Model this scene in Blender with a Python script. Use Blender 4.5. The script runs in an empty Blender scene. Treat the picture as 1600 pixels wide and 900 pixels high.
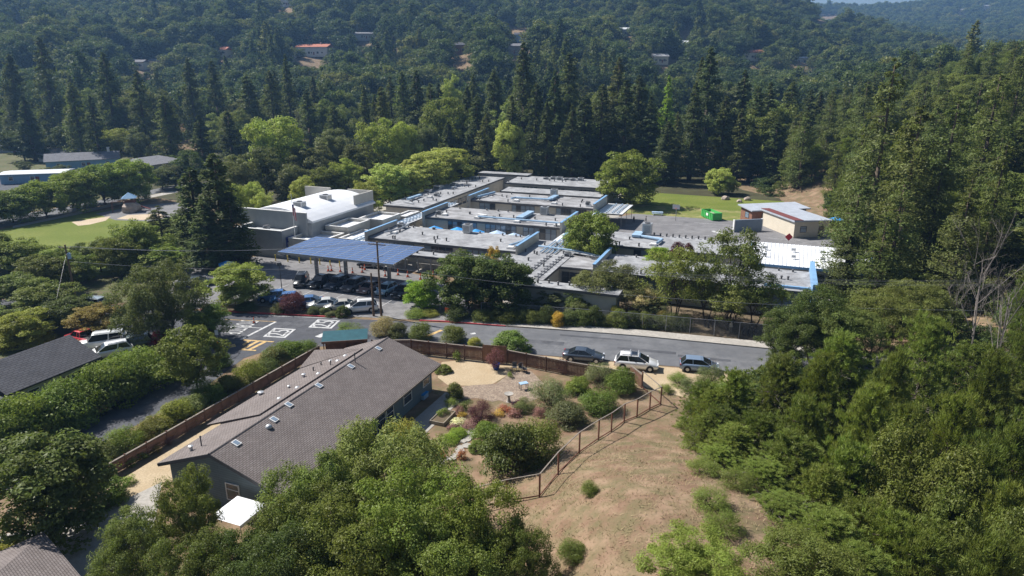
import bpy, bmesh, math, random
import numpy as np
from mathutils import Vector, Matrix

R = math.radians
scene = bpy.context.scene
C = scene.collection

# ------------------------------------------------------------------ camera, world, sun, exposure
CAM_H, PITCH, FPX = 32.0, R(17.5), 1067.0          # drone height, downward tilt, focal length in photo pixels
cam_data = bpy.data.cameras.new("camera")
cam_data.sensor_width = 36.0
cam_data.lens = 36.0 * FPX / 1600.0
cam_data.clip_start = 0.5
cam_data.clip_end = 9000.0
cam = bpy.data.objects.new("camera", cam_data)
C.objects.link(cam)
cam.location = (0, 0, CAM_H)
cam.rotation_euler = (R(90) - PITCH, 0, 0)
scene.camera = cam

SUN_TO = Vector((-0.80, 0.42, 1.0)).normalized()    # towards the sun
sun_el = math.asin(SUN_TO.z)
sun_az = math.atan2(SUN_TO.x, SUN_TO.y)
world = bpy.data.worlds.new("World")
scene.world = world
world.use_nodes = True
wn = world.node_tree
for n in list(wn.nodes):
    wn.nodes.remove(n)
sky = wn.nodes.new("ShaderNodeTexSky")
sky.sky_type = 'NISHITA'
sky.sun_disc = False
sky.sun_elevation = sun_el
sky.sun_rotation = sun_az
sky.altitude = 50
bg = wn.nodes.new("ShaderNodeBackground")
bg.inputs[1].default_value = 0.052
wo = wn.nodes.new("ShaderNodeOutputWorld")
wn.links.new(sky.outputs[0], bg.inputs[0])
wn.links.new(bg.outputs[0], wo.inputs[0])

sd = bpy.data.lights.new("sun", 'SUN')
sd.energy = 5.0
sd.angle = R(0.53)
sd.color = (1.0, 0.965, 0.915)
so = bpy.data.objects.new("sun", sd)
C.objects.link(so)
so.rotation_euler = (-SUN_TO).to_track_quat('-Z', 'Y').to_euler()
so.location = (-60, 40, 120)

scene.view_settings.view_transform = 'Standard'
scene.view_settings.look = 'None'
scene.view_settings.exposure = 0.68
scene.view_settings.gamma = 1.0
scene.render.engine = 'CYCLES'
scene.cycles.use_denoising = True
scene.cycles.max_bounces = 6
scene.cycles.diffuse_bounces = 3
scene.cycles.transmission_bounces = 4
scene.cycles.volume_bounces = 0

# ------------------------------------------------------------------ pixels to places
cP, sP = math.cos(PITCH), math.sin(PITCH)
def ray(px, py):
    dx, dy = (px - 800) / FPX, (450 - py) / FPX
    return (dx, cP + dy * sP, -sP + dy * cP)
def P(px, py, z=0.0):
    d = ray(px, py)
    t = (z - CAM_H) / d[2]
    return Vector((d[0] * t, d[1] * t, z))
def proj(x, y, z):
    f = y * cP - (z - CAM_H) * sP
    u = y * sP + (z - CAM_H) * cP
    return 800 + FPX * x / f, 450 - FPX * u / f

def sstep(a, b, x):
    t = np.clip((x - a) / (b - a), 0.0, 1.0)
    return t * t * (3 - 2 * t)

HB = np.array([(44, 30), (46, 58), (50, 70), (56, 88), (62, 112), (69, 136), (72, 163), (70, 190), (84, 235), (110, 300), (150, 420)], float)
def ground(x, y):
    """terrain height: flat valley floor, grassy knoll by the camera, wooded hill on the right, two far ridges"""
    x = np.asarray(x, float); y = np.asarray(y, float)
    z = np.zeros(np.broadcast(x, y).shape)
    # knoll
    z = z + 6.5 * sstep(60, 34, y + 0.0 * x) * sstep(-4.5, 9, x) * (1 - 0.85 * sstep(13, 30, x))
    # hollow between the knoll and the hill, under the pines
    z = z - 8.0 * sstep(17, 27, x) * sstep(64, 54, y) * sstep(60, 44, x) * sstep(20, 30, y)
    # right-hand hill
    bx = np.interp(y, HB[:, 1], HB[:, 0])
    d = np.maximum(x - bx - 2, 0)
    z = z + np.where(y > 25, 34 * (1 - np.exp(-(d / 62.0) ** 1.3)), 0) * sstep(30, 60, y) * sstep(520, 300, y)
    # far hills
    yy = np.maximum(y, 1.0)
    a = x / yy
    r = y
    e1 = np.interp(a, [-1.2, -0.8, -0.3, 0.18, 0.33, 0.42, 0.473, 0.55, 0.642, 0.8, 1.2],
                      [0.135, 0.14, 0.13, 0.110, 0.085, 0.062, 0.049, 0.036, 0.014, -0.015, -0.02])
    crest = 32 + 900 * e1
    t = np.clip((r - 300) / 600.0, 0, 1)
    prof = np.where(t < 1, t ** 1.25, 1.0) * sstep(1700, 900, r)
    und = 9 * np.sin(x * 0.018 + 1.3) * np.cos(y * 0.013) + 5 * np.sin(x * 0.041 + y * 0.03)
    z = z + np.maximum(crest, 4) * prof + und * sstep(300, 450, r) * sstep(1800, 900, r)
    e2 = np.interp(a, [-1.2, 0.25, 0.36, 0.42, 0.47, 0.52, 0.6, 0.75, 1.2], [0.08, 0.080, 0.081, 0.080, 0.078, 0.080, 0.088, 0.094, 0.098])
    t2 = np.clip((r - 950) / 950.0, 0, 1)
    z = z + (32 + 1900 * e2) * np.where(r > 950, t2 ** 1.2, 0) * sstep(3400, 2100, r)
    return z
def g1(x, y):
    return float(ground(x, y))
def PT(px, py):
    """where the view ray through a photo pixel meets the terrain"""
    d = ray(px, py)
    t = 10.0
    prev = t
    while t < 3000:
        x, y, z = d[0] * t, d[1] * t, CAM_H + d[2] * t
        if z < g1(x, y):
            lo, hi = prev, t
            for _ in range(25):
                m = (lo + hi) / 2
                if CAM_H + d[2] * m < g1(d[0] * m, d[1] * m): hi = m
                else: lo = m
            return Vector((d[0] * hi, d[1] * hi, g1(d[0] * hi, d[1] * hi)))
        prev = t
        t *= 1.01
    return Vector((d[0] * t, d[1] * t, 0))

SA = R(-21.0)                                      # the school's long axis
cA, sA = math.cos(SA), math.sin(SA)
def S(u, v):
    return (u * cA - v * sA, u * sA + v * cA)

# ------------------------------------------------------------------ materials
def nt(name):
    m = bpy.data.materials.new(name)
    m.use_nodes = True
    t = m.node_tree
    b = t.nodes.get("Principled BSDF")
    return m, t, b
def mat(name, col, rough=0.7, var=0.12, scale=3.0, bump=0.0, metal=0.0, spec=0.3, col2=None, detail=5.0):
    m, t, b = nt(name)
    b.inputs["Roughness"].default_value = rough
    b.inputs["Metallic"].default_value = metal
    b.inputs["Specular IOR Level"].default_value = spec
    tc = t.nodes.new("ShaderNodeTexCoord")
    no = t.nodes.new("ShaderNodeTexNoise")
    no.inputs["Scale"].default_value = scale
    no.inputs["Detail"].default_value = detail
    no.inputs["Roughness"].default_value = 0.65
    t.links.new(tc.outputs["Object"], no.inputs["Vector"])
    rp = t.nodes.new("ShaderNodeValToRGB")
    c2 = col2 or tuple(min(1, c * (1 + var)) for c in col)
    c1 = tuple(c * (1 - var) for c in col) if not col2 else col
    rp.color_ramp.elements[0].position = 0.32 if detail < 8 else 0.30
    rp.color_ramp.elements[1].position = 0.68 if detail < 8 else 0.50
    rp.color_ramp.elements[0].color = (*c1, 1)
    rp.color_ramp.elements[1].color = (*c2, 1)
    t.links.new(no.outputs["Fac"], rp.inputs["Fac"])
    t.links.new(rp.outputs["Color"], b.inputs["Base Color"])
    if bump:
        bp = t.nodes.new("ShaderNodeBump")
        bp.inputs["Strength"].default_value = bump
        bp.inputs["Distance"].default_value = 0.05
        t.links.new(no.outputs["Fac"], bp.inputs["Height"])
        t.links.new(bp.outputs["Normal"], b.inputs["Normal"])
    return m

def two_scale(name, cols, s1, s2, rough=0.95, bump=0.3, stretch=(1, 1, 1)):
    """ground-like material: three colours mixed by a broad and a fine noise"""
    m, t, b = nt(name)
    b.inputs["Roughness"].default_value = rough
    b.inputs["Specular IOR Level"].default_value = 0.15
    tc = t.nodes.new("ShaderNodeTexCoord")
    mp = t.nodes.new("ShaderNodeMapping")
    mp.inputs["Scale"].default_value = stretch
    t.links.new(tc.outputs["Object"], mp.inputs["Vector"])
    n1 = t.nodes.new("ShaderNodeTexNoise"); n1.inputs["Scale"].default_value = s1; n1.inputs["Detail"].default_value = 6
    n2 = t.nodes.new("ShaderNodeTexNoise"); n2.inputs["Scale"].default_value = s2; n2.inputs["Detail"].default_value = 6
    n2.inputs["Roughness"].default_value = 0.7
    for n in (n1, n2): t.links.new(mp.outputs[0], n.inputs["Vector"])
    r1 = t.nodes.new("ShaderNodeValToRGB")
    r1.color_ramp.elements[0].position = 0.40; r1.color_ramp.elements[1].position = 0.60
    r1.color_ramp.elements[0].color = (*cols[0], 1); r1.color_ramp.elements[1].color = (*cols[1], 1)
    t.links.new(n1.outputs["Fac"], r1.inputs["Fac"])
    r2 = t.nodes.new("ShaderNodeValToRGB")
    r2.color_ramp.elements[0].position = 0.42; r2.color_ramp.elements[1].position = 0.62
    t.links.new(n2.outputs["Fac"], r2.inputs["Fac"])
    mx = t.nodes.new("ShaderNodeMix"); mx.data_type = 'RGBA'
    t.links.new(r2.outputs["Color"], mx.inputs["Factor"])
    t.links.new(r1.outputs["Color"], mx.inputs["A"])
    mx.inputs["B"].default_value = (*cols[2], 1)
    t.links.new(mx.outputs["Result"], b.inputs["Base Color"])
    bp = t.nodes.new("ShaderNodeBump"); bp.inputs["Strength"].default_value = bump; bp.inputs["Distance"].default_value = 0.1
    t.links.new(n2.outputs["Fac"], bp.inputs["Height"]); t.links.new(bp.outputs["Normal"], b.inputs["Normal"])
    return m

def foliage_mat(name, far=False):
    """leaf colour comes from the object's own colour, varied leaf by leaf"""
    m, t, b = nt(name)
    t.nodes.remove(b)
    out = t.nodes.get("Material Output")
    oi = t.nodes.new("ShaderNodeObjectInfo")
    at = t.nodes.new("ShaderNodeAttribute"); at.attribute_name = "tint"
    hs = t.nodes.new("ShaderNodeHueSaturation")
    if far:
        rp = t.nodes.new("ShaderNodeValToRGB")
        els = rp.color_ramp.elements
        els[0].color = (0.045, 0.07, 0.024, 1); els[1].color = (0.155, 0.16, 0.046, 1); els[1].position = 1
        for p, c in ((0.3, (0.065, 0.092, 0.028, 1)), (0.6, (0.085, 0.112, 0.032, 1)), (0.85, (0.115, 0.135, 0.038, 1))):
            e = els.new(p); e.color = c
        t.links.new(oi.outputs["Random"], rp.inputs["Fac"])
        t.links.new(rp.outputs["Color"], hs.inputs["Color"])
    else:
        t.links.new(oi.outputs["Color"], hs.inputs["Color"])
    mr = t.nodes.new("ShaderNodeMapRange")
    mr.inputs["To Min"].default_value = 0.72; mr.inputs["To Max"].default_value = 1.28
    t.links.new(at.outputs["Fac"], mr.inputs["Value"]); t.links.new(mr.outputs[0], hs.inputs["Value"])
    mh = t.nodes.new("ShaderNodeMapRange")
    mh.inputs["To Min"].default_value = 0.485; mh.inputs["To Max"].default_value = 0.515
    t.links.new(at.outputs["Fac"], mh.inputs["Value"]); t.links.new(mh.outputs[0], hs.inputs["Hue"])
    df = t.nodes.new("ShaderNodeBsdfDiffuse"); tr = t.nodes.new("ShaderNodeBsdfTranslucent")
    gl = t.nodes.new("ShaderNodeBsdfGlossy"); gl.inputs["Roughness"].default_value = 0.45
    gl.inputs["Color"].default_value = (0.8, 0.8, 0.8, 1)
    wm = t.nodes.new("ShaderNodeMix"); wm.data_type = 'RGBA'; wm.blend_type = 'MULTIPLY'; wm.inputs["Factor"].default_value = 1
    wm.inputs["B"].default_value = (1.5, 1.6, 0.8, 1)
    t.links.new(hs.outputs[0], df.inputs[0]); t.links.new(hs.outputs[0], wm.inputs["A"]); t.links.new(wm.outputs["Result"], tr.inputs[0])
    m1 = t.nodes.new("ShaderNodeMixShader"); m1.inputs[0].default_value = 0.27
    t.links.new(df.outputs[0], m1.inputs[1]); t.links.new(tr.outputs[0], m1.inputs[2])
    m2 = t.nodes.new("ShaderNodeMixShader"); m2.inputs[0].default_value = 0.012
    t.links.new(m1.outputs[0], m2.inputs[1]); t.links.new(gl.outputs[0], m2.inputs[2])
    t.links.new(m2.outputs[0], out.inputs["Surface"])
    return m

def object_colour_mat(name, rough, metal=0.0, coat=0.0, var=0.0):
    m, t, b = nt(name)
    oi = t.nodes.new("ShaderNodeObjectInfo")
    if var:
        no = t.nodes.new("ShaderNodeTexNoise"); no.inputs["Scale"].default_value = 1.3; no.inputs["Detail"].default_value = 6
        tc = t.nodes.new("ShaderNodeTexCoord"); t.links.new(tc.outputs["Object"], no.inputs["Vector"])
        hs = t.nodes.new("ShaderNodeHueSaturation")
        mr = t.nodes.new("ShaderNodeMapRange"); mr.inputs["To Min"].default_value = 1 - var; mr.inputs["To Max"].default_value = 1 + var
        t.links.new(no.outputs["Fac"], mr.inputs["Value"]); t.links.new(mr.outputs[0], hs.inputs["Value"])
        t.links.new(oi.outputs["Color"], hs.inputs["Color"]); t.links.new(hs.outputs[0], b.inputs["Base Color"])
    else:
        t.links.new(oi.outputs["Color"], b.inputs["Base Color"])
    b.inputs["Roughness"].default_value = rough
    b.inputs["Metallic"].default_value = metal
    b.inputs["Coat Weight"].default_value = coat
    b.inputs["Coat Roughness"].default_value = 0.08
    return m

def brick_mat(name, c1, c2, mortar, bw, bh, rough=0.9, bump=0.5, mortar_size=0.03):
    """overlapping courses of shingles, boards or blocks, in the object's own x/y"""
    m, t, b = nt(name)
    tc = t.nodes.new("ShaderNodeTexCoord")
    br = t.nodes.new("ShaderNodeTexBrick")
    br.inputs["Scale"].default_value = 1.0
    br.inputs["Brick Width"].default_value = bw
    br.inputs["Row Height"].default_value = bh
    br.inputs["Mortar Size"].default_value = mortar_size
    br.inputs["Color1"].default_value = (*c1, 1); br.inputs["Color2"].default_value = (*c2, 1); br.inputs["Mortar"].default_value = (*mortar, 1)
    t.links.new(tc.outputs["UV"], br.inputs["Vector"])
    no = t.nodes.new("ShaderNodeTexNoise"); no.inputs["Scale"].default_value = 0.7; no.inputs["Detail"].default_value = 7
    t.links.new(tc.outputs["Object"], no.inputs["Vector"])
    mr = t.nodes.new("ShaderNodeMapRange"); mr.inputs["To Min"].default_value = 0.75; mr.inputs["To Max"].default_value = 1.25
    t.links.new(no.outputs["Fac"], mr.inputs["Value"])
    hs = t.nodes.new("ShaderNodeHueSaturation"); t.links.new(br.outputs["Color"], hs.inputs["Color"]); t.links.new(mr.outputs[0], hs.inputs["Value"])
    t.links.new(hs.outputs[0], b.inputs["Base Color"])
    bp = t.nodes.new("ShaderNodeBump"); bp.inputs["Strength"].default_value = bump; bp.inputs["Distance"].default_value = 0.03
    bp.invert = True
    t.links.new(br.outputs["Fac"], bp.inputs["Height"]); t.links.new(bp.outputs["Normal"], b.inputs["Normal"])
    b.inputs["Roughness"].default_value = rough
    b.inputs["Specular IOR Level"].default_value = 0.2
    return m

M = {}
M['ground'] = two_scale('ground_mat', ((0.19, 0.12, 0.078), (0.275, 0.19, 0.125), (0.15, 0.125, 0.066)), 0.5, 0.6, bump=0.9)
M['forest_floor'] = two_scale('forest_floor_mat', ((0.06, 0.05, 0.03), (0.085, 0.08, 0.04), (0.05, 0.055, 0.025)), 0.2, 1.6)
M['garden_green'] = two_scale('garden_green_mat', ((0.075, 0.10, 0.03), (0.12, 0.13, 0.05), (0.13, 0.105, 0.07)), 0.12, 0.9)
M['hill_ground'] = M['ground']
M['soil'] = two_scale('soil_mat', ((0.13, 0.095, 0.065), (0.20, 0.15, 0.10), (0.10, 0.085, 0.05)), 0.4, 2.5)
M['gravel'] = two_scale('gravel_mat', ((0.43, 0.33, 0.21), (0.49, 0.39, 0.26), (0.36, 0.28, 0.18)), 0.5, 6)
M['river_stone'] = two_scale('stone_bed_mat', ((0.27, 0.205, 0.155), (0.36, 0.285, 0.215), (0.18, 0.14, 0.11)), 1.5, 5)
M['lawn'] = two_scale('lawn_mat', ((0.13, 0.165, 0.028), (0.18, 0.20, 0.045), (0.11, 0.14, 0.026)), 0.12, 2.2)
M['dry_lawn'] = two_scale('dry_lawn_mat', ((0.16, 0.18, 0.045), (0.33, 0.27, 0.13), (0.13, 0.17, 0.04)), 0.13, 0.5)
M['asphalt'] = two_scale('asphalt_mat', ((0.082, 0.085, 0.096), (0.115, 0.117, 0.127), (0.072, 0.074, 0.082)), 0.18, 0.8, rough=0.9, bump=0.08)
M['asphalt_road'] = two_scale('asphalt_road_mat', ((0.135, 0.138, 0.147), (0.17, 0.172, 0.18), (0.118, 0.121, 0.13)), 0.15, 0.7, rough=0.9, bump=0.06)
M['asphalt_lot'] = two_scale('asphalt_lot_mat', ((0.19, 0.185, 0.187), (0.24, 0.233, 0.233), (0.155, 0.15, 0.152)), 0.22, 0.8, rough=0.9, bump=0.06)
M['court'] = two_scale('court_mat', ((0.185, 0.18, 0.185), (0.225, 0.22, 0.222), (0.16, 0.157, 0.16)), 0.13, 0.5, rough=0.9, bump=0.06)
M['concrete'] = two_scale('concrete_mat', ((0.36, 0.335, 0.30), (0.43, 0.40, 0.36), (0.31, 0.29, 0.26)), 0.4, 3.0, rough=0.85, bump=0.1)
M['sand'] = two_scale('sand_mat', ((0.50, 0.40, 0.28), (0.56, 0.46, 0.33), (0.44, 0.35, 0.25)), 0.3, 3)
M['white_line'] = mat('white_line_mat', (0.16, 0.16, 0.165), 0.8, scale=1.8, col2=(0.52, 0.52, 0.515), detail=8)
M['yellow_line'] = mat('yellow_line_mat', (0.20, 0.16, 0.10), 0.8, scale=1.8, col2=(0.56, 0.38, 0.16), detail=8)
M['red_kerb'] = mat('red_kerb_mat', (0.45, 0.06, 0.07), 0.6, 0.2, 2)
M['wood_fence'] = mat('wood_fence_mat', (0.19, 0.105, 0.072), 0.85, 0.35, 1.2, 0.2)
M['rail_grey'] = mat('rail_grey_mat', (0.22, 0.185, 0.155), 0.85, 0.2, 4)
M['post_brown'] = mat('post_brown_mat', (0.16, 0.07, 0.045), 0.8, 0.2, 4)
M['pole_wood'] = mat('pole_wood_mat', (0.16, 0.105, 0.07), 0.85, 0.25, 2)
M['bark'] = mat('bark_mat', (0.10, 0.075, 0.055), 0.95, 0.3, 4, 0.4)
M['bark_grey'] = mat('bark_grey_mat', (0.23, 0.20, 0.18), 0.95, 0.25, 3, 0.3)
M['roof_grey'] = two_scale('roof_grey_mat', ((0.30, 0.305, 0.315), (0.38, 0.385, 0.395), (0.22, 0.22, 0.228)), 0.35, 0.6, rough=0.85, bump=0.05)
M['roof_stain'] = two_scale('roof_stain_mat', ((0.31, 0.31, 0.315), (0.39, 0.39, 0.40), (0.19, 0.185, 0.185)), 0.4, 0.6, rough=0.85, bump=0.05, stretch=(0.5, 1, 1))
M['roof_white'] = mat('roof_white_mat', (0.72, 0.73, 0.75), 0.5, 0.06, 0.4)
M['roof_metal'] = mat('roof_metal_mat', (0.66, 0.68, 0.70), 0.42, 0.08, 0.5, metal=0.0)
M['wall_beige'] = mat('wall_beige_mat', (0.44, 0.42, 0.375), 0.85, 0.10, 0.6)
M['wall_grey'] = mat('wall_grey_mat', (0.30, 0.315, 0.325), 0.85, 0.10, 0.5)
M['wall_cream'] = mat('wall_cream_mat', (0.62, 0.55, 0.44), 0.8, 0.06, 0.6)
M['blue_trim'] = mat('blue_trim_mat', (0.20, 0.36, 0.56), 0.5, 0.10, 1.0)
M['duct_blue'] = mat('duct_blue_mat', (0.33, 0.47, 0.62), 0.4, 0.15, 1.0)
M['trim_dark'] = mat('trim_dark_mat', (0.10, 0.10, 0.105), 0.6, 0.15, 2)
M['dark_steel'] = mat('dark_steel_mat', (0.09, 0.09, 0.095), 0.5, 0.2, 3)
M['steel_grey'] = mat('steel_grey_mat', (0.30, 0.30, 0.31), 0.45, 0.12, 3, metal=0.3)
M['galv'] = mat('galvanised_mat', (0.50, 0.51, 0.52), 0.4, 0.12, 3, metal=0.5)
M['white_paint'] = mat('white_paint_mat', (0.74, 0.73, 0.71), 0.5, 0.06, 2)
M['black'] = mat('black_rubber_mat', (0.02, 0.02, 0.021), 0.7, 0.2, 8)
M['orange'] = mat('orange_plastic_mat', (0.75, 0.14, 0.05), 0.5, 0.1, 4)
M['yellow'] = mat('yellow_paint_mat', (0.65, 0.48, 0.06), 0.5, 0.12, 4)
M['red'] = mat('red_paint_mat', (0.6, 0.04, 0.05), 0.5, 0.1, 4)
M['green_bin'] = mat('green_bin_mat', (0.07, 0.42, 0.10), 0.5, 0.14, 1.5)
M['teal_wall'] = brick_mat('teal_siding_mat', (0.155, 0.20, 0.22), (0.17, 0.215, 0.235), (0.09, 0.115, 0.125), 8.0, 0.2, 0.7, 0.4, 0.012)
M['shingle'] = brick_mat('shingle_mat', (0.185, 0.158, 0.148), (0.225, 0.196, 0.185), (0.075, 0.062, 0.058), 0.36, 0.165, 0.95, 0.5, 0.018)
M['shingle_dark'] = brick_mat('shingle_dark_mat', (0.085, 0.085, 0.095), (0.105, 0.105, 0.115), (0.05, 0.05, 0.056), 0.6, 0.28, 0.95, 0.6, 0.03)
M['shingle_grey'] = brick_mat('shingle_grey_mat', (0.20, 0.20, 0.215), (0.235, 0.235, 0.25), (0.13, 0.13, 0.14), 0.6, 0.28, 0.95, 0.5, 0.03)
M['terracotta'] = mat('terracotta_mat', (0.42, 0.15, 0.09), 0.8, 0.2, 1.5)
M['stucco_white'] = mat('stucco_white_mat', (0.66, 0.65, 0.63), 0.85, 0.05, 1)
M['wall_blue'] = mat('wall_blue_mat', (0.20, 0.33, 0.47), 0.8, 0.08, 1)
M['brick_wall'] = mat('brown_wall_mat', (0.24, 0.12, 0.08), 0.85, 0.2, 1.5)
M['maroon'] = mat('maroon_roof_mat', (0.17, 0.055, 0.05), 0.7, 0.1, 1)
M['umbrella_blue'] = mat('umbrella_blue_mat', (0.05, 0.32, 0.72), 0.7, 0.08, 2)
M['umbrella_pale'] = mat('umbrella_pale_mat', (0.42, 0.55, 0.72), 0.7, 0.08, 2)
M['tarp_white'] = mat('white_canvas_mat', (0.80, 0.81, 0.83), 0.7, 0.04, 1)
M['green_sheet'] = mat('green_sheet_mat', (0.025, 0.085, 0.10), 0.45, 0.2, 1.5)
M['rock'] = mat('rock_mat', (0.38, 0.31, 0.26), 0.9, 0.25, 2, 0.5)
M['wood_bed'] = mat('wood_bed_mat', (0.28, 0.24, 0.19), 0.85, 0.2, 2)
M['pot_blue'] = mat('pot_blue_mat', (0.02, 0.05, 0.25), 0.25, 0.1, 3)
M['flag_red'] = mat('flag_red_mat', (0.5, 0.05, 0.07), 0.8, 0.1, 2)
M['flag_blue'] = mat('flag_blue_mat', (0.04, 0.06, 0.25), 0.8, 0.1, 2)
M['paint'] = object_colour_mat('car_paint_mat', 0.28, 0.15, 0.6)
M['tinted'] = object_colour_mat('painted_surface_mat', 0.8, 0, 0, 0.12)
M['leaf'] = foliage_mat('leaf_mat')
M['leaf_far'] = foliage_mat('far_leaf_mat', True)
def glass_mat(name, col, rough=0.06):
    m, t, b = nt(name)
    b.inputs["Base Color"].default_value = (*col, 1)
    b.inputs["Roughness"].default_value = rough
    b.inputs["Specular IOR Level"].default_value = 0.8
    no = t.nodes.new("ShaderNodeTexNoise"); no.inputs["Scale"].default_value = 0.8
    tc = t.nodes.new("ShaderNodeTexCoord"); t.links.new(tc.outputs["Object"], no.inputs["Vector"])
    bp = t.nodes.new("ShaderNodeBump"); bp.inputs["Strength"].default_value = 0.02
    t.links.new(no.outputs["Fac"], bp.inputs["Height"]); t.links.new(bp.outputs["Normal"], b.inputs["Normal"])
    return m
M['glass'] = glass_mat('window_glass_mat', (0.045, 0.055, 0.07))
M['glass_pale'] = glass_mat('pale_window_glass_mat', (0.20, 0.26, 0.33), 0.12)
M['car_glass'] = glass_mat('car_glass_mat', (0.015, 0.018, 0.022))
M['panel'] = glass_mat('solar_panel_mat', (0.085, 0.14, 0.29), 0.25)
M['panel_edge'] = mat('panel_edge_mat', (0.26, 0.29, 0.34), 0.5, 0.1, 3)
M['shed_roof'] = mat('shed_roof_mat', (0.40, 0.43, 0.48), 0.5, 0.12, 0.6)
M['headlight'] = glass_mat('headlight_mat', (0.55, 0.57, 0.6), 0.15)
M['taillight'] = glass_mat('taillight_mat', (0.35, 0.02, 0.02), 0.2)

# ------------------------------------------------------------------ mesh helpers
class MB:
    def __init__(self):
        self.v = []; self.f = []; self.uv = {}
    def add(self, vs, fs):
        o = len(self.v)
        self.v += [tuple(p) for p in vs]
        self.f += [tuple(i + o for i in q) for q in fs]
        return self
    def box(self, x0, x1, y0, y1, z0, z1):
        return self.add([(x0, y0, z0), (x1, y0, z0), (x1, y1, z0), (x0, y1, z0), (x0, y0, z1), (x1, y0, z1), (x1, y1, z1), (x0, y1, z1)],
                        [(0, 3, 2, 1), (4, 5, 6, 7), (0, 1, 5, 4), (1, 2, 6, 5), (2, 3, 7, 6), (3, 0, 4, 7)])
    def hexa(self, b, t):
        return self.add(list(b) + list(t), [(0, 3, 2, 1), (4, 5, 6, 7), (0, 1, 5, 4), (1, 2, 6, 5), (2, 3, 7, 6), (3, 0, 4, 7)])
    def prism(self, poly, z0, z1):
        n = len(poly)
        return self.add([(x, y, z0) for x, y in poly] + [(x, y, z1) for x, y in poly],
                        [tuple(range(n))[::-1], tuple(range(n, 2 * n))] + [(i, (i + 1) % n, n + (i + 1) % n, n + i) for i in range(n)])
    def cyl(self, a, b, r0, r1=None, n=8, caps=True):
        a = Vector(a); b = Vector(b); r1 = r0 if r1 is None else r1
        d = (b - a).normalized()
        u = d.orthogonal().normalized(); w = d.cross(u)
        vs = []
        for c, r in ((a, r0), (b, r1)):
            for i in range(n):
                t = 2 * math.pi * i / n
                vs.append(c + (u * math.cos(t) + w * math.sin(t)) * r)
        fs = [(i, (i + 1) % n, n + (i + 1) % n, n + i) for i in range(n)]
        if caps: fs += [tuple(range(n))[::-1], tuple(range(n, 2 * n))]
        return self.add(vs, fs)
    def lathe(self, prof, n=12, c=(0, 0, 0)):
        vs = []; fs = []
        for r, z in prof:
            for i in range(n):
                t = 2 * math.pi * i / n
                vs.append((c[0] + r * math.cos(t), c[1] + r * math.sin(t), c[2] + z))
        for k in range(len(prof) - 1):
            for i in range(n):
                fs.append((k * n + i, k * n + (i + 1) % n, (k + 1) * n + (i + 1) % n, (k + 1) * n + i))
        fs += [tuple(range(n))[::-1], tuple(range((len(prof) - 1) * n, len(prof) * n))]
        return self.add(vs, fs)
    def tube(self, pts, r, n=6, r1=None):
        k = len(pts) - 1
        for i in range(k):
            ra = r if r1 is None else r + (r1 - r) * i / k
            rb = r if r1 is None else r + (r1 - r) * (i + 1) / k
            self.cyl(pts[i], pts[i + 1], ra, rb, n)
        return self
    def mesh(self, name, m, smooth=False):
        me = bpy.data.meshes.new(name)
        me.from_pydata(self.v, [], self.f)
        me.materials.append(m if not isinstance(m, str) else M[m])
        if smooth: me.shade_smooth()
        me.update()
        return me
    def build(self, name, m, parent=None, loc=None, rotz=0.0, smooth=False, uv=None):
        me = self.mesh(name, m, smooth)
        if uv: uvmap(me, uv)
        return link(name, me, parent, loc, rotz)

def uvmap(me, fn):
    l = me.uv_layers.new(name="UVMap")
    for p in me.polygons:
        for li in p.loop_indices:
            co = me.vertices[me.loops[li].vertex_index].co
            l.data[li].uv = fn(co, p.normal)
def link(name, me, parent=None, loc=None, rotz=0.0):
    o = bpy.data.objects.new(name, me)
    C.objects.link(o)
    if parent: o.parent = parent
    if loc is not None: o.location = loc
    if rotz: o.rotation_euler = (0, 0, rotz)
    return o
def tag(o, label, cat, group=None):
    o['label'] = label; o['category'] = cat
    if group: o['group'] = group
    return o
def thing(name, label, cat, loc=(0, 0, 0), rotz=0.0, group=None):
    o = link(name, None, None, loc, rotz)
    o.empty_display_size = 0.3
    return tag(o, label, cat, group)
def structure(o, kind='structure'):
    o['kind'] = kind
    return o
def sheet(name, poly, z, m, kind='structure'):
    mb = MB(); n = len(poly)
    mb.add([(x, y, z) for x, y in poly], [tuple(range(n))])
    o = mb.build(name, m)
    if o.data.polygons[0].normal.z < 0:
        o.data.flip_normals()
    o['kind'] = kind
    return o

# ------------------------------------------------------------------ terrain and surfaces
def make_terrain():
    rows = np.concatenate([np.arange(-30, 240, 2.5), np.geomspace(240, 3400, 120)])
    s = np.linspace(-1, 1, 181)
    X = s[None, :] * (130 + 1.15 * np.maximum(rows, 0))[:, None]
    Y = np.repeat(rows[:, None], len(s), 1)
    Z = ground(X, Y)
    nr, nc = X.shape
    co = np.stack([X, Y, Z], -1).reshape(-1, 3)
    idx = np.arange(nr * nc).reshape(nr, nc)
    q = np.stack([idx[:-1, :-1], idx[:-1, 1:], idx[1:, 1:], idx[1:, :-1]], -1).reshape(-1, 4)
    me = bpy.data.meshes.new("ground")
    me.from_pydata(co.tolist(), [], q.tolist())
    me.materials.append(M['ground'])
    me.shade_smooth()
    return structure(link("ground", me))
make_terrain()
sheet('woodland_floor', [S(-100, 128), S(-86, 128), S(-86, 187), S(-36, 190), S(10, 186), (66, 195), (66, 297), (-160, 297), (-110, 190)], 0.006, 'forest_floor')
sheet('gardens_beyond_park', [(-260, 150), (-118, 158), (-104, 190), (-150, 296), (-330, 297)], 0.007, 'garden_green')
sheet('street_side_gardens', [(-120, 40), (-47, 40), (-40.5, 66), (-45, 80), (-62, 83), (-100, 88), (-130, 95)], 0.007, 'garden_green')
sheet('park_side_verge', [(-120, 100), (-62, 95), (-46, 93), (-58, 119), (-100, 128), (-140, 130)], 0.008, 'garden_green')

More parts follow.
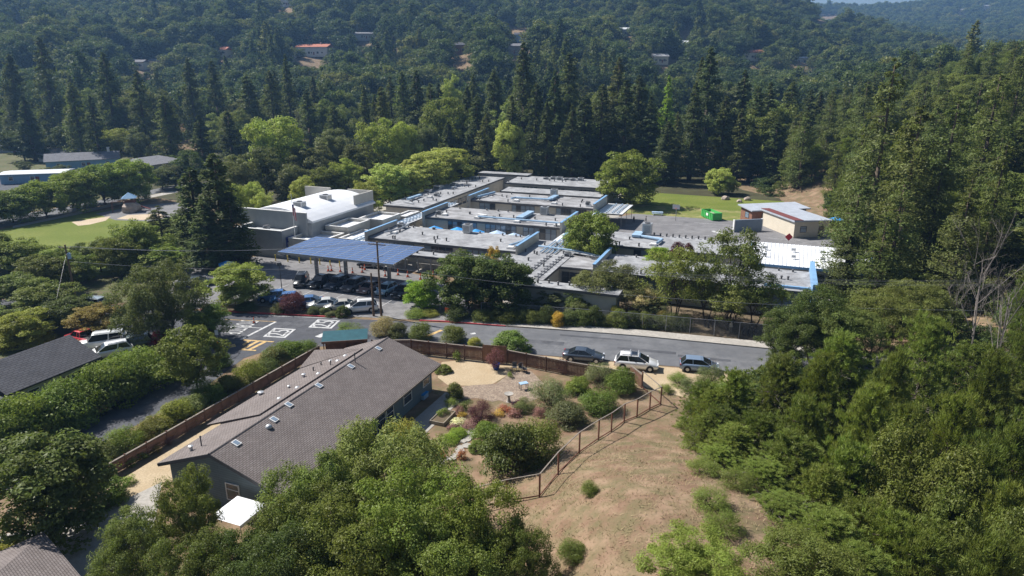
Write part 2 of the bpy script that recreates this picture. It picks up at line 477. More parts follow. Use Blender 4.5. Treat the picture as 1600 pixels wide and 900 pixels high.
def xy(*pts):
    return [tuple(P(a, b)[:2]) for a, b in pts]

# street along the school and the side street that leaves it
far_kerb = [(-95, 98.5), (-60, 93.5), (-42, 90.4), (-24.5, 87.8), (-5.1, 85.3), (8.3, 82.7), (16.3, 80.9), (30.7, 76.9), (44, 72.5)]
near_kerb = [(37, 65.5), (23.3, 70.6), (6.1, 74.4), (-8, 77.2), (-20, 78.0), (-29, 77.0), (-31.5, 74.0)]
sheet('road', far_kerb + near_kerb + [(-33.1, 64), (-37.6, 53.9), (-46, 36), (-52, 39), (-42.2, 55), (-39.3, 66), (-39, 73), (-44, 79), (-60, 82), (-95, 87)], 0.016, 'asphalt')
sheet('road_wearing_course', [(-9, 85.85), (8.3, 82.65), (16.3, 80.85), (30.7, 76.85), (44, 72.4), (37, 65.6), (23.3, 70.7), (6.1, 74.5), (-8, 77.3), (-16, 78.2), (-13, 86.2)], 0.022, 'asphalt_road')
sheet('parking_lot', [(-52, 93.0), (-42, 91.2), (-24, 88.7), (-14, 87.2), (-7.2, 86.4), (-5.0, 90), (-8, 100), (-13, 107), (-26, 116), (-40, 122), (-57, 118)], 0.020, 'asphalt_lot')
sheet('school_yard', [S(-100, 98), S(-69, 98), S(-40, 97), S(-33, 84), S(9, 90), S(14, 122), S(-33, 122), S(-33, 186), S(-86, 186), S(-100, 140)], 0.012, 'concrete')
sheet('playground_court', [S(-34, 120.5), S(16, 120.5), S(16, 150), S(4, 160), S(-30, 160), S(-34, 153)], 0.024, 'court')
sheet('school_field', [S(-34, 160.02), S(2, 160.02), S(8, 172), S(4, 188), S(-40, 190), S(-36, 172)], 0.02, 'dry_lawn')
sheet('school_field_back', [S(-33, 172), S(2, 172.5), S(4, 190), S(-40, 192)], 0.028, 'lawn')
park = xy((-60, 400), (-60, 372), (60, 346), (140, 332), (215, 322), (285, 316), (310, 330), (330, 360), (330, 420), (190, 432), (60, 425))
sheet('park_lawn', park, 0.012, 'lawn')
sheet('play_area_surface', xy((150, 334), (215, 321), (280, 316), (300, 330), (240, 346), (180, 344)), 0.018, 'court')
sheet('sand_pit', xy((112, 347), (150, 341), (173, 338), (165, 345), (140, 351), (122, 353)), 0.026, 'sand')
sheet('sand_play_area', xy((182, 342), (200, 336), (250, 334), (262, 340), (222, 344)), 0.026, 'sand')
sheet('park_road', xy((-80, 372), (-80, 354), (40, 334), (130, 318), (220, 300), (290, 286), (310, 285), (310, 290), (270, 297), (200, 311), (100, 335), (20, 352)), 0.016, 'asphalt_road')
sheet('footpath', xy((20, 353), (100, 336), (200, 312), (270, 298), (280, 300), (205, 315.5), (100, 340), (20, 356.5)), 0.024, 'concrete')
sheet('carpark_by_houses', xy((-60, 300), (-60, 282), (60, 274), (150, 268), (150, 282), (40, 296)), 0.016, 'asphalt')

def kerb(name, pts, w, h, m, label=None):
    """raised kerb or pavement along a polyline; w to the left of travel"""
    mb = MB()
    L = [Vector((a, b, 0)) for a, b in pts]
    nrm = []
    for i in range(len(L)):
        d = (L[min(i + 1, len(L) - 1)] - L[max(i - 1, 0)]).normalized()
        nrm.append(Vector((-d.y, d.x, 0)))
    for i in range(len(L) - 1):
        a, b = L[i], L[i + 1]
        a2, b2 = a + nrm[i] * w, b + nrm[i + 1] * w
        mb.hexa([(p.x, p.y, 0.0) for p in (a, b, b2, a2)], [(p.x, p.y, h) for p in (a, b, b2, a2)])
    return structure(mb.build(name, m))
kerb('kerb', [(-4.7, 85.4), (8.3, 82.75), (16.3, 80.95), (30.7, 76.95), (44, 72.6)], 0.18, 0.14, 'concrete')
kerb('pavement', [(-8.2, 86.2), (-4.7, 85.6), (8.4, 82.95), (16.4, 81.15), (30.8, 77.15), (44.1, 72.8)], 1.9, 0.125, 'concrete')
kerb('red_kerb', [(-12.5, 86.55), (-9.5, 86.3), (-3.6, 85.0), (-0.9, 84.45)], 0.17, 0.15, 'red_kerb')
kerb('parking_island_kerb', [(-44, 90.9), (-42, 90.6), (-33, 89.2), (-24.2, 87.9)], 0.2, 0.15, 'red_kerb')
sheet('parking_island_soil', [(-44, 91.2), (-24.2, 88.15), (-23.2, 89.0), (-24.5, 90.6), (-36, 92.6), (-45, 93.6)], 0.10, 'soil')
sheet('corner_pavement', xy((330, 560), (345, 534), (372, 532), (380, 540), (372, 556), (340, 575), (322, 585)), 0.05, 'asphalt')
sheet('planter_soil', [(-5.5, 88.0), (8.8, 85.2), (17, 83.2), (31.5, 79.2), (40, 77), (43, 90), (20, 97), (4, 93), (-6, 94)], 0.03, 'soil')
sheet('roadside_verge', [(-20, 77.6), (-8, 76.8), (6, 74.2), (23, 70.3), (30, 67), (22, 61), (14, 66.5), (2, 71), (-12, 75), (-22, 74.5)], 0.018, 'gravel')

# painted markings
def strip(name, a, b, w, m, z=0.032):
    a = Vector((a[0], a[1], 0)); b = Vector((b[0], b[1], 0))
    d = (b - a).normalized(); n = Vector((-d.y, d.x, 0)) * w / 2
    return sheet(name, [(p.x, p.y) for p in (a - n, b - n, b + n, a + n)], z, m)
pm = lambda x, y: tuple(P(x, y)[:2])
strip('stop_line', pm(376, 531), pm(431, 503), 0.35, 'white_line')
strip('lane_line', pm(350, 509.5), pm(410, 513), 0.15, 'white_line')
strip('centre_line', pm(352, 499.5), pm(431, 502.8), 0.13, 'yellow_line')
strip('edge_line', pm(352, 491.5), pm(530, 497.6), 0.12, 'white_line')
for i, (a, b) in enumerate((((379, 540), (391, 532)), ((379, 546), (404, 533)), ((389, 547), (414, 534.5)))):
    strip('crossing_stripe', pm(*a), pm(*b), 0.45, 'yellow_line')
strip('crossing_edge_line', pm(380, 531.5), pm(428, 534.5), 0.3, 'yellow_line', 0.036)
strip('crossing_edge_line', pm(376, 546.5), pm(400, 548), 0.3, 'yellow_line', 0.036)
strip('crossing_edge_line', pm(664, 527), pm(690, 516), 0.5, 'yellow_line')
strip('ramp_marking', pm(357, 542), pm(368, 540), 1.0, 'yellow_line', 0.056)
def road_text(txt, px, py, w, h, rot, m='white_line'):
    cu = bpy.data.curves.new('road_lettering', 'FONT'); cu.body = txt; cu.align_x = 'CENTER'; cu.align_y = 'CENTER'
    to = bpy.data.objects.new('tmp', cu); C.objects.link(to)
    dg = bpy.context.evaluated_depsgraph_get()
    me = bpy.data.meshes.new_from_object(to.evaluated_get(dg))
    bpy.data.objects.remove(to)
    co = np.array([v.co[:] for v in me.vertices])
    k = np.array([w / np.ptp(co[:, 0]), h / np.ptp(co[:, 1]), 1])
    for v in me.vertices: v.co = Vector((v.co.x * k[0], v.co.y * k[1], 0))
    me.materials.clear(); me.materials.append(M[m])
    o = link('road_lettering', me, None, P(px, py, 0.034), rot)
    return structure(o)
road_text('STOP', 383, 505.5, 2.3, 2.6, R(-98))
road_text('STOP', 365, 516.5, 2.3, 2.6, R(-98))
road_text('25', 437, 520, 2.2, 2.4, R(82))
road_text('25', 507, 506, 2.3, 2.4, R(82))
def frame_marking(px, py, a, b, rot):
    mb = MB()
    for x0, x1, y0, y1 in ((-a, a, -b, -b + 0.32), (-a, a, b - 0.32, b), (-a, -a + 0.32, -b + 0.32, b - 0.32), (a - 0.32, a, -b + 0.32, b - 0.32)):
        mb.add([(x0, y0, 0), (x1, y0, 0), (x1, y1, 0), (x0, y1, 0)], [(0, 1, 2, 3)])
    return structure(mb.build('road_marking_frame', 'white_line', None, P(px, py, 0.034), rot))
frame_marking(437, 520, 1.5, 1.55, R(-8)); frame_marking(507, 506, 1.6, 1.55, R(-8))
strip('arrow_marking', pm(496, 527), pm(510, 521), 0.9, 'white_line')
strip('arrow_marking', pm(735, 522), pm(743, 521), 0.5, 'white_line')
for k in range(8):                                   # parking bay lines under the panels and at the front
    a = S(-70 + 2.75 * k, 79.5); b = S(-70 + 2.75 * k, 83.9)
    strip('bay_line', a, b, 0.1, 'white_line')
for k in range(6):
    strip('bay_line', S(-68 + 2.75 * k, 73.2), S(-68 + 2.75 * k, 77.4), 0.1, 'white_line')
for a, b in (((1115, 364), (1128, 358)), ((1000, 349), (1075, 352)), ((1060, 372), (1130, 366)), ((1200, 372), (1250, 376)), ((1085, 348), (1140, 352))):
    strip('court_line', pm(*a), pm(*b), 0.12, 'white_line')
strip('court_patch', pm(1113, 361), pm(1131, 366.5), 0.9, 'white_line')

for px, py, w_, l_, an in ((850, 535, 1.1, 5, -12), (1010, 548, 0.8, 7, -14), (930, 528, 0.5, 9, -13), (600, 470, 1.4, 4, -21), (480, 515, 0.9, 5, -10), (1100, 560, 0.7, 6, -15), (690, 520, 0.6, 6, -10)):
    q = P(px, py); a_ = R(an)
    strip('road_patch', (q.x - math.cos(a_) * l_ / 2, q.y - math.sin(a_) * l_ / 2), (q.x + math.cos(a_) * l_ / 2, q.y + math.sin(a_) * l_ / 2), w_, 'asphalt', 0.027)
rc = random.Random(3)
for k in range(16):                                  # tar-filled cracks
    q = P(rc.uniform(420, 1150), 0) if False else P(*rc.choice([(rc.uniform(760, 1150), rc.uniform(525, 560)), (rc.uniform(380, 560), rc.uniform(500, 525)), (rc.uniform(480, 690), rc.uniform(420, 470))]))
    a_ = rc.choice([R(-14), R(76), R(40)]) + rc.uniform(-.3, .3); x, y = q.x, q.y
    for j in range(rc.randint(2, 5)):
        x2, y2 = x + 1.3 * math.cos(a_), y + 1.3 * math.sin(a_); strip('tar_crack', (x, y), (x2, y2), 0.06, 'trim_dark', 0.029); x, y = x2, y2; a_ += rc.uniform(-.5, .5)

# garden surfaces beside the house
sheet('garden_gravel', xy((684, 590), (690, 566), (730, 562), (800, 568), (795, 585), (770, 600), (735, 603), (700, 602)), 0.016, 'gravel')
sheet('stone_bed', xy((700, 608), (740, 602), (775, 600), (800, 582), (830, 580), (850, 600), (820, 615), (770, 628), (745, 622), (715, 625)), 0.020, 'river_stone')
sheet('garden_path', xy((770, 622), (792, 606), (815, 601), (835, 607), (850, 620), (820, 630), (792, 630)), 0.028, 'river_stone')
sheet('patio', [(-11.6, 54.0), (-9.4, 53.2), (-4.9, 64.0), (-7.0, 65.0)], 0.03, 'concrete')
sheet('side_yard_gravel', [(-33.6, 45.2), (-29.0, 46.0), (-25.9, 54.5), (-22.7, 63.5), (-25.6, 64.9), (-29.8, 55.3)], 0.016, 'gravel')
sheet('driveway', [(-28.7, 48.6), (-26.5, 43.0), (-29, 36.5), (-36, 33), (-48, 34), (-44, 40), (-38.5, 41.5), (-31.8, 43.5), (-30.5, 46)], 0.022, 'concrete')
sheet('neighbour_driveway', xy((110, 545), (180, 515), (240, 520), (225, 545), (185, 565)), 0.014, 'concrete')

# dry grass standing on the knoll (nobody could count it)
rng = np.random.default_rng(5)
def dry_grass():
    n = 46000
    X = rng.uniform(-8, 36, n); Y = rng.uniform(29, 64, n)
    k = rng.uniform(0, 1, n) < 0.35 + 0.65 * (np.sin(X * 0.9 + 2 * np.sin(Y * 0.5)) * np.cos(Y * 0.8 + X * 0.3) > -0.2)
    X, Y = X[k], Y[k]
    # keep to the field side of the garden
    k = (X > 3 + (Y - 47) * 0.75) | (Y < 45)
    X, Y = X[k], Y[k]
    Z = ground(X, Y) - 0.01
    n = len(X)
    h = rng.uniform(0.06, 0.2, n); a = rng.uniform(0, 6.28, n); w = rng.uniform(0.012, 0.03, n)
    lx, ly = rng.normal(0, 0.16, n), rng.normal(0, 0.16, n)
    co = np.empty((n, 3, 3))
    co[:, 0] = np.stack([X - np.cos(a) * w, Y - np.sin(a) * w, Z], -1)
    co[:, 1] = np.stack([X + np.cos(a) * w, Y + np.sin(a) * w, Z], -1)
    co[:, 2] = np.stack([X + lx, Y + ly, Z + h], -1)
    me = bpy.data.meshes.new('dry_grass')
    me.from_pydata(co.reshape(-1, 3).tolist(), [], np.arange(n * 3).reshape(-1, 3).tolist())
    me.materials.append(mat('dry_grass_mat', (0.22, 0.17, 0.08), 0.9, 0.3, 0.35, col2=(0.40, 0.31, 0.18)))
    o = structure(link('dry_grass', me), 'stuff')
    o['label'] = 'sparse dry straw coloured grass covering the open knoll'; o['category'] = 'grass'
dry_grass()

# ------------------------------------------------------------------ school
WIN = {}
def window_meshes(w, h):
    k = (round(w, 2), round(h, 2))
    if k not in WIN:
        f = MB(); t = 0.07
        f.box(0, w, -0.06, 0.02, 0, t); f.box(0, w, -0.06, 0.02, h - t, h); f.box(0, t, -0.06, 0.02, t, h - t); f.box(w - t, w, -0.06, 0.02, t, h - t)
        f.box(t, w - t, -0.05, 0.01, h * 0.62, h * 0.62 + 0.05)
        g = MB(); g.box(t, w - t, -0.02, 0.015, t, h - t)
        WIN[k] = (f.mesh('window', 'trim_dark'), g.mesh('pane', 'glass_pale'), g.mesh('pane', 'glass'))
    return WIN[k]
def window(parent, x, y, z, w, h, rot=0.0, pale=True, frame=None):
    f, gp, gd = window_meshes(w, h)
    if frame:
        f = f.copy(); f.materials.clear(); f.materials.append(M[frame])
    o = link('window', f, parent, (x, y, z), rot)
    link('pane', gp if pale else gd, o)
    return o
VENT = MB().cyl((0, 0, 0), (0, 0, 0.45), 0.13, 0.13, 8).lathe([(0.2, 0.45), (0.2, 0.53), (0.05, 0.62)], 8).mesh('roof_vent', 'dark_steel')
CURB = MB().box(-0.6, 0.6, -0.5, 0.5, 0, 0.28).box(-0.5, 0.5, -0.4, 0.4, 0.28, 0.38).mesh('roof_hatch', 'white_paint')
def vent(p, x, y, z): return link('roof_vent', VENT, p, (x, y, z))
def hatch(p, x, y, z): return link('roof_hatch', CURB, p, (x, y, z))
def hvac(p, x, y, z, w=1.8, d=1.5, h=1.4, rot=0.0):
    b = MB(); b.box(-w / 2, w / 2, -d / 2, d / 2, 0.15, h).box(-w / 2 - 0.05, w / 2 + 0.05, -d / 2 - 0.05, d / 2 + 0.05, h, h + 0.07).box(-w / 2 + .1, w / 2 - .1, -d / 2 + .1, d / 2 - .1, 0, 0.15)
    o = b.build('air_conditioner', 'galv', p, (x, y, z), rot)
    g = MB()
    for i in range(6): g.box(-w * 0.38, w * 0.38, -d / 2 - 0.03, -d / 2 - 0.005, h * (0.25 + 0.11 * i), h * (0.25 + 0.11 * i) + 0.05)
    g.build('grille', 'trim_dark', o)
    g = MB(); g.lathe([(0.5, h + 0.07), (0.52, h + 0.2), (0.44, h + 0.2)], 12); g.build('fan', 'dark_steel', o)
    return o
def pipe(p, pts, r, m='duct_blue', name='roof_pipe'):
    mb = MB(); mb.tube(pts, r, 8)
    return mb.build(name, m, p)
def duct(p, x0, x1, y0, y1, z0, z1, m='duct_blue'):
    mb = MB(); mb.box(x0, x1, y0, y1, z0, z1)
    L = max(x1 - x0, y1 - y0); n = max(2, int(L / 1.2))
    for i in range(1, n):
        if x1 - x0 > y1 - y0: q = x0 + (x1 - x0) * i / n; mb.box(q - .04, q + .04, y0 - .03, y1 + .03, z0, z1 + .03)
        else: q = y0 + (y1 - y0) * i / n; mb.box(x0 - .03, x1 + .03, q - .04, q + .04, z0, z1 + .03)
    return mb.build('roof_duct', m, p)
def roof_slab(p, x0, x1, y0, y1, zn, zf, t=0.35, m='roof_grey', name='roof', fascia='trim_dark', seams=0):
    mb = MB(); mb.hexa([(x0, y0, zn - t), (x1, y0, zn - t), (x1, y1, zf - t), (x0, y1, zf - t)], [(x0, y0, zn), (x1, y0, zn), (x1, y1, zf), (x0, y1, zf)])
    r = mb.build(name, m, p)
    if fascia:
        f = MB(); f.box(x0 - 0.02, x1 + 0.02, y0 - 0.06, y0 - 0.003, zn - t - 0.04, zn + 0.04)
        f.box(x1 + 0.003, x1 + 0.06, y0, y1, min(zn, zf) - t, max(zn, zf) + 0.02)
        f.box(x0 - 0.06, x0 - 0.003, y0, y1, min(zn, zf) - t, max(zn, zf) + 0.02)
        f.build('fascia', fascia, r)
    if seams:
        s = MB()
        for i in range(1, seams):
            q = x0 + (x1 - x0) * i / seams
            s.hexa([(q - .03, y0, zn + .002), (q + .03, y0, zn + .002), (q + .03, y1, zf + .002), (q - .03, y1, zf + .002)],
                   [(q - .03, y0, zn + .07), (q + .03, y0, zn + .07), (q + .03, y1, zf + .07), (q - .03, y1, zf + .07)])
        s.build('seam', m, r)
    return r
def fin(p, x, y0, y1, h, m='wall_beige', cap=True):
    mb = MB(); mb.box(x - 0.16, x + 0.16, y0, y1, 0, h)
    o = mb.build('end_wall', m, p)
    if cap:
        c = MB(); c.box(x - 0.24, x + 0.24, y0 - 0.08, y1 + 0.08, h, h + 0.1); c.build('coping', 'blue_trim', o)
    return o
def school_thing(name, label, u, v, cat='building'):
    x, y = S(u, v)
    return thing(name, label, cat, (x, y, 0), SA)
rs = random.Random(4)
def classroom_wing(label, u0, u1, v0, v1, zr, groups, finl=True, finr=True, stain=True, vents=16, far_h=0.25):
    """long low classroom block: walls, roof slab, end walls with blue coping, ribbon windows to the near side"""
    t = school_thing('classroom_wing', label, u0, v0)
    L, D = u1 - u0, v1 - v0
    w = MB(); w.box(0.1, L - 0.1, 0.7, D - 0.5, 0, zr - 0.38); w.build('wall', 'wall_beige', t)
    roof_slab(t, 0.2, L - 0.2, 0, D, zr, zr + far_h, m='roof_stain' if stain else 'roof_grey')
    if finl: fin(t, 0, -0.6, D + 0.3, zr + 1.1)
    if finr: fin(t, L, -0.6, D + 0.3, zr + 1.1)
    for a, b, n in groups:
        ww = (b - a) / n
        for i in range(n):
            window(t, a + ww * i, 0.69, 1.0, ww, zr - 1.55, pale=rs.random() < 0.7)
    for i in range(vents):
        vent(t, rs.uniform(1, L - 1), rs.choice([0.6, D * 0.5, D - 0.8, rs.uniform(1, D - 1)]), zr + far_h * 0.3)
    return t, L, D
# three parallel wings between the two covered walkways
t, L, D = classroom_wing('grey classroom wing with ribbon windows and parked umbrellas before it, nearest the solar carport', -66.6, -38, 101.6, 111.6, 4.0, [(4, 9, 5), (11, 16.5, 4), (19, 26, 6)], stain=False, vents=22)
pipe(t, [(2.0, 2.5, 4.6), (3.2, 6.0, 4.6), (3.2, 9.2, 4.7)], 0.16, 'galv'); hatch(t, 3.0, 4.2, 4.1); hvac(t, 2.2, 8.3, 4.2, 1.2, 1.2, 0.8); hatch(t, 26.8, 1.6, 4.05)
pipe(t, [(26.3, 2.2, 4.4), (27.2, 5.5, 4.4), (27.2, 9.6, 4.5)], 0.2); hvac(t, 15.5, 9.0, 4.25, 1.5, 1.3, 1.5)
t, L, D = classroom_wing('stained grey classroom wing with long blue window ribbon, blue umbrellas standing in front', -65.8, -36.6, 121.5, 132.0, 4.0, [(5, 11.4, 6), (13.2, 19.8, 6), (21.2, 28, 6)])
duct(t, 19.0, 20.4, 2.6, 9.6, 4.4, 4.9); pipe(t, [(11.0, 2.2, 4.5), (28.0, 2.0, 4.5)], 0.17); pipe(t, [(11.0, 2.2, 4.5), (12.4, 3.6, 4.5), (10.2, 4.0, 4.5)], 0.2, 'white_paint')
hatch(t, 10.8, 2.4, 4.05); hatch(t, 19.6, 1.6, 4.05); hatch(t, 28, 1.2, 4.05); hatch(t, 3.4, 2.6, 4.1); hvac(t, 2.0, 3.0, 4.1, 1.3, 1.0, 0.6); hvac(t, 22.5, 10.0, 4.2, 1.5, 1.3, 1.6)
for q in (0.03, 0.3, 0.6, 0.86):
    pass
t, L, D = classroom_wing('middle classroom wing with blue rooftop pipe loop and beige end wall', -65.0, -35.6, 142.4, 153.0, 4.0, [(2, 6, 3), (10, 15.5, 5), (20.5, 27.5, 6)])
pipe(t, [(9, 3.0, 4.5), (9.6, 4.2, 4.5), (18.0, 4.6, 4.55)], 0.22); duct(t, 17.2, 18.4, 4.6, 9.6, 4.35, 4.8); pipe(t, [(1.0, 2.0, 4.5), (2.6, 8.5, 4.6)], 0.3)
hatch(t, 10.6, 2.2, 4.05); hatch(t, 19.6, 2.2, 4.05); hatch(t, 27.6, 2.0, 4.05); hvac(t, 17.0, 10.2, 4.2, 1.5, 1.2, 1.7); hvac(t, 27.4, 2.0, 4.3, 1.0, .8, .6)
t, L, D = classroom_wing('rear classroom block with small high windows below the redwoods', -67, -38.6, 168.6, 180.5, 4.2, [], False, False, stain=False, vents=10)
for k in range(4):
    for g_ in (5.0, 12.5, 20.5): window(t, g_ + 1.05 * k, 0.69, 2.5, 0.9, 0.85, pale=False)
for k in range(6): hvac(t, 9 + 1.9 * k, 8.6 + 0.6 * (k % 2), 4.3, 1.5, 1.2, 0.5 + 0.15 * (k % 3))
roof_slab(t, 1.5, 28, -6.5, -0.4, 3.0, 3.2, 0.25, 'roof_grey', 'lower_roof'); MB().box(2, 27.5, -5.9, -0.5, 0, 2.7).build('lower_wall', 'wall_grey', t)
# long block on the left, at right angles to the wings
t = school_thing('long_classroom_block', 'long grey flat-roofed block running back to the redwoods beside the light green plane trees', -80.6, 130)
MB().box(0.4, 9.6, 0.5, 48, 0, 3.7).build('wall', 'wall_beige', t)
roof_slab(t, 0, 10, 0, 48.5, 4.0, 4.0, m='roof_grey')
for k in range(26): vent(t, rs.uniform(0.6, 9.4), rs.uniform(1, 47), 4.0)
pipe(t, [(3.0, 4, 4.3), (6.2, 2.6, 4.3)], 0.14, 'galv'); hvac(t, 1.6, 24, 4.0, 1.8, 2.2, 0.8); hvac(t, 1.8, 18, 4.0, 1.4, 1.4, 0.7); hatch(t, 4.4, 27, 4.0); hvac(t, 3.2, 29.5, 4.0, 1.6, 1.6, .6); hatch(t, 5.4, 12, 4.0); hvac(t, 6.0, 14.5, 4.0, 1.2, 1.2, .6)
for k in range(12): window(t, 9.62, 9 + 2.4 * k, 1.2, 1.9, 1.7, R(90), pale=k % 3 == 0)
duct(t, 2.6, 3.3, 6, 12, 4.3, 4.7)
t = school_thing('rear_link_roof', 'pale flat roof strip at the back corner where the long block meets the rear block', -79, 176)
MB().box(0.3, 14.7, 3, 6.2, 0, 4.5).build('wall', 'wall_grey', t); roof_slab(t, 0, 15, 2.6, 6.6, 4.85, 4.85, m='roof_grey')
# covered walkways
def walkway(label, u0, u1, v0, v1, z, ladder=True, side=0):
    t = school_thing('covered_walkway', label, u0, v0)
    w, L = u1 - u0, v1 - v0
    roof_slab(t, 0, w, 0, L, z, z, 0.2, 'roof_metal')
    n = int(L / 5)
    for i in range(n + 1):
        for q in (0.2, w - 0.2):
            MB().cyl((q, 0.3 + (L - 0.6) * i / n, 0), (q, 0.3 + (L - 0.6) * i / n, z - 0.2), 0.06, None, 6).build('post', 'steel_grey', t)
    if ladder:
        for q in (w * 0.35, w * 0.6, w * 0.8):
            pipe(t, [(q, 0.5, z + 0.22), (q, L - 0.5, z + 0.22)], 0.09, 'duct_blue')
        m = MB()
        for i in range(int(L / 1.4)): m.box(w * 0.28, w * 0.88, 0.8 + 1.4 * i, 0.9 + 1.4 * i, z + 0.02, z + 0.14)
        m.build('pipe_support', 'galv', t)
    return t
walkway('covered walkway with pipes on its roof joining the wings on the carport side', -70.4, -67.2, 100, 141, 3.3)
walkway('covered walkway with pale blue pipes past the beige end walls, ending at the court', -36.0, -32.6, 112.4, 142, 3.2)
walkway('low canopy with ribbed roof reaching out onto the court', -35.2, -29.5, 142.2, 154, 3.2)
# front office block round a small dark courtyard
t = school_thing('office_block', 'grey office block wrapped round a small dark courtyard with rows of pipes on its roof', -39.2, 86.4)
for a in ((0.3, 9.6, 2.5, 25.6), (9.6, 15.4, 10.9, 17.6), (6.2, 21, 0.2, 2.5)):
    MB().box(*a, 0, 3.3).build('wall', 'wall_beige', t)
roof_slab(t, 0, 9.8, 2.6, 26, 3.6, 3.65, 0.28, 'roof_grey')
roof_slab(t, 9.82, 15.4, 10.6, 18, 3.6, 3.6, 0.28, 'roof_stain')
roof_slab(t, 5.6, 21.4, -0.3, 2.58, 3.6, 3.6, 0.28, 'roof_grey')
for q in (6.6, 8.6):
    m = MB(); m.tube([(q, 3.2, 3.85), (q, 16.5, 3.85)], 0.08, 6)
    for i in range(9): m.box(q - 0.5, q + 0.5, 3.6 + 1.45 * i, 3.67 + 1.45 * i, 3.66, 3.86)
    m.build('roof_pipe', 'steel_grey', t)
for k in range(4): pipe(t, [(4.5 + 0.8 * k, 17, 3.9), (4.5 + 0.8 * k, 25.5, 3.9)], 0.1, 'duct_blue')
pipe(t, [(3, 20.5, 3.95), (9.5, 19.6, 3.95), (15, 17.4, 3.95)], 0.16); pipe(t, [(8, 18.6, 4.0), (15.2, 16.6, 4.0)], 0.12, 'galv')
for k in range(14): vent(t, rs.uniform(1, 9), rs.uniform(4, 24), 3.6)
for k in range(10): vent(t, 6.5 + 1.5 * k, 1.2 + 0.5 * (k % 2), 3.6)
hvac(t, 9.2, 17.0, 3.6, 1.0, 1.0, 0.5)
for k in range(4): window(t, 10.1 + 1.25 * k, 10.88, 0.8, 1.2, 2.0, pale=False)
# wings on the right
t, L, D = classroom_wing('grey front wing with tall blue end wall beside the roadside trees', -23.4, 6.4, 95.2, 105.0, 4.0, [(3, 9, 5), (11, 17, 5), (21, 27.5, 5)], stain=False, vents=10)
duct(t, 23.6, 29.5, 0.9, 1.3, 4.05, 4.35, 'blue_trim'); hvac(t, 1.1, 2.2, 4.05, 1.0, 0.9, 0.9); hatch(t, 1.3, 1.2, 4.03)
MB().box(29.6, 30.2, -1.6, 11, 0, 5.6).build('blue_end_wall', 'blue_trim', t)
t, L, D = classroom_wing('grey wing edging the playground court behind the round green tree', -33.0, -3.0, 111.6, 121.0, 4.0, [(3, 9, 5), (12, 18, 5), (19, 26, 6)], True, False, stain=False, vents=8)
for k in range(15): vent(t, 14 + 1.1 * k, 8.8, 4.2)
hvac(t, 12.6, 9.4, 4.2, 1.6, 1.3, 2.0); duct(t, 10.5, 12.0, 6, 9.4, 4.3, 4.7); pipe(t, [(12.0, 6.5, 4.5), (16.0, 5.2, 4.5), (15.6, 2.4, 4.5)], 0.25); hatch(t, 15.0, 2.2, 4.05); hatch(t, 2.2, 3.0, 4.05)
t = school_thing('metal_roof_hall', 'long white ribbed metal roof hall half hidden by the ragged conifers', -2.4, 108.6)
MB().box(0.4, 17, 0.9, 10, 0, 3.5).build('wall', 'wall_grey', t)
roof_slab(t, 0, 17.6, 0, 10.6, 3.9, 4.9, 0.3, 'roof_white', fascia='blue_trim', seams=29)
for k in range(4):
    for q in (3.2, 6.6): MB().box(2 + 4.2 * k, 2.6 + 4.2 * k, q, q + 0.4, 4.2 + q * 0.09, 4.55 + q * 0.09).build('roof_vent', 'galv', t)
for k in range(7): window(t, 1.5 + 2.0 * k, 0.89, 1.0, 1.5, 1.8, pale=False)
# gymnasium
t = school_thing('gymnasium', 'grey gymnasium with bright white vaulted roof and tall front parapet', -94.4, 101.2)
MB().box(0, 15.2, 0, 0.4, 0, 7.5).build('front_wall', 'wall_grey', t)
c = MB(); c.box(-0.05, 15.25, -0.06, 0.46, 7.5, 7.62); c.build('coping', 'white_paint', t)
MB().box(0.5, 16.0, 0.42, 21.4, 0, 5.6).build('wall', 'wall_grey', t)
mb = MB(); n = 14
for i in range(n):
    def zz(q): return 6.0 + 2.1 * (1 - ((q - 8.1) / 8.1) ** 2)
    a, b = 16.2 * i / n, 16.2 * (i + 1) / n
    mb.hexa([(a, 0.44, 5.65), (b, 0.44, 5.65), (b, 22.0, 5.65), (a, 22.0, 5.65)], [(a, 0.44, zz(a)), (b, 0.44, zz(b)), (b, 22.0, zz(b)), (a, 22.0, zz(a))])
mb.build('roof', 'roof_white', t)
MB().box(-1.6, 5.0, 22.02, 22.4, 0, 8.3).build('rear_wall', 'wall_beige', t)
MB().box(9.4, 15.2, 22.02, 22.4, 0, 8.3).build('rear_wall', 'wall_beige', t)
MB().box(15.2, 15.5, 15.5, 22.4, 5.5, 8.3).build('rear_wall', 'wall_beige', t)
hvac(t, 10.6, 4.4, 7.6, 2.0, 1.4, 1.0); hvac(t, 10.6, 12.6, 7.6, 2.0, 1.4, 1.0)
for k in range(3): window(t, 16.02, 5 + 2.2 * k, 3.4, 1.6, 1.2, R(90), pale=False)
t = school_thing('gym_entrance_block', 'low grey concrete block with open roof in front of the gymnasium, banner on its side', -91.4, 96.5)
MB().box(0, 10.3, 0, 4.4, 0, 4.2).build('wall', 'wall_grey', t)
pz = 5.0
for a in ((-0.05, 10.35, -0.05, 0.3), (-0.05, 0.3, 0.3, 4.4), (10.0, 10.35, 0.3, 4.4)):
    o = MB().box(*a, 4.2, pz).build('parapet', 'wall_grey', t)
    MB().box(a[0] - .06, a[1] + .06, a[2] - .06, a[3] + .06, pz, pz + 0.09).build('coping', 'white_paint', o)
hvac(t, 5.2, 2.2, 4.2, 1.0, 0.8, 0.9)
s_ = MB().box(10.36, 10.44, 0.9, 3.1, 1.5, 3.7).build('banner', 'flag_blue', t)
for q in (1.2, 1.85, 2.5): MB().box(10.445, 10.46, q, q + 0.4, 1.7, 2.7).build('banner_stripe', 'white_paint' if q != 1.85 else 'flag_red', s_)
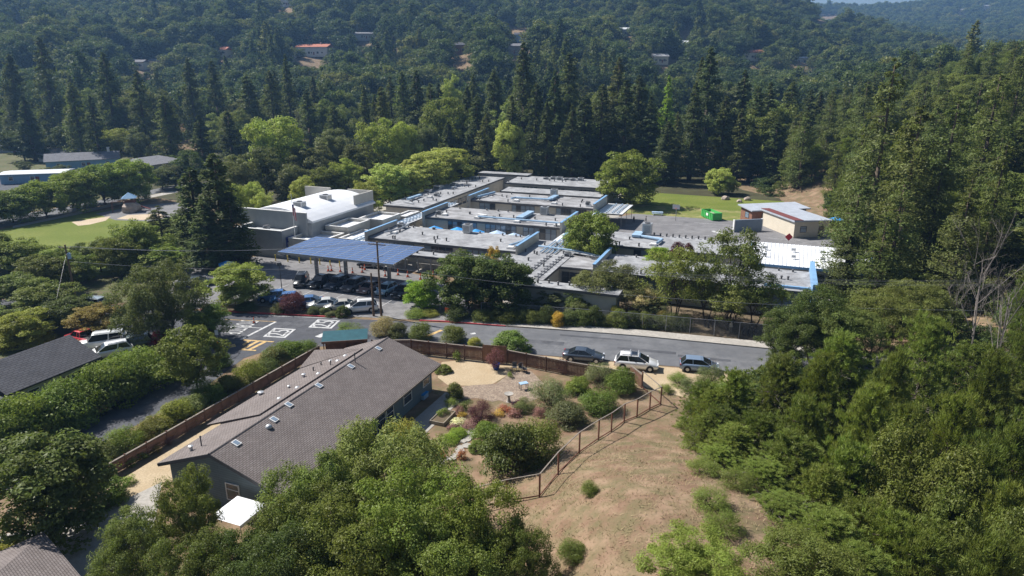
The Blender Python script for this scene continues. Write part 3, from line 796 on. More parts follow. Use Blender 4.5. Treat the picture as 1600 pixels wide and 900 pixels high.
# flat roofed annexes between gymnasium and wings
def annex(label, u0, u1, v0, v1, z, par=0.6, roofm='roof_white', wm='wall_beige'):
    t = school_thing('flat_roof_annex', label, u0, v0)
    w, d = u1 - u0, v1 - v0
    MB().box(0, w, 0, d, 0, z - par).build('wall', wm, t)
    MB().box(0.25, w - 0.25, 0.25, d - 0.25, z - par, z - par + 0.05).build('roof', roofm, t)
    for a in ((-.04, w + .04, -.04, .25), (-.04, w + .04, d - .25, d + .04), (-.04, .25, .25, d - .25), (w - .25, w + .04, .25, d - .25)):
        o = MB().box(*a, z - par, z).build('parapet', wm, t)
        MB().box(a[0] - .03, a[1] + .03, a[2] - .03, a[3] + .03, z, z + .07).build('coping', 'white_paint', o)
    return t
annex('low annex with white walled roof behind the solar carport', -80.6, -73.5, 97.6, 104.5, 3.6)
annex('beige annex with walled roof along the gymnasium side', -77.9, -73.0, 105.0, 112.5, 4.6)
annex('taller beige annex box with white top by the covered walkway', -76.4, -71.0, 114.0, 121.0, 4.4, 0.5)
annex('small annex with bright white roof tucked behind the covered walkway', -73.0, -70.5, 122.0, 128.0, 3.6, 0.3)
t = annex('white roofed entrance annex next to the walkway blue wall', -72.6, -68.6, 101.5, 109.0, 3.4, 0.3)
for args in (('flat entrance canopy behind the solar carport', -62.8, -57.8, 96.2, 101.0, 3.1), ('narrow pale canopy over the front walk of the first wing', -57.0, -46.6, 97.0, 99.8, 3.0), ('front canopy at the corner beside the golden sapling', -46.4, -37.6, 96.6, 99.9, 3.3)):
    t = school_thing('entrance_canopy', args[0], args[1], args[3])
    w, d = args[2] - args[1], args[4] - args[3]
    roof_slab(t, 0, w, 0, d, args[5], args[5], 0.25, 'roof_grey', fascia='trim_dark')
    for i in range(int(w / 2.4) + 1):
        MB().box(0.3 + i * (w - 0.8) / int(w / 2.4), 0.5 + i * (w - 0.8) / int(w / 2.4), 0.2, 0.4, 0, args[5] - 0.25).build('post', 'wall_grey', t)
    MB().box(0.4, w - 0.4, d - 0.3, d - 0.1, 0.02, 0.9).build('low_wall', 'wall_beige', t)
    for k in range(3): vent(t, w * (0.2 + 0.3 * k), d * 0.5, args[5])
# shed and cream building by the court
def UVr(u, v): x, y = S(u, v); return Vector((x, y, 0))
a, b, c_ = UVr(-1.5, 157.0), UVr(4.8, 146.5), UVr(11.2, 150.8)
t = thing('cream_hut', 'cream hut with maroon edged metal roof at the edge of the court', 'hut', a, math.atan2(b.y - a.y, b.x - a.x))
L_, W_ = (b - a).length, (c_ - b).length
MB().box(0, L_, 0, W_, 0, 3.3).build('wall', 'wall_cream', t)
mb = MB(); mb.hexa([(-0.4, -0.4, 3.35), (L_ + .4, -0.4, 3.35), (L_ + .4, W_ + .5, 3.3), (-.4, W_ + .5, 3.3)], [(-0.4, -0.4, 3.75), (L_ + .4, -0.4, 3.75), (L_ + .4, W_ + .5, 3.5), (-.4, W_ + .5, 3.5)])
r_ = mb.build('roof', 'shed_roof', t)
MB().hexa([(-0.42, -0.43, 3.755), (L_ + .42, -0.43, 3.755), (L_ + .42, 1.6, 3.70), (-.42, 1.6, 3.70)], [(-0.42, -0.43, 3.80), (L_ + .42, -0.43, 3.80), (L_ + .42, 1.6, 3.74), (-.42, 1.6, 3.74)]).build('roof_edge', 'maroon', r_)
window(t, L_ + 0.02, 1.3, 1.1, 1.4, 1.3, R(90), pale=True); window(t, L_ + 0.02, 5.4, 0.2, 1.1, 2.1, R(90), pale=False)
a, b = UVr(-7.2, 162.4), UVr(4.4, 171)
t = thing('brown_shed', 'brown shed with light metal roof between the field and the cream hut', 'shed', a, math.atan2(b.y - a.y, b.x - a.x) - R(4))
L_ = (b - a).length
MB().box(0.6, L_ - 0.6, -5.4, -0.6, 0, 2.8).build('wall', 'brick_wall', t)
MB().hexa([(0, -6.2, 2.85), (L_, -6.2, 2.85), (L_, 0, 3.2), (0, 0, 3.2)], [(0, -6.2, 3.1), (L_, -6.2, 3.1), (L_, 0, 3.45), (0, 0, 3.45)]).build('roof', 'shed_roof', t)
window(t, 0.58, -2.6, 1.0, 1.5, 1.3, R(-90), pale=True); window(t, 3, -5.42, 1.0, 1.2, 1.3, 0, pale=False); window(t, 6, -5.42, 0.1, 1.0, 2.0, 0, pale=False)
t = thing('handball_wall', 'freestanding blue grey handball wall on the court', 'wall', tuple(P(1147, 363)), math.atan2(*(P(1189, 361) - P(1147, 363)).yx))
L_ = (P(1189, 361) - P(1147, 363)).length
MB().box(0, L_, 0, 0.35, 0, 2.6).build('wall', mat('handball_mat', (0.22, 0.27, 0.33), 0.8, 0.1, 1), t)
MB().box(-0.2, -0.003, -0.1, 0.45, 0, 2.66).build('end_post', 'white_paint', t); MB().box(L_ + 0.003, L_ + 0.2, -0.1, 0.45, 0, 2.66).build('end_post', 'white_paint', t)
t = thing('roll_off_container', 'open green steel waste container standing on the field edge', 'container', tuple(P(1113, 345.5)), math.atan2(*(P(1099, 339.5) - P(1113, 345.5)).yx))
L_, W_ = 5.6, 2.3
mb = MB(); mb.box(0, L_, -W_, 0, 0.12, 0.25); mb.box(0, L_, -0.08, 0, 0.25, 1.75); mb.box(0, L_, -W_, -W_ + .08, 0.25, 1.75); mb.box(0, 0.08, -W_ + .08, -.08, 0.25, 1.75); mb.box(L_ - .08, L_, -W_ + .08, -.08, 0.25, 1.75)
mb.build('body', 'green_bin', t)
m = MB()
for i in range(7): m.box(0.3 + i * 0.8, 0.42 + i * 0.8, 0.003, 0.09, 0.2, 1.7)
m.box(-.02, L_ + .02, 0.003, 0.1, 1.7, 1.8); m.build('rib', 'green_bin', t)
MB().box(2.1, 3.0, 0.09, 0.11, 0.8, 1.4).build('logo_panel', 'white_paint', t)
MB().box(.1, L_ - .1, -W_ + .1, -.1, 0.26, 1.1).build('waste', 'rock', t)

# solar carport
t = thing('solar_carport', 'blue solar panel carport on three grey columns over parked cars', 'carport', (*S(-71.1, 83.2), 0), SA)
CU, CV, CZ = 20.6, 9.8, 5.35
PAN = MB().box(0.02, 2.04, 0.02, 0.96, 0, 0.05).mesh('solar_panel', 'panel')
FRM = MB()
fr = 0.05
FRM.box(0, 2.06, 0, fr, -.02, 0.062).box(0, 2.06, 0.98 - fr, 0.98, -.02, 0.062).box(0, fr, fr, 0.98 - fr, -.02, 0.062).box(2.06 - fr, 2.06, fr, 0.98 - fr, -.02, 0.062)
FRMM = FRM.mesh('panel_frame', 'panel_edge')
for i in range(10):
    for j in range(10):
        o = link('solar_panel', PAN, t, (2.06 * i, 0.98 * j, CZ + 0.032 * j))
        link('panel_frame', FRMM, o)
for j in range(6): MB().box(0, CU, 1.9 * j + .05, 1.9 * j + 0.2, CZ - 0.3 + 0.06 * j, CZ - 0.06 + 0.06 * j).build('purlin', 'steel_grey', t)
for u in (3.4, 9.0, 16.9):
    MB().box(u - 0.2, u + 0.2, 4.6, 5.1, 0, CZ - 0.62).build('column', 'steel_grey', t)
    MB().box(u - 0.14, u + 0.14, 0.4, 9.4, CZ - 0.62, CZ - 0.32).build('beam', 'steel_grey', t)
# umbrellas in the courtyard
for k, (px, py, m) in enumerate(((679, 353, 'umbrella_blue'), (715, 355, 'umbrella_blue'), (744, 358, 'umbrella_blue'), (777, 360, 'umbrella_pale'), (803, 364, 'umbrella_pale'), (690, 350, 'umbrella_blue'))):
    if k == 5: continue
    p = P(px, py, 2.9)
    t = thing('patio_umbrella', ('bright blue' if m == 'umbrella_blue' else 'faded pale blue') + ' square umbrella open in the courtyard before the second wing', 'umbrella', (p.x, p.y, 0), 0.4, ('bright blue' if m == 'umbrella_blue' else 'pale blue') + ' courtyard umbrellas')
    mb = MB(); n = 8
    vs = [(0, 0, 2.95)] + [(1.75 * math.cos(2 * math.pi * i / n), 1.75 * math.sin(2 * math.pi * i / n), 2.25) for i in range(n)] + [(1.75 * math.cos(2 * math.pi * i / n), 1.75 * math.sin(2 * math.pi * i / n), 2.08) for i in range(n)]
    mb.add(vs, [(0, 1 + i, 1 + (i + 1) % n) for i in range(n)] + [(1 + i, 9 + i, 9 + (i + 1) % n, 1 + (i + 1) % n) for i in range(n)])
    mb.build('canopy', m, t)
    MB().cyl((0, 0, 0.08), (0, 0, 3.05), 0.04).build('pole', 'galv', t); MB().lathe([(0.35, 0.0), (0.35, 0.08)], 10).build('base', 'concrete', t)
for px, py, w, mt, lab in ((1306, 343, 2.6, 'umbrella_blue', 'bright blue shade canopy beside the cream hut'), (355, 413, 2.6, 'umbrella_blue', 'blue tarpaulin cover under the dark conifers by the lot')):
    p = P(px, py, 1.6)
    t = thing('shade_canopy', lab, 'canopy', (p.x, p.y, 0), 0.5); t.scale.z = 0.72
    mb = MB(); mb.add([(-w / 2, -w / 2, 2.2), (w / 2, -w / 2, 2.2), (w / 2, w / 2, 2.2), (-w / 2, w / 2, 2.2), (0, 0, 3.1)], [(0, 1, 4), (1, 2, 4), (2, 3, 4), (3, 0, 4)])
    mb.build('cover', mt, t)
    for a in (-1, 1):
        for b in (-1, 1): MB().cyl((a * w * .47, b * w * .47, 0), (a * w * .47, b * w * .47, 2.2), 0.03, None, 6).build('leg', 'galv', t)

# ------------------------------------------------------------------ houses, fences
def uv_roof(co, n):
    return (co.y, co.x * 1.06) if abs(n.x) >= abs(n.y) else (co.x, co.y * 1.06)
def uv_wall(co, n):
    return (co.y if abs(n.x) > abs(n.y) else co.x, co.z)
HD = R(68.5)
hd = Vector((math.cos(HD), math.sin(HD), 0)); hn = Vector((math.sin(HD), -math.cos(HD), 0))
HC = Vector((-17.9, 56.4, 0))                      # under the middle of the ridge
def HL(x, y): return HC + hn * x + hd * y          # house x to the right, y along the ridge
house = thing('ranch_house', 'long single storey house with brown shingle gable roof and dark teal siding', 'house', HC, HD - R(90))
EL, ER, HLEN = -5.5, 6.2, 12.6
ZR, ZE = 5.0, 2.95
def zroof(x): return ZR - (ZR - ZE) * (abs(x) / (ER if x > 0 else -EL))
mb = MB()
WL, WR = EL + 0.55, ER - 0.7
mb.box(WL, WR, -HLEN + 0.6, HLEN - 0.7, 0, 2.75)
for y in (-HLEN + 0.6, HLEN - 0.7 - 0.14):
    mb.add([(WL, y, 2.75), (WR, y, 2.75), (0, y, ZR - 0.2), (WL, y + .14, 2.75), (WR, y + .14, 2.75), (0, y + .14, ZR - 0.2)], [(0, 1, 2), (5, 4, 3), (0, 2, 5, 3), (1, 4, 5, 2)])
mb.box(EL - 1.1, WL - 0.004, -5.0, 12.0, 0, 2.4)
mb.build('wall', 'teal_wall', house, uv=uv_wall)
def slope(p, xa, za, xb, zb, y0, y1, name='roof', m='shingle', t=0.16):
    mb = MB(); mb.hexa([(xa, y0, za - t), (xb, y0, zb - t), (xb, y1, zb - t), (xa, y1, za - t)], [(xa, y0, za), (xb, y0, zb), (xb, y1, zb), (xa, y1, za)])
    return mb.build(name, m, p, uv=uv_roof)
r1 = slope(house, 0.0, ZR, ER, ZE, -HLEN, HLEN)
r2 = slope(house, EL, ZE, 0.0, ZR, -HLEN, HLEN)
slope(house, EL - 1.75, ZE - 0.42, -1.2, ZR - 0.28, -5.9, 9.6, 'side_roof')
mb = MB(); mb.add([(EL - 1.9, 6.9, 2.55), (EL - 1.9, 12.4, 2.55), (-1.5, 9.65, 4.62), (EL - 1.9, 9.65, 3.55)], [(0, 3, 2), (3, 1, 2)])
mb.build('garage_roof', 'shingle', house, uv=lambda co, n: (co.x, co.y))
mb = MB(); mb.hexa([(-0.14, -HLEN - .01, ZR - .04), (0.14, -HLEN - .01, ZR - .04), (0.14, HLEN + .01, ZR - .04), (-.14, HLEN + .01, ZR - .04)], [(-0.05, -HLEN - .01, ZR + .05), (0.05, -HLEN - .01, ZR + .05), (0.05, HLEN + .01, ZR + .05), (-.05, HLEN + .01, ZR + .05)])
mb.build('ridge_cap', 'shingle', house, uv=uv_roof)
for sx, xe in ((1, ER), (-1, EL)):
    MB().box(min(xe, xe + 0.1 * sx), max(xe, xe + 0.1 * sx), -HLEN, HLEN, ZE - 0.24, ZE - 0.04).build('gutter', 'rail_grey', house)
for y in (-HLEN - 0.02, HLEN + 0.0):
    for xe in (ER, EL):
        MB().hexa([(0, y, ZR - .3), (xe, y, ZE - .3), (xe, y + .03, ZE - .3), (0, y + .03, ZR - .3)], [(0, y, ZR - .02), (xe, y, ZE - .02), (xe, y + .03, ZE - .02), (0, y + .03, ZR - .02)]).build('barge_board', 'dark_steel', house)
def roof_xy(px, py):
    z = 4.0
    for _ in range(30):
        p = P(px, py, z); q = p - HC
        x, y = q.dot(hn), q.dot(hd)
        z = zroof(x)
    return x, y, z
SKY_ = MB().box(-0.32, 0.32, -0.26, 0.26, 0, 0.12).mesh('skylight', 'white_paint')
SKYG = MB().box(-0.24, 0.24, -0.18, 0.18, 0.121, 0.14).mesh('pane', 'glass_pale')
for px, py in ((591, 545), (548, 573), (498, 603), (451, 633), (428, 656), (369, 693)):
    x, y, z = roof_xy(px, py)
    o = link('skylight', SKY_, house, (x, y, z - 0.02)); o.rotation_euler = (0, math.atan((ZR - ZE) / ER), 0); link('pane', SKYG, o)
dome = MB(); dome.lathe([(0.28, 0), (0.28, 0.08), (0.25, 0.19), (0.16, 0.27), (0.05, 0.31)], 14)
DOME = dome.mesh('tubular_skylight', 'galv', True)
for px, py in ((540, 558), (517, 566), (528, 566), (498, 586), (465, 608), (437, 625), (420, 668)):
    x, y, z = roof_xy(px, py); link('tubular_skylight', DOME, house, (x, y, z - 0.03))
for px, py, h, r in ((555, 566, 0.9, 0.05), (517, 573, 0.6, 0.05), (490, 582, 0.5, 0.06), (475, 592, 0.45, 0.14), (452, 609, 0.35, 0.1), (408, 620, 0.45, 0.2), (315, 697, 0.8, 0.05), (299, 704, 0.35, 0.13), (502, 573, 0.4, .06)):
    x, y, z = roof_xy(px, py)
    mb = MB().cyl((0, 0, -0.1), (0, 0, h), r).lathe([(r * 1.5, h), (r * 1.5, h + .07), (r * .3, h + .12)], 8)
    mb.build('roof_vent', 'dark_steel' if r < 0.1 else 'galv', house, (x, y, z))
for y, w, z0, h in ((10.6, 1.4, 1.2, 1.2), (6.8, 1.6, 1.0, 1.3), (0.4, 1.5, 0.1, 2.3), (1.95, 1.5, 0.1, 2.3), (3.5, 1.3, 0.1, 2.3)):
    window(house, WR + 0.03, y - w / 2, z0, w, h, R(90), pale=False, frame='white_paint')
window(house, 0.6, -HLEN + 0.56, 0.9, 1.3, 1.5, 0, pale=False, frame='white_paint')

def gable_house(label, x, y, rot, w, l, ez, rz, wallm, roofm, z=0.0, windows=3, chimney=None, hip=0.0, name='house', ov=0.5):
    t = thing(name, label, 'house', (x, y, z), rot)
    mb = MB(); mb.box(-w / 2, w / 2, -l / 2, l / 2, -1.5, ez)
    if not hip:
        for q in (-l / 2, l / 2 - 0.1):
            mb.add([(-w / 2, q, ez), (w / 2, q, ez), (0, q, rz - .12), (-w / 2, q + .1, ez), (w / 2, q + .1, ez), (0, q + .1, rz - .12)], [(0, 1, 2), (5, 4, 3), (0, 2, 5, 3), (1, 4, 5, 2)])
    mb.build('wall', wallm, t)
    a, b = w / 2 + ov, l / 2 + ov
    e = ez - (rz - ez) * ov / (w / 2)
    rb = MB()
    h_ = hip
    top = [(0, -b + h_, rz), (0, b - h_, rz)]
    base = [(-a, -b, e), (a, -b, e), (a, b, e), (-a, b, e)]
    rb.add(base + top + [(p[0], p[1], p[2] - .15) for p in base], [(1, 2, 5, 4), (3, 0, 4, 5), (0, 1, 4), (2, 3, 5), (9, 8, 7, 6), (0, 6, 7, 1), (1, 7, 8, 2), (2, 8, 9, 3), (3, 9, 6, 0)])
    r = rb.build('roof', roofm, t, uv=uv_roof)
    if chimney:
        c = MB(); cx, cy, ch = chimney; c.box(cx - .5, cx + .5, cy - .4, cy + .4, ez - .5, ch).box(cx - .6, cx + .6, cy - .5, cy + .5, ch, ch + .2); c.build('chimney', wallm if wallm != 'wall_blue' else 'stucco_white', r)
    for k in range(windows):
        window(t, w / 2 + 0.03, -l / 2 + l * (k + 0.5) / windows - 0.6, 1.0, 1.2, 1.2, R(90), pale=False, frame='white_paint')
        window(t, -w / 2 + w * (k + 0.5) / windows - 0.6, -l / 2 - 0.03, 1.0, 1.2, 1.2, 0, pale=False, frame='white_paint')
    MB().box(w / 2 + 0.0, w / 2 + 0.06, l * 0.05, l * 0.05 + 0.95, 0, 2.05).build('door', 'maroon', t)
    return t
def hp(px, py, z=3.5): return P(px, py, z)
# neighbours on the left
p = P(100, 560, 3.6)
t = gable_house('dark grey shingled house beside the tall hedge, white vehicles parked behind it', p.x - 3.6, p.y - 0.6, R(68 - 90), 8.0, 9.0, 3.0, 4.7, 'wall_beige', 'shingle_dark', windows=2)
MB().box(-3.4, -2.6, -3.4, -2.6, 3.5, 5.6).build('chimney', 'rock', t)
gable_house('lower wing of a dark roofed house next to the hedge', p.x - 6.0, p.y - 10.2, R(68), 8.0, 9, 2.9, 4.2, 'wall_beige', 'shingle_dark', windows=2, name='house_wing')
gable_house('house with brown shingle hip roof under the oaks by the driveway', -31.8, 28.6, R(-40), 11, 15, 2.9, 4.7, 'wall_beige', 'shingle', hip=4.5, windows=2)
# houses beyond the park
gable_house('grey roofed house with light walls beyond the park trees', *P(110, 236, 3.6)[:2], R(78), 10, 20, 3.0, 4.6, 'stucco_white', 'shingle_grey', windows=3)
gable_house('blue house with grey gable roof and pale chimney beyond the park trees', *P(130, 245, 3.6)[:2], R(-62), 10, 22, 3.2, 5.2, 'wall_blue', 'shingle_grey', windows=3, chimney=(0, 8, 6.4))
gable_house('low house with grey hip roof and white roof panels by the park road', *P(232, 252, 3.2)[:2], R(-20), 14, 18, 3.0, 4.8, 'wall_beige', 'shingle_grey', hip=5, windows=2)
gable_house('flat pale roofed house across the parked cars', *P(58, 268, 3)[:2], R(-75), 9, 17, 3.0, 3.35, 'wall_blue', 'roof_metal', windows=3)
gable_house('house with pale roof partly behind a dark tree, at the foot of the hill', *P(50, 208, 4)[:2], R(-80), 10, 16, 3.4, 5.0, 'wall_blue', 'roof_metal', windows=2)
gable_house('small grey house behind the round dark tree near the flat roofed house', *P(20, 222, 4)[:2], R(-70), 9, 14, 3.2, 5.0, 'wall_grey', 'shingle_grey', windows=2)
# hillside houses
HILL_HOUSES = []
def hill_house(label, px, py, wpx, wallm, roofm, rot=0.0, h=3.2, rise=1.6, hip=0.0, chimney=False, dist=None):
    q = PT(px, py)
    w = wpx * math.hypot(q.x, q.y) / FPX
    t = gable_house(label, q.x, q.y, R(90) + rot, 0.55 * w if w > 14 else 8, w, h, h + rise, wallm, roofm, q.z, 3, (0, w * 0.2, h + rise + 1.0) if chimney else None, hip, 'hillside_house')
    for k in range(3): window(t, 0.275 * w + 0.03 if w > 14 else 4.03, -w * 0.4 + k * w * 0.28, 0.9, 1.6, 1.5, R(90), pale=False)
    HILL_HOUSES.append((px, py, wpx * 0.6, q.y))
    return t
hill_house('white stucco villa with terracotta roof among trees on the hillside', 493, 86, 46, 'stucco_white', 'terracotta', R(172), 6.0, 2.2, chimney=True)
hill_house('pale flat garden pavilion left of the white villa', 456, 88, 14, 'stucco_white', 'tarp_white', R(175), 3.5, 0.5)
hill_house('long low grey house high on the wooded slope above the white villa', 572, 61, 40, 'wall_grey', 'shingle_grey', R(180), 4, 1.2)
hill_house('dark timber house at the top of the bare dirt strip', 718, 82, 34, 'brick_wall', 'shingle_dark', R(176), 5, 1.6)
hill_house('grey blue house half hidden right of the dirt strip', 800, 84, 26, 'wall_grey', 'shingle_grey', R(186), 5, 1.5)
hill_house('blue grey house below the tan clearing', 819, 64, 28, 'wall_blue', 'shingle_dark', R(180), 5, 1.6)
hill_house('grey house with light roof high on the right slope', 978, 55, 22, 'wall_grey', 'roof_metal', R(180), 5, 1.6)
hill_house('small bright white house on the right slope', 1066, 76, 14, 'stucco_white', 'roof_metal', R(180), 5, 1.6)
hill_house('house with tan roof and small lawn on the right slope', 1030, 98, 22, 'wall_cream', 'roof_grey', R(185), 4.5, 1.6)
hill_house('house with terracotta roof near the right valley', 1176, 92, 26, 'wall_cream', 'terracotta', R(172), 5, 2)
hill_house('long white roofed house facing the right valley', 1256, 99, 30, 'stucco_white', 'roof_white', R(180), 4.5, 1)
hill_house('white walled house standing behind the redwood row', 1076, 152, 18, 'stucco_white', 'roof_metal', R(180), 5, 1.5)
hill_house('small pale house between the tall left trees', 218, 106, 20, 'stucco_white', 'shingle_grey', R(178), 4, 1.4)
hill_house('second small pale house between the tall left trees', 247, 104, 16, 'wall_cream', 'shingle_grey', R(178), 4, 1.4)
hill_house('red roofed house glimpsed below a yellow green tree', 349, 86, 18, 'wall_cream', 'terracotta', R(170), 4, 1.6)
hill_house('blue white house near the top of the left slope', 448, 9, 24, 'stucco_white', 'roof_metal', R(180), 6, 1.6)
hill_house('pale house far across the right hand valley', 1540, 16, 20, 'stucco_white', 'shingle_grey', R(180), 9, 3)
hill_house('second pale house far across the right hand valley', 1500, 22, 16, 'wall_cream', 'shingle_grey', R(180), 9, 3)
hill_house('grey roofed house beside the power pole below the redwoods', 457, 156, 20, 'wall_grey', 'shingle_grey', R(180), 4, 1.4)
CLEAR = [(112, 46, 14, 3), (38, 40, 26, 4), (738, 120, 7, 16), (822, 52, 18, 4), (280, 4, 16, 4), (1292, 28, 22, 4), (795, 48, 10, 6), (500, 112, 12, 6)]

# fences
def bays(pts, step):
    out = []
    for a, b in zip(pts, pts[1:]):
        a, b = Vector(a), Vector(b); n = max(1, round((b - a).length / step))
        for i in range(n): out.append((a.lerp(b, i / n), a.lerp(b, (i + 1) / n)))
    return out
def board_fence(name, label, pts, h, step=2.4, vertical=True, m='wood_fence', boards=15):
    P0 = Vector((pts[0][0], pts[0][1], 0))
    t = thing(name, label, 'fence', P0)
    rr = random.Random(len(pts) * 7 + int(h * 10))
    for i, (a, b) in enumerate(bays([(x, y, 0) for x, y in pts], step)):
        a = a - P0; b = b - P0
        L = (b - a).length; ang = math.atan2(b.y - a.y, b.x - a.x)
        ga, gb = g1(*(a + P0)[:2]), g1(*(b + P0)[:2])
        MB().box(-0.06, 0.06, -0.06, 0.06, 0, h + 0.08).build('post', 'wood_fence', t, (a.x, a.y, ga), ang)
        if vertical:
            mb = MB(); w = L / boards
            for k in range(boards):
                dz = rr.uniform(-0.012, 0.012); zz = ga + (gb - ga) * k / boards
                mb.box(k * w + 0.008, (k + 1) * w - 0.008, 0.065 + rr.uniform(0, 0.012), 0.095, zz + 0.05, zz + h - 0.12 + dz)
            for z0 in (0.35, h - 0.4): mb.box(0, L, 0.02, 0.06, z0, z0 + 0.09)
            mb.build('board_panel', m, t, (a.x, a.y, 0), ang)
        else:
            nb = 6
            for k in range(nb):
                z0 = 0.08 + (h - 0.2) * k / nb
                MB().box(0.06, L - 0.06, -0.02 + rr.uniform(-0.006, 0.006), 0.02, z0, z0 + (h - 0.2) / nb - 0.018).build('plank', m, t, (a.x, a.y, ga), ang)
        MB().box(-0.02, L - 0.021, -0.07, 0.12, h - 0.06 + max(ga, gb), h + 0.0 + max(ga, gb)).build('cap_rail', 'rail_grey', t, (a.x, a.y, 0), ang)
    return t
board_fence('plank_fence', 'brown horizontal plank fence between the house side yard and the street shrubs', [(-34.4, 46.9), (-31.1, 54.7), (-27.0, 64.9), (-22.8, 75.2)], 1.2, 2.4, False)
board_fence('board_fence', 'brown upright board fence round the back of the garden along the street', [(-16.6, 75.2), (-12.0, 75.4), (-3.4, 73.0)], 1.8)
board_fence('board_fence', 'brown upright board fence behind the garden shrubs, cars parked beyond it', [(-0.6, 72.5), (6.0, 69.3), (13.0, 66.2)], 1.7)
t = thing('garden_gate', 'taller light brown board gate in the garden fence behind the purple potted shrub', 'gate', (-3.4, 73.0, 0), math.atan2(-0.5, 2.8))
mb = MB()
for k in range(18): mb.box(0.02 + 0.155 * k, 0.165 + 0.155 * k, -0.02, 0.02, 0.05, 2.15)
mb.build('board_panel', mat('gate_wood_mat', (0.23, 0.125, 0.075), 0.85, 0.25, 1.5, 0.2), t)
for z0 in (0.3, 1.8): MB().box(0.0, 2.82, 0.021, 0.06, z0, z0 + .1).build('rail', 'wood_fence', t)
MB().box(2.5, 2.56, -0.06, -0.021, 1.0, 1.15).build('latch', 'dark_steel', t)
# deer fence with wire between posts round the knoll side of the garden
def rail_fence(name, label, pts, h, step, wire=True):
    t = thing(name, label, 'fence', (pts[0][0], pts[0][1], g1(*pts[0][:2])))
    O = t.location.copy()
    bl = bays([Vector((x, y, 0)) for x, y in pts], step)
    for a, b in bl + [(bl[-1][1], None)]:
        za = g1(a.x, a.y)
        MB().box(-0.055, 0.055, -0.055, 0.055, -0.3, h).build('post', 'post_brown', t, (a.x - O.x, a.y - O.y, za - O.z), 0.3)
        if b is None: continue
        zb = g1(b.x, b.y)
        A = Vector((a.x, a.y, za)) - O; B = Vector((b.x, b.y, zb)) - O
        d = (B - A).normalized(); n = Vector((-d.y, d.x, 0)).normalized()
        for z0, w, th, m, nm in ((h, 0.045, 0.05, 'rail_grey', 'top_rail'), (0.1, 0.03, 0.09, 'post_brown', 'bottom_rail')):
            up = Vector((0, 0, th))
            q = [A - n * w, B - n * w, B + n * w, A + n * w]
            q = [v + Vector((0, 0, z0)) for v in q]
            MB().hexa(q, [v + up for v in q]).build(nm, m, t)
        if wire:
            mb = MB(); L = (B - A).length
            for k in range(1, int(L / 0.3)):
                p0 = A.lerp(B, k * 0.3 / L); mb.cyl(p0 + Vector((0, 0, 0.15)), p0 + Vector((0, 0, h)), 0.003, None, 3, False)
            for k in range(1, int(h / 0.3)):
                mb.cyl(A + Vector((0, 0, 0.3 * k)), B + Vector((0, 0, 0.3 * k)), 0.003, None, 3, False)
            mb.build('wire_mesh', 'steel_grey', t)
    return t
fp = [tuple(PT(x, y)[:2]) for x, y in ((742, 797), (792, 785), (843, 777), (872, 741), (905, 708), (935, 687), (955, 675), (975, 660), (995, 652), (1015, 640), (1032, 632))]
rail_fence('deer_fence', 'brown post fence with grey top rail and wire between garden and dry knoll', fp, 1.95, 30)
fp2 = [fp[-1], tuple(PT(1003, 606)[:2]), tuple(PT(985, 592)[:2])]
board_fence('corner_fence', 'short brown board fence closing the garden corner by the verge', [fp2[1], fp2[2]], 1.6, 2.4)
rail_fence('corner_rail_fence', 'sloping brown rail fence joining the board fence to the deer fence corner', fp2[:2], 1.9, 3.0)
# chain link fence along the pavement
t = thing('chain_link_fence', 'tall grey chain link fence along the school side pavement', 'fence', (-4.2, 88.2, 0))
O = t.location.copy()
pts = [Vector((-4.2, 88.2, 0)), Vector((8.9, 85.5, 0)), Vector((17.0, 83.5, 0)), Vector((31.5, 79.5, 0)), Vector((42, 76, 0))]
bl = bays(pts, 3.1)
for a, b in bl:
    A, B = a - O, b - O
    MB().cyl((A.x, A.y, 0), (A.x, A.y, 2.2), 0.04, None, 6).build('post', 'steel_grey', t)
    MB().cyl(A + Vector((0, 0, 2.15)), B + Vector((0, 0, 2.15)), 0.028, None, 5).build('top_rail', 'steel_grey', t)
    mb = MB(); L = (B - A).length; d = (B - A) / L
    n = int((L + 2.1) / 0.22)
    for k in range(n):
        for sg in (1, -1):
            s0 = k * 0.22 - 2.1 if sg > 0 else k * 0.22
            p0s, p1s = max(0, s0), min(L, s0 + 2.1)
            if sg > 0:
                a0, a1 = max(s0, 0), min(s0 + 2.1, L)
                if a1 > a0: mb.cyl(A + d * a0 + Vector((0, 0, a0 - s0 + .05)), A + d * a1 + Vector((0, 0, a1 - s0 + .05)), 0.0035, None, 3, False)
            else:
                a0, a1 = min(s0, L), max(s0 - 2.1, 0)
                if a0 > a1: mb.cyl(A + d * a0 + Vector((0, 0, s0 - a0 + .05)), A + d * a1 + Vector((0, 0, s0 - a1 + .05)), 0.0035, None, 3, False)
    mb.build('wire_mesh', 'steel_grey', t)
# lean-to with green roof behind the fence
t = thing('lean_to_shed', 'open lean-to with dark green sheet roof at the corner of the plank fence', 'shed', (-21.8, 73.4, 0), math.atan2(0.9, 4.9))
MB().hexa([(-0.2, -0.3, 2.35), (5.0, -0.3, 2.35), (5.0, 2.6, 2.6), (-.2, 2.6, 2.6)], [(-0.2, -0.3, 2.42), (5.0, -0.3, 2.42), (5.0, 2.6, 2.67), (-.2, 2.6, 2.67)]).build('roof', 'green_sheet', t)
MB().box(-0.2, 5.0, -0.36, -0.302, 2.2, 2.45).build('fascia', 'wood_fence', t)
for x in (0, 2.4, 4.8):
    for y in (0, 2.3): MB().box(x - .06, x + .06, y - .06, y + .06, 0, 2.34).build('post', 'wood_fence', t)
MB().box(0, 4.8, 2.32, 2.36, 0, 2.3).build('back_wall', 'wood_fence', t)
t = thing('party_tent', 'white canvas garden tent below the near gable wall of the long house', 'tent', (*P(372, 790, 2.6)[:2], 0), HD)
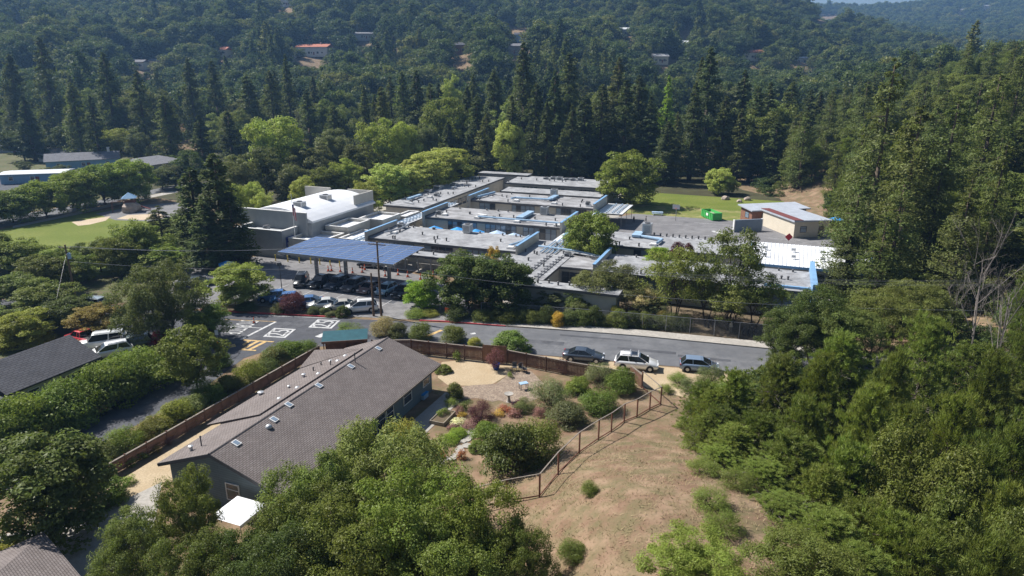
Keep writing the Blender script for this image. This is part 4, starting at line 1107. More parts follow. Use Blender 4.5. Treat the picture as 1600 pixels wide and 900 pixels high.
w = 2.7
mb = MB(); mb.add([(-w / 2, -w / 2, 2.2), (w / 2, -w / 2, 2.2), (w / 2, w / 2, 2.2), (-w / 2, w / 2, 2.2), (0, 0, 2.65)], [(0, 1, 4), (1, 2, 4), (2, 3, 4), (3, 0, 4)]); mb.box(-w / 2, w / 2, -w / 2, -w / 2 + .02, 1.95, 2.2).box(-w / 2, w / 2, w / 2 - .02, w / 2, 1.95, 2.2)
mb.build('cover', 'tarp_white', t)
for a in (-1, 1):
    for b in (-1, 1): MB().cyl((a * 1.3, b * 1.3, 0), (a * 1.3, b * 1.3, 2.2), 0.03, None, 6).build('leg', 'galv', t)

# ------------------------------------------------------------------ plants: prototypes
def leaf_mesh(name, c, nrm, size, aspect, rng, m='leaf', tint=None):
    """one small folded quad for each leaf or leaf spray"""
    n = len(c)
    nrm = nrm / np.maximum(np.linalg.norm(nrm, axis=1, keepdims=True), 1e-6)
    ref = rng.normal(size=(n, 3))
    u = np.cross(nrm, ref); u /= np.maximum(np.linalg.norm(u, axis=1, keepdims=True), 1e-6)
    w = np.cross(nrm, u)
    s = np.asarray(size).reshape(-1, 1) * np.ones((n, 1))
    co = np.empty((n, 4, 3))
    co[:, 0] = c - u * s
    co[:, 1] = c + w * s * aspect - nrm * s * 0.2
    co[:, 2] = c + u * s
    co[:, 3] = c - w * s * aspect - nrm * s * 0.2
    return raw_mesh(name, co, m, rng.uniform(0, 1, n) if tint is None else tint)
def raw_mesh(name, co, m, tint):
    n, k, _ = co.shape
    me = bpy.data.meshes.new(name)
    me.vertices.add(n * k); me.vertices.foreach_set('co', co.reshape(-1).astype(np.float32))
    me.loops.add(n * k); me.loops.foreach_set('vertex_index', np.arange(n * k, dtype=np.int32))
    me.polygons.add(n); me.polygons.foreach_set('loop_start', np.arange(0, n * k, k, dtype=np.int32))
    try: me.polygons.foreach_set('loop_total', np.full(n, k, dtype=np.int32))
    except Exception: pass
    at = me.attributes.new('tint', 'FLOAT', 'FACE')
    at.data.foreach_set('value', np.asarray(tint, dtype=np.float32))
    me.materials.append(M[m] if isinstance(m, str) else m)
    me.update(calc_edges=True)
    return me
def sph(rng, n):
    d = rng.normal(size=(n, 3))
    return d / np.linalg.norm(d, axis=1, keepdims=True)

def broadleaf(seed, h, w, n_clump, n_leaf, leaf, base=0.22, m='leaf', shape=1.0, clump=(0.13, 0.22), aspect=0.5, droop=0.0, flat=1.0, trunkmat='bark', lobes=5, trunks=1):
    """tapered trunk with limbs, crown of leaf clumps on a lumpy hull with gaps between"""
    rng = np.random.default_rng(seed)
    zc = h * (base + (1 - base) * 0.5); rz = h * (1 - base) * 0.5 * flat; rw = w / 2
    # boughs: uneven lobes thrown out from the trunk, leaf clumps over their outer faces
    nl = lobes * 2 + 1
    lc, lr = [], []
    for k in range(nl):
        zf = (-0.9 if base < 0.13 else -0.5) + (1.8 if base < 0.13 else 1.4) * (k + rng.uniform(0, 1)) / nl
        az = k * 2.4 + rng.normal(0, 0.5)
        rr_ = math.sqrt(max(0.0, 1 - min(1, abs(zf)) ** 2)) * rng.uniform(0.35, 0.8)
        tp = 1.0 - max(0, zf) * (1 - shape) * 0.7
        lc.append((math.cos(az) * rr_ * rw * tp, math.sin(az) * rr_ * rw * tp, zc + zf * rz * 0.8)); lr.append(rng.uniform(0.33, 0.50) * rw * (0.75 + 0.4 * tp))
    lc = np.array(lc); lr = np.array(lr)
    cs = []
    while len(cs) < n_clump:
        k = rng.integers(0, nl); d = sph(rng, 1)[0]
        if d[2] < -0.55: continue
        p = lc[k] + d * lr[k] * rng.uniform(0.7, 1.08) * np.array([1, 1, 0.85 * min(1.3, rz / rw)])
        if rng.uniform() < 0.85 and (np.linalg.norm((p - lc) / np.array([1, 1, 0.85]), axis=1) < lr * 0.62).any(): continue
        p[2] = min(max(p[2], 0.08 * h), h)
        cs.append(p)
    cs = np.array(cs)
    cr = rng.uniform(*clump, n_clump) * w
    idx = np.repeat(np.arange(n_clump), n_leaf)
    N = len(idx)
    d = sph(rng, N); d[:, 2] = d[:, 2] * 0.8 + 0.12
    rad = cr[idx] * rng.uniform(0.25, 1.0, N) ** 0.5
    pos = cs[idx] + d * rad[:, None] * np.array([1.0, 1.0, 0.72])
    pos[:, 2] -= droop * rng.uniform(0, 1, N) * rad
    pos[:, 2] = np.maximum(pos[:, 2], 0.04)
    nr = d * 0.7 + np.array([0, 0, 0.55]) + rng.normal(size=(N, 3)) * 0.45
    tint = np.clip(rng.uniform(0, 1, n_clump)[idx] * 0.5 + rng.uniform(0, 1, N) * 0.5, 0, 1)
    crown = leaf_mesh('crown', pos, nr, leaf * rng.uniform(0.7, 1.3, N), aspect, rng, m, tint)
    tb = MB()
    for k in range(trunks):
        ox, oy = (0, 0) if trunks == 1 else (0.12 * w * math.cos(k * 2.4), 0.12 * w * math.sin(k * 2.4))
        top = Vector((ox * 1.4, oy * 1.4, h * (base + 0.25)))
        r0 = 0.016 * h + 0.006 * w
        if trunks > 1: r0 *= 0.6
        mid = Vector((ox * 0.8 + rng.normal() * 0.02 * w, oy * 0.8 + rng.normal() * 0.02 * w, h * base * 0.7))
        tb.tube([(ox * 0.3, oy * 0.3, -0.3), tuple(mid), tuple(top)], r0, 7, r0 * 0.5)
        for j in rng.choice(n_clump, min(n_clump, 11), replace=False):
            e = Vector(cs[j]); s0 = mid.lerp(top, rng.uniform(0.1, 1))
            md = s0.lerp(e, 0.5) + Vector((0, 0, 0.04 * h))
            tb.tube([s0, md, e], r0 * 0.42, 5, r0 * 0.1)
    return (tb.mesh('trunk', trunkmat, True), crown, h, w)

def redwood(seed, h=30.0, w=9.0, nb=230, nl=60, leaf=0.30, m='leaf', power=0.8, gap=0.0, start=0.06, spread=0.32, lowcut=0.0):
    """tall conifer: whorls of drooping boughs shortening towards a pointed top"""
    rng = np.random.default_rng(seed)
    P_, N_, S_, T_ = [], [], [], []
    tb = MB(); r0 = h * 0.017
    tb.tube([(0, 0, -0.5), (0, 0, h * 0.5), (0, 0, h * 0.98)], r0, 7, 0.05)
    for b in range(nb):
        t = start + (1 - start) * (b + rng.uniform(0, 1)) / nb
        if rng.uniform() < gap: continue
        R_ = 0.5 * w * (1 - t) ** power * rng.uniform(0.6, 1.12) + 0.12
        if t < 0.18: R_ *= 0.75 + 1.2 * t
        az = rng.uniform(0, 2 * math.pi)
        dr = rng.uniform(0.12, 0.34)
        n = max(8, int(nl * (0.35 + 0.65 * R_ / (0.5 * w))))
        s = rng.uniform(0.12, 1.0, n) ** 0.7
        lat = rng.normal(0, spread * 0.5, n) * R_ * (0.35 + 0.5 * s)
        x = s * R_; zz = t * h - dr * R_ * s ** 1.3 + rng.normal(0, 0.13, n) * R_ + 0.18 * R_ * s ** 3
        px = x * math.cos(az) - lat * math.sin(az); py = x * math.sin(az) + lat * math.cos(az)
        P_.append(np.stack([px, py, zz - np.abs(lat) * 0.2], -1))
        nn = np.stack([np.full(n, math.cos(az) * 0.5), np.full(n, math.sin(az) * 0.5), np.full(n, 0.6)], -1) + rng.normal(0, 0.55, (n, 3))
        N_.append(nn); S_.append(leaf * rng.uniform(0.6, 1.3, n)); T_.append(np.clip(rng.uniform(0, 1) * 0.55 + 0.45 * rng.uniform(0, 1, n), 0, 1))
        if b % 3 == 0:
            tb.cyl((0, 0, t * h), (0.8 * R_ * math.cos(az), 0.8 * R_ * math.sin(az), t * h - dr * R_ * 0.6), r0 * 0.22, 0.02, 4, False)
    crown = leaf_mesh('crown', np.concatenate(P_), np.concatenate(N_), np.concatenate(S_), 0.42, rng, m, np.concatenate(T_))
    return (tb.mesh('trunk', 'bark', True), crown, h, w)

DEAD = []
def pine(seed, h=11.0, w=7.5, nb=60, tufts=15, needles=28, length=0.40, base=0.18, roundness=0.55):
    """open pine: limbs ending in brushes of long needles with upright tips"""
    rng = np.random.default_rng(seed)
    tb = MB(); r0 = 0.02 * h
    tb.tube([(0, 0, -0.3), (0.02 * w, 0.01 * w, h * 0.4), (0.01 * w, -0.02 * w, h * 0.94)], r0, 7, 0.04)
    cs, ds = [], []
    for b in range(nb):
        t = base + (1 - base) * (b + rng.uniform(0, 1)) / nb
        prof = (1 - ((t - base) / (1 - base)) ** 1.7) ** roundness
        R_ = 0.5 * w * prof * rng.uniform(0.65, 1.1)
        az = b * 2.4 + rng.normal(0, 0.4)
        up = rng.uniform(0.05, 0.5)
        e = np.array([R_ * math.cos(az), R_ * math.sin(az), t * h + up * R_ * 0.5])
        o = np.array([0, 0, t * h])
        tb.cyl(o, e * 0.92 + o * 0.08, r0 * 0.3, 0.025, 4, False)
        for k in range(tufts):
            s = rng.uniform(0.35, 1.03)
            p = o + (e - o) * s + rng.normal(0, 0.085 * w * (0.4 + s * 0.6), 3) * np.array([1, 1, 0.6])
            cs.append(p); ds.append((e - o) / max(np.linalg.norm(e - o), 0.1) * 0.5 + np.array([0, 0, 0.9]))
    dead = MB()
    for k in range(34):
        az = rng.uniform(0, 6.28); z0 = h * rng.uniform(base * 0.7, 0.62); L_ = 0.5 * w * rng.uniform(0.5, 0.95)
        a0 = Vector((0.15 * math.cos(az), 0.15 * math.sin(az), z0)); a1 = a0 + Vector((math.cos(az) * L_ * .6, math.sin(az) * L_ * .6, rng.uniform(-.1, .35)))
        a2 = a0 + Vector((math.cos(az + .3) * L_, math.sin(az + .3) * L_, rng.uniform(-.5, .4)))
        dead.tube([a0, a1, a2], 0.03, 4, 0.012)
        dead.cyl(a1, a1 + (a2 - a1).lerp(Vector((0, 0, .6)), .5), 0.018, 0.008, 3, False)
    DEAD.append(dead.mesh('dead_branch', 'bark_grey'))
    cs = np.array(cs); ds = np.array(ds)
    n = len(cs); idx = np.repeat(np.arange(n), needles); N = len(idx)
    d = sph(rng, N) * 0.85 + ds[idx]; d /= np.linalg.norm(d, axis=1, keepdims=True)
    L = length * rng.uniform(0.6, 1.2, N)[:, None]
    side = np.cross(d, rng.normal(size=(N, 3))); side /= np.maximum(np.linalg.norm(side, axis=1, keepdims=True), 1e-6)
    p0 = cs[idx] + rng.normal(0, 0.09, (N, 3))
    co = np.empty((N, 3, 3))
    co[:, 0] = p0 - side * 0.03; co[:, 1] = p0 + side * 0.03; co[:, 2] = p0 + d * L
    tint = np.clip(rng.uniform(0, 1, n)[idx] * 0.6 + rng.uniform(0, 0.4, N), 0, 1)
    return (tb.mesh('trunk', 'bark', True), raw_mesh('crown', co, 'leaf', tint), h, w)

def cedar(seed, h=11.0, w=8.0):
    """spreading cedar with flat layered boughs"""
    rng = np.random.default_rng(seed)
    tb = MB(); tb.tube([(0, 0, -0.3), (0, 0, h * 0.97)], 0.24, 7, 0.04)
    P_, N_ = [], []
    for t in np.linspace(0.16, 0.99, 17):
        R_ = 0.5 * w * (1 - t) ** 0.7 + 0.25
        for k in range(6):
            az = rng.uniform(0, 6.28); r_ = R_ * rng.uniform(0.6, 1.1)
            n = int(60 + 40 * r_)
            s = rng.uniform(0.15, 1, n) ** 0.6; lat = rng.normal(0, 0.15, n) * r_ * (0.4 + s)
            x = s * r_
            P_.append(np.stack([x * math.cos(az) - lat * math.sin(az), x * math.sin(az) + lat * math.cos(az), t * h + 0.10 * r_ * np.sin(s * 3) - 0.16 * r_ * s ** 2 + rng.normal(0, 0.06, n)], -1))
            N_.append(np.array([0, 0, 1.0]) + rng.normal(0, 0.3, (n, 3)))
            tb.cyl((0, 0, t * h), (0.8 * r_ * math.cos(az), 0.8 * r_ * math.sin(az), t * h), 0.05, 0.02, 4, False)
    pos = np.concatenate(P_)
    return (tb.mesh('trunk', 'bark', True), leaf_mesh('crown', pos, np.concatenate(N_), 0.13 * rng.uniform(0.6, 1.4, len(pos)), 0.5, rng), h, w)

def shrub(seed, h, w, n_clump, n_leaf, leaf, aspect=0.5, clump=(0.16, 0.26), tight=False, upright=False):
    rng = np.random.default_rng(seed)
    cs = []
    while len(cs) < n_clump:
        d = sph(rng, 1)[0]
        if d[2] < -0.1: continue
        r = rng.uniform(0.75, 1) if tight else rng.uniform(0.4, 1) ** 0.5
        cs.append((d[0] * w * 0.40 * r, d[1] * w * 0.40 * r, max(0.06, 0.12 + 0.75 * d[2] * r) * h))
    cs = np.array(cs); cr = rng.uniform(*clump, n_clump) * w
    idx = np.repeat(np.arange(n_clump), n_leaf); N = len(idx)
    d = sph(rng, N); d[:, 2] = d[:, 2] * 0.75 + 0.15
    rad = cr[idx] * rng.uniform(0.4, 1.0, N) ** 0.5
    pos = cs[idx] + d * rad[:, None] * np.array([1, 1, 0.9 * h / w if not upright else 1.3])
    pos[:, 2] = np.maximum(pos[:, 2], 0.03)
    nr = d * 0.8 + np.array([0, 0, 0.4]) + rng.normal(size=(N, 3)) * (0.2 if tight else 0.45)
    tint = np.clip(rng.uniform(0, 1, n_clump)[idx] * 0.5 + rng.uniform(0, 0.5, N), 0, 1)
    fol = leaf_mesh('foliage', pos, nr, leaf * rng.uniform(0.7, 1.3, N), aspect, rng, 'leaf', tint)
    tb = MB()
    for j in range(min(7, n_clump)):
        e = Vector(cs[j]); tb.tube([(0.03 * w * math.cos(j), 0.03 * w * math.sin(j), -0.15), tuple(e * 0.5), tuple(e)], 0.022 * w, 5, 0.008 * w)
    return (tb.mesh('stem', 'bark', True), fol, h, w)

PROTO = {
    'oak': [broadleaf(11, 8, 8, 210, 210, 0.08, 0.1, clump=(0.06, 0.12)), broadleaf(12, 8, 8, 200, 220, 0.08, 0.12, lobes=7, clump=(0.06, 0.12)), broadleaf(13, 8, 8, 220, 200, 0.08, 0.1, lobes=6, trunks=3, clump=(0.06, 0.12))],
    'walnut': [broadleaf(21, 8, 9, 240, 150, 0.13, 0.12, aspect=0.3, droop=0.9, clump=(0.06, 0.11), lobes=8, trunks=2)],
    'midtree': [broadleaf(31, 8, 7, 150, 110, 0.14, 0.1, lobes=6, clump=(0.08, 0.14)), broadleaf(32, 8, 7, 140, 115, 0.14, 0.11, lobes=8, clump=(0.08, 0.14)), broadleaf(33, 9, 6.5, 150, 110, 0.14, 0.08, shape=0.65, lobes=7, clump=(0.08, 0.14)), broadleaf(34, 9, 7, 140, 115, 0.14, 0.08, shape=0.8, lobes=5, clump=(0.08, 0.15))],
    'round': [broadleaf(35, 8, 8, 200, 110, 0.15, 0.03, lobes=8, clump=(0.08, 0.14)), broadleaf(36, 8, 7.6, 200, 110, 0.15, 0.03, lobes=7, clump=(0.08, 0.14))],
    'airy': [broadleaf(41, 9, 7, 100, 85, 0.15, 0.2, clump=(0.08, 0.15), aspect=0.35, droop=0.5, lobes=8, trunks=2), broadleaf(42, 9, 7, 105, 80, 0.15, 0.18, clump=(0.08, 0.15), aspect=0.35, droop=0.6, lobes=8, trunks=3)],
    'poplar': [broadleaf(51, 12, 7, 150, 110, 0.17, 0.05, shape=0.4, lobes=8, clump=(0.08, 0.15)), broadleaf(52, 12, 7, 150, 110, 0.17, 0.05, shape=0.5, lobes=9, clump=(0.08, 0.15))],
    'redwood': [redwood(61), redwood(62, nb=210, gap=0.08, power=0.6), redwood(63, nb=240, power=0.55), redwood(64, nb=200, gap=0.12, power=0.7, spread=0.4)],
    'ragged': [redwood(65, 26, 10, 190, 100, 0.24, gap=0.34, power=0.5, start=0.05, spread=0.5), redwood(66, 26, 10, 180, 100, 0.24, gap=0.42, power=0.55, start=0.06, spread=0.46)],
    'pine': [pine(71, roundness=0.9), pine(72, nb=54, tufts=16, roundness=0.75), pine(73, h=11, w=7, nb=66, roundness=1.05)],
    'cedar': [cedar(81), cedar(82)],
    'bush': [shrub(91, 2, 2.6, 50, 190, 0.055), shrub(92, 2, 2.6, 45, 210, 0.055), shrub(93, 2, 2.4, 60, 160, 0.05, 0.35)],
    'clipped': [shrub(94, 2, 2.8, 90, 130, 0.05, 0.5, (0.10, 0.15), tight=True)],
    'wispy': [shrub(95, 2.2, 2.4, 46, 150, 0.07, 0.16, (0.12, 0.22), upright=True)],
    'small': [shrub(96, 1, 1.1, 22, 42, 0.045), shrub(97, 1, 1.1, 18, 46, 0.05, 0.3, upright=True)],
}
PLANT_ID = [0]
PLANTED = []
def plant(kind, x, y, h, w, tint, label, cat='tree', group=None, name=None, rot=None, lean=(0, 0), z=None):
    PLANT_ID[0] += 1
    rg = random.Random(PLANT_ID[0] * 7919 + 3)
    tr, cr, ph, pw = rg.choice(PROTO[kind])
    o = thing(name or (kind + '_tree'), label, cat, (x, y, (g1(x, y) if z is None else z)), rg.uniform(0, 6.28) if rot is None else rot, group)
    o.scale = (w / pw, w / pw, h / ph)
    if lean != (0, 0): o.rotation_euler = (lean[0], lean[1], o.rotation_euler.z)
    link(tr.name.split('.')[0], tr, o)
    if kind == 'pine': link('dead_branch', DEAD[[id(q[1]) for q in PROTO['pine']].index(id(cr))], o)
    c = link(cr.name.split('.')[0], cr, o)
    v = rg.uniform(0.8, 1.2) * 1.34
    c.color = (tint[0] * v * rg.uniform(0.96, 1.1), tint[1] * v * 1.03, tint[2] * v * rg.uniform(0.75, 0.95), 1)
    PLANTED.append((x, y, h, w))
    return o
def top_at(px, py, Y):
    """x and height of a thing standing at depth Y whose top shows at the pixel"""
    d = ray(px, py); t = Y / d[1]
    return d[0] * t, CAM_H + d[2] * t
def tree_top(kind, px, ytop, Y, w, tint, label, group=None, cat='tree', name=None, **k):
    x, zt = top_at(px, ytop, Y)
    gz = g1(x, Y)
    h = max(zt - gz, 1.2)
    return plant(kind, x, Y, h, w, tint, label, cat, group, name, **k)
def bush_px(kind, px, py, h, w, tint, label, group=None, name='shrub', cat='shrub', terrain=False, **k):
    p = PT(px, py) if terrain else P(px, py)
    return plant(kind, p.x, p.y, h, w, tint, label, cat, group, name, **k)

G = dict(oak=(0.102, 0.12, 0.035), oak_dk=(0.07, 0.09, 0.029), walnut=(0.13, 0.155, 0.052), bright=(0.145, 0.18, 0.045), light=(0.20, 0.235, 0.065),
         plane=(0.24, 0.265, 0.085), redwood=(0.068, 0.084, 0.036), redwood_dk=(0.048, 0.064, 0.032), fir=(0.095, 0.106, 0.042), lime=(0.17, 0.24, 0.04), pine=(0.12, 0.145, 0.038),
         olive=(0.105, 0.115, 0.055), hedge=(0.11, 0.15, 0.036), yellow=(0.21, 0.21, 0.05), purple=(0.085, 0.03, 0.045), maroon=(0.12, 0.02, 0.03),
         sage=(0.17, 0.19, 0.11), rust=(0.165, 0.135, 0.045), gold=(0.35, 0.24, 0.06), pink=(0.21, 0.11, 0.125), white=(0.5, 0.5, 0.42), red=(0.24, 0.07, 0.05), ragged=(0.092, 0.108, 0.04))

# ------------------------------------------------------------------ planting
T = tree_top
def behind(px):
    for q, w in ((60, 'behind the flat pale roofed house'), (230, 'behind the grey and blue houses beyond the park'), (350, 'behind the dark conifers by the gymnasium'), (440, 'behind the gymnasium front'), (540, 'behind the gymnasium vault'),
                 (640, 'behind the first plane trees'), (720, 'behind the tallest plane trees'), (830, 'behind the pale link roof'), (950, 'behind the rear classroom block'), (1040, 'behind the large round field tree'), (1110, 'beside the lime green conifer'), (1180, 'behind the boulders of the school field')):
        if px < q: return w
    return 'behind the brown shed'
def relabel(o, noun, px):
    h = o.scale.z * 30 if noun != 'broad leaved tree' else o.scale.z * 30
    c = [x for x in o.children if x.name.startswith('crown')][0].color
    hue = 'olive' if c[0] > 0.135 else ('very dark' if c[0] < 0.085 else 'dark green')
    size = 'towering' if h > 31 else ('tall' if h > 25 else 'shorter')
    shape = 'broad' if o.scale.x / o.scale.z > 1.35 else 'slender'
    o['label'] = f"{size} {shape} {hue} {noun} {behind(px)}"
    o['group'] = f"{size} {shape} {hue} {noun}s {behind(px)}"
    return o
# foreground, below the camera
T('round', 55, 690, 42, 8.6, G['oak_dk'], 'broad dark green oak at the corner of the driveway and the street')
T('oak', 200, 808, 35.5, 4.6, G['oak'], 'oak leaning over the brown hip roof by the driveway')
T('oak', 288, 742, 37, 4.0, G['oak'], 'oak in front of the teal gable wall')
T('oak', 405, 825, 34, 4.8, G['oak_dk'], 'dark oak beside the white garden tent')
T('oak', 300, 845, 32.5, 5.0, G['oak_dk'], 'low dark oak between the hip roof and the garden tent')
T('walnut', 600, 668, 41, 8.0, G['walnut'], 'broad leafy tree with drooping leaves overhanging the shingle roof edge')
T('walnut', 480, 722, 38, 6.0, G['walnut'], 'second drooping leafy tree against the shingle roof')
T('oak', 480, 780, 34.5, 6.5, G['oak'], 'green oak below the drooping leafy trees, next to the garden tent')
T('oak', 640, 742, 34.5, 7.5, G['bright'], 'bright green oak at the garden end below the small silver tree')
T('oak', 745, 770, 33.5, 5.5, G['bright'], 'bright green young oak at the near end of the deer fence')
T('oak', 560, 800, 32, 7.0, G['oak'], 'rounded green oak in front of the bright green oaks')
T('oak', 700, 830, 31, 6.0, G['bright'], 'fresh green oak on the bank below the deer fence')
T('oak', 815, 825, 32, 3.4, G['oak'], 'small oak sapling at the lower edge of the dry knoll')
T('oak', 430, 850, 30.5, 6.0, G['oak_dk'], 'shaded dark oak at the foot of the slope')
T('oak', 1090, 842, 29, 4.6, G['bright'], 'bright green oak bush at the foot of the pines on the knoll')
T('oak', 1260, 850, 28, 5.5, G['oak'], 'green oak under the pines, lower edge of the wood')
T('oak', 1440, 685, 41, 9.0, G['oak'], 'large dense green oak standing between the pines')
T('oak', 1530, 790, 34, 7.0, G['oak'], 'dense oak below the large oak between the pines')
pg = 'pines on the bank beside the dry knoll'
for px, yt, Y, w in ((1150, 585, 55, 6.5), (1225, 560, 60, 7.5), (1320, 525, 62, 8), (1455, 503, 60, 8), (1560, 560, 54, 8), (1262, 628, 50, 7), (1365, 610, 51, 7.5), (1500, 625, 48, 7.5), (1592, 665, 43, 7.5),
                     (1190, 650, 47, 6.5), (1330, 700, 42, 6.5), (1585, 770, 36, 7), (1225, 790, 36.5, 4.5), (1400, 560, 56, 7), (1290, 560, 57, 7), (1520, 540, 64, 8), (1600, 600, 60, 8), (1118, 612, 54, 5.5), (1150, 668, 46, 5.5), (1240, 680, 42.5, 6.5), (1290, 735, 39, 6), (1195, 725, 41, 5.5), (1350, 790, 35, 6), (1300, 805, 33, 5.5), (1400, 810, 33, 6), (1450, 835, 31, 6), (1560, 850, 30, 6), (1350, 860, 29.5, 5), (1420, 640, 47, 7), (1130, 640, 50, 5), (1540, 700, 41, 7), (1100, 600, 57, 5), (1105, 650, 50, 4.5), (1128, 700, 44.5, 4.5)):
    o = T('pine', px, yt, Y, w * 0.92, tuple(q * (0.8 + 0.45 * ((px * 7 + Y * 3) % 10) / 9) for q in G['pine']), 'bushy pine with long needles on the bank beside the dry knoll', pg, name='pine_tree')
    wh = 'at the edge of the dry knoll' if px < 1240 and Y < 58 else ('in front of the dark street end oaks' if px < 1345 and Y > 55 else ('below the leafless grey trees' if px > 1500 and Y > 50 else ('around the large dense oak' if Y < 49 else 'behind the large dense oak')))
    o['label'] = ('wide ' if w > 7.2 else 'narrower ') + 'bushy pine with long needles ' + wh; o['group'] = 'pines ' + wh
for px, yt, Y, w in ((1285, 455, 73, 9), (1240, 490, 70, 6), (1375, 462, 76, 9), (1440, 445, 80, 8), (1330, 480, 70, 7)):
    T('oak', px, yt, Y, w, G['oak_dk'] if px < 1300 else G['oak'], ('dark green ' if px < 1300 else 'mid green ') + ('broad' if w > 8.5 else 'narrow') + ' oak at the end of the street below the ragged conifers', 'oaks at the end of the street', name='oak_tree')
for px, yt, Y, w in ((1400, 92, 116, 12), (1442, 165, 106, 11.5), (1350, 205, 122, 9.5), (1500, 150, 124, 11), (1565, 112, 132, 11), (1475, 250, 104, 9), (1415, 280, 98, 9), (1348, 270, 99, 9.5), (1385, 345, 90, 8), (1330, 360, 97, 7)):
    T('ragged', px, yt, Y, w * 1.12, G['ragged'], ('tallest' if yt < 130 else 'tall' if yt < 230 else 'lower') + ' ragged conifer with bare trunk stretches ' + ('beside the white roofed hall' if px < 1395 else 'above the leafless trees' if px > 1460 else 'behind the street end oaks'), 'ragged conifers right of the hall', name='conifer_tree')
# trees over the right-hand hillside
rr = random.Random(21)
rightg = 'trees covering the hillside right of the school'
cnt = 0
for i in range(6000):
    if cnt >= 270: break
    Y = 75 + 255 * rr.random() ** 1.25; bx = float(np.interp(Y, HB[:, 1], HB[:, 0]))
    x = bx + rr.uniform(3, 125)
    if x / Y > 0.95 or x / Y < 0.2: continue
    if any((x - a) ** 2 + (Y - b) ** 2 < (0.20 * (w_ + 8)) ** 2 for a, b, h_, w_ in PLANTED): continue
    gz = g1(x, Y); ppx, ppy = proj(x, Y, gz + 6)
    if 1215 < ppx < 1300 and 265 < ppy < 335: continue          # the bare cut bank stays open
    k = rr.random(); cnt += 1
    wh = 'above the bare cut bank' if ppx < 1340 else ('behind the tallest ragged conifers' if Y > 140 else ('between ragged conifers and leafless trees' if Y < 105 else 'among the ragged conifers'))
    rgt = rightg + ' ' + wh
    if k < 0.42: plant('midtree', x, Y, rr.uniform(7, 11), rr.uniform(8, 11), G['oak'], 'rounded dark green tree on the hillside ' + wh, 'tree', rgt, 'hillside_tree')
    elif k < 0.8:
        hh, ww = rr.uniform(12, 21), rr.uniform(7, 10)
        o = plant('ragged', x, Y, hh, ww, G['ragged'], ('towering ' if hh > 18 else 'tall ' if hh > 15 else 'short ') + ('wide' if ww > 8.5 else 'slim') + ' olive green conifer on the hillside ' + wh, 'tree', rgt + ', conifers', 'conifer_tree')
    else: plant('pine', x, Y, rr.uniform(9, 13), rr.uniform(7, 9), G['pine'], 'yellowish pine on the hillside ' + wh, 'tree', rgt + ', pines', 'pine_tree')
for k in range(16):
    x, Y = rr.uniform(42, 72), rr.uniform(34, 74)
    plant('pine', x, Y, rr.uniform(8, 12), rr.uniform(6, 8), G['pine'], 'bushy pine on the slope beyond the leafless grey trees', 'tree', 'pines beyond the leafless trees', 'pine_tree')
# parking lot and school trees
T('round', 372, 415, 93.6, 8.4, G['bright'], 'round bright green tree on the parking island with red kerb')
T('round', 659, 440, 92.0, 5.4, G['lime'], 'small lime green tree by the parking lot entrance')
T('round', 728, 398, 91.5, 9, G['oak_dk'], 'big dark oak between parking lot and street, its stop sign side')
T('round', 784, 404, 91.0, 9, G['oak_dk'], 'big dark oak reaching over the chain link fence')
T('midtree', 770, 386, 100, 2.6, G['gold'], 'golden yellow sapling at the corner of the front canopy')
p = S(-27.5, 108); T('round', 926, 333, p[1], 9, G['bright'], 'round green tree growing between the front office and the playground wing')
T('round', 985, 240, 171, 15, G['bright'], 'large round green tree at the edge of the school field')
T('round', 1126, 264, 188, 8, G['plane'], 'small pale green tree at the back of the school field')
T('midtree', 1146, 282, 188, 4, G['plane'], 'slender pale sapling beside the small pale tree on the field')
for px, yt, Y, w in ((570, 285, 156, 7), (606, 254, 164, 11), (640, 258, 170, 10), (668, 232, 180, 13), (697, 226, 192, 13)):
    T('poplar' if w > 9 else 'round', px, yt, Y, w, G['plane'], 'tall pale green plane tree beside the long classroom block', 'plane trees beside the long block', name='plane_tree')
for px, yt, Y, w, k in ((862, 455, 91, 4.5, 'midtree'), (895, 448, 90.5, 4.5, 'airy'), (930, 425, 91, 6.5, 'airy'), (962, 412, 92, 7, 'airy'), (1000, 440, 90, 6, 'airy'), (905, 470, 88.5, 3.5, 'midtree'), (1020, 470, 87.5, 4, 'airy')):
    T(k, px, yt, Y, w, G['olive'] if px != 895 else G['bright'], 'thin airy olive green tree behind the chain link fence', 'airy trees behind the chain link fence', name='airy_tree')
T('airy', 1004, 452, 88.5, 4.2, (0.42, 0.36, 0.22), 'cream flowering tree among the airy trees behind the chain link fence', name='flowering_tree')
for px, yt, Y, w in ((1062, 382, 88, 9.5), (1150, 362, 86, 9.5), (1185, 430, 84.5, 9), (1110, 420, 87, 7), (1145, 452, 83.5, 7)):
    T('airy', px, yt, Y, w * 0.82, (0.125, 0.145, 0.045), ('tall' if yt < 400 else 'lower') + ' spreading olive green roadside tree ' + ('behind the standing children' if px > 1140 else 'at the end of the fence shrubs'), 'roadside trees before the front wing', name='roadside_tree')
T('midtree', 1030, 388, 104, 5, G['lime'], 'lime green tree in the yard between the two right hand wings')
T('midtree', 1064, 381, 106, 3.6, G['purple'], 'dark purple leaved tree in the yard between the right hand wings')
T('midtree', 1250, 418, 106.5, 4, G['lime'], 'lime green bush tree beside the blue end wall')
# dark conifers beside the gymnasium
for px, yt, Y, w in ((333, 240, 115, 12), (295, 262, 118, 11), (356, 300, 113, 9.5), (316, 315, 112, 9.5)):
    T('redwood', px, yt, Y, w, G['redwood'], 'dark conifer in the clump beside the gymnasium', 'dark conifers beside the gymnasium', name='conifer_tree')
T('cedar', 246, 322, 131, 10, G['fir'], 'flat layered cedar at the edge of the park lawn')
T('cedar', 296, 335, 117, 9, G['redwood'], 'dark spreading cedar before the conifers by the gymnasium')
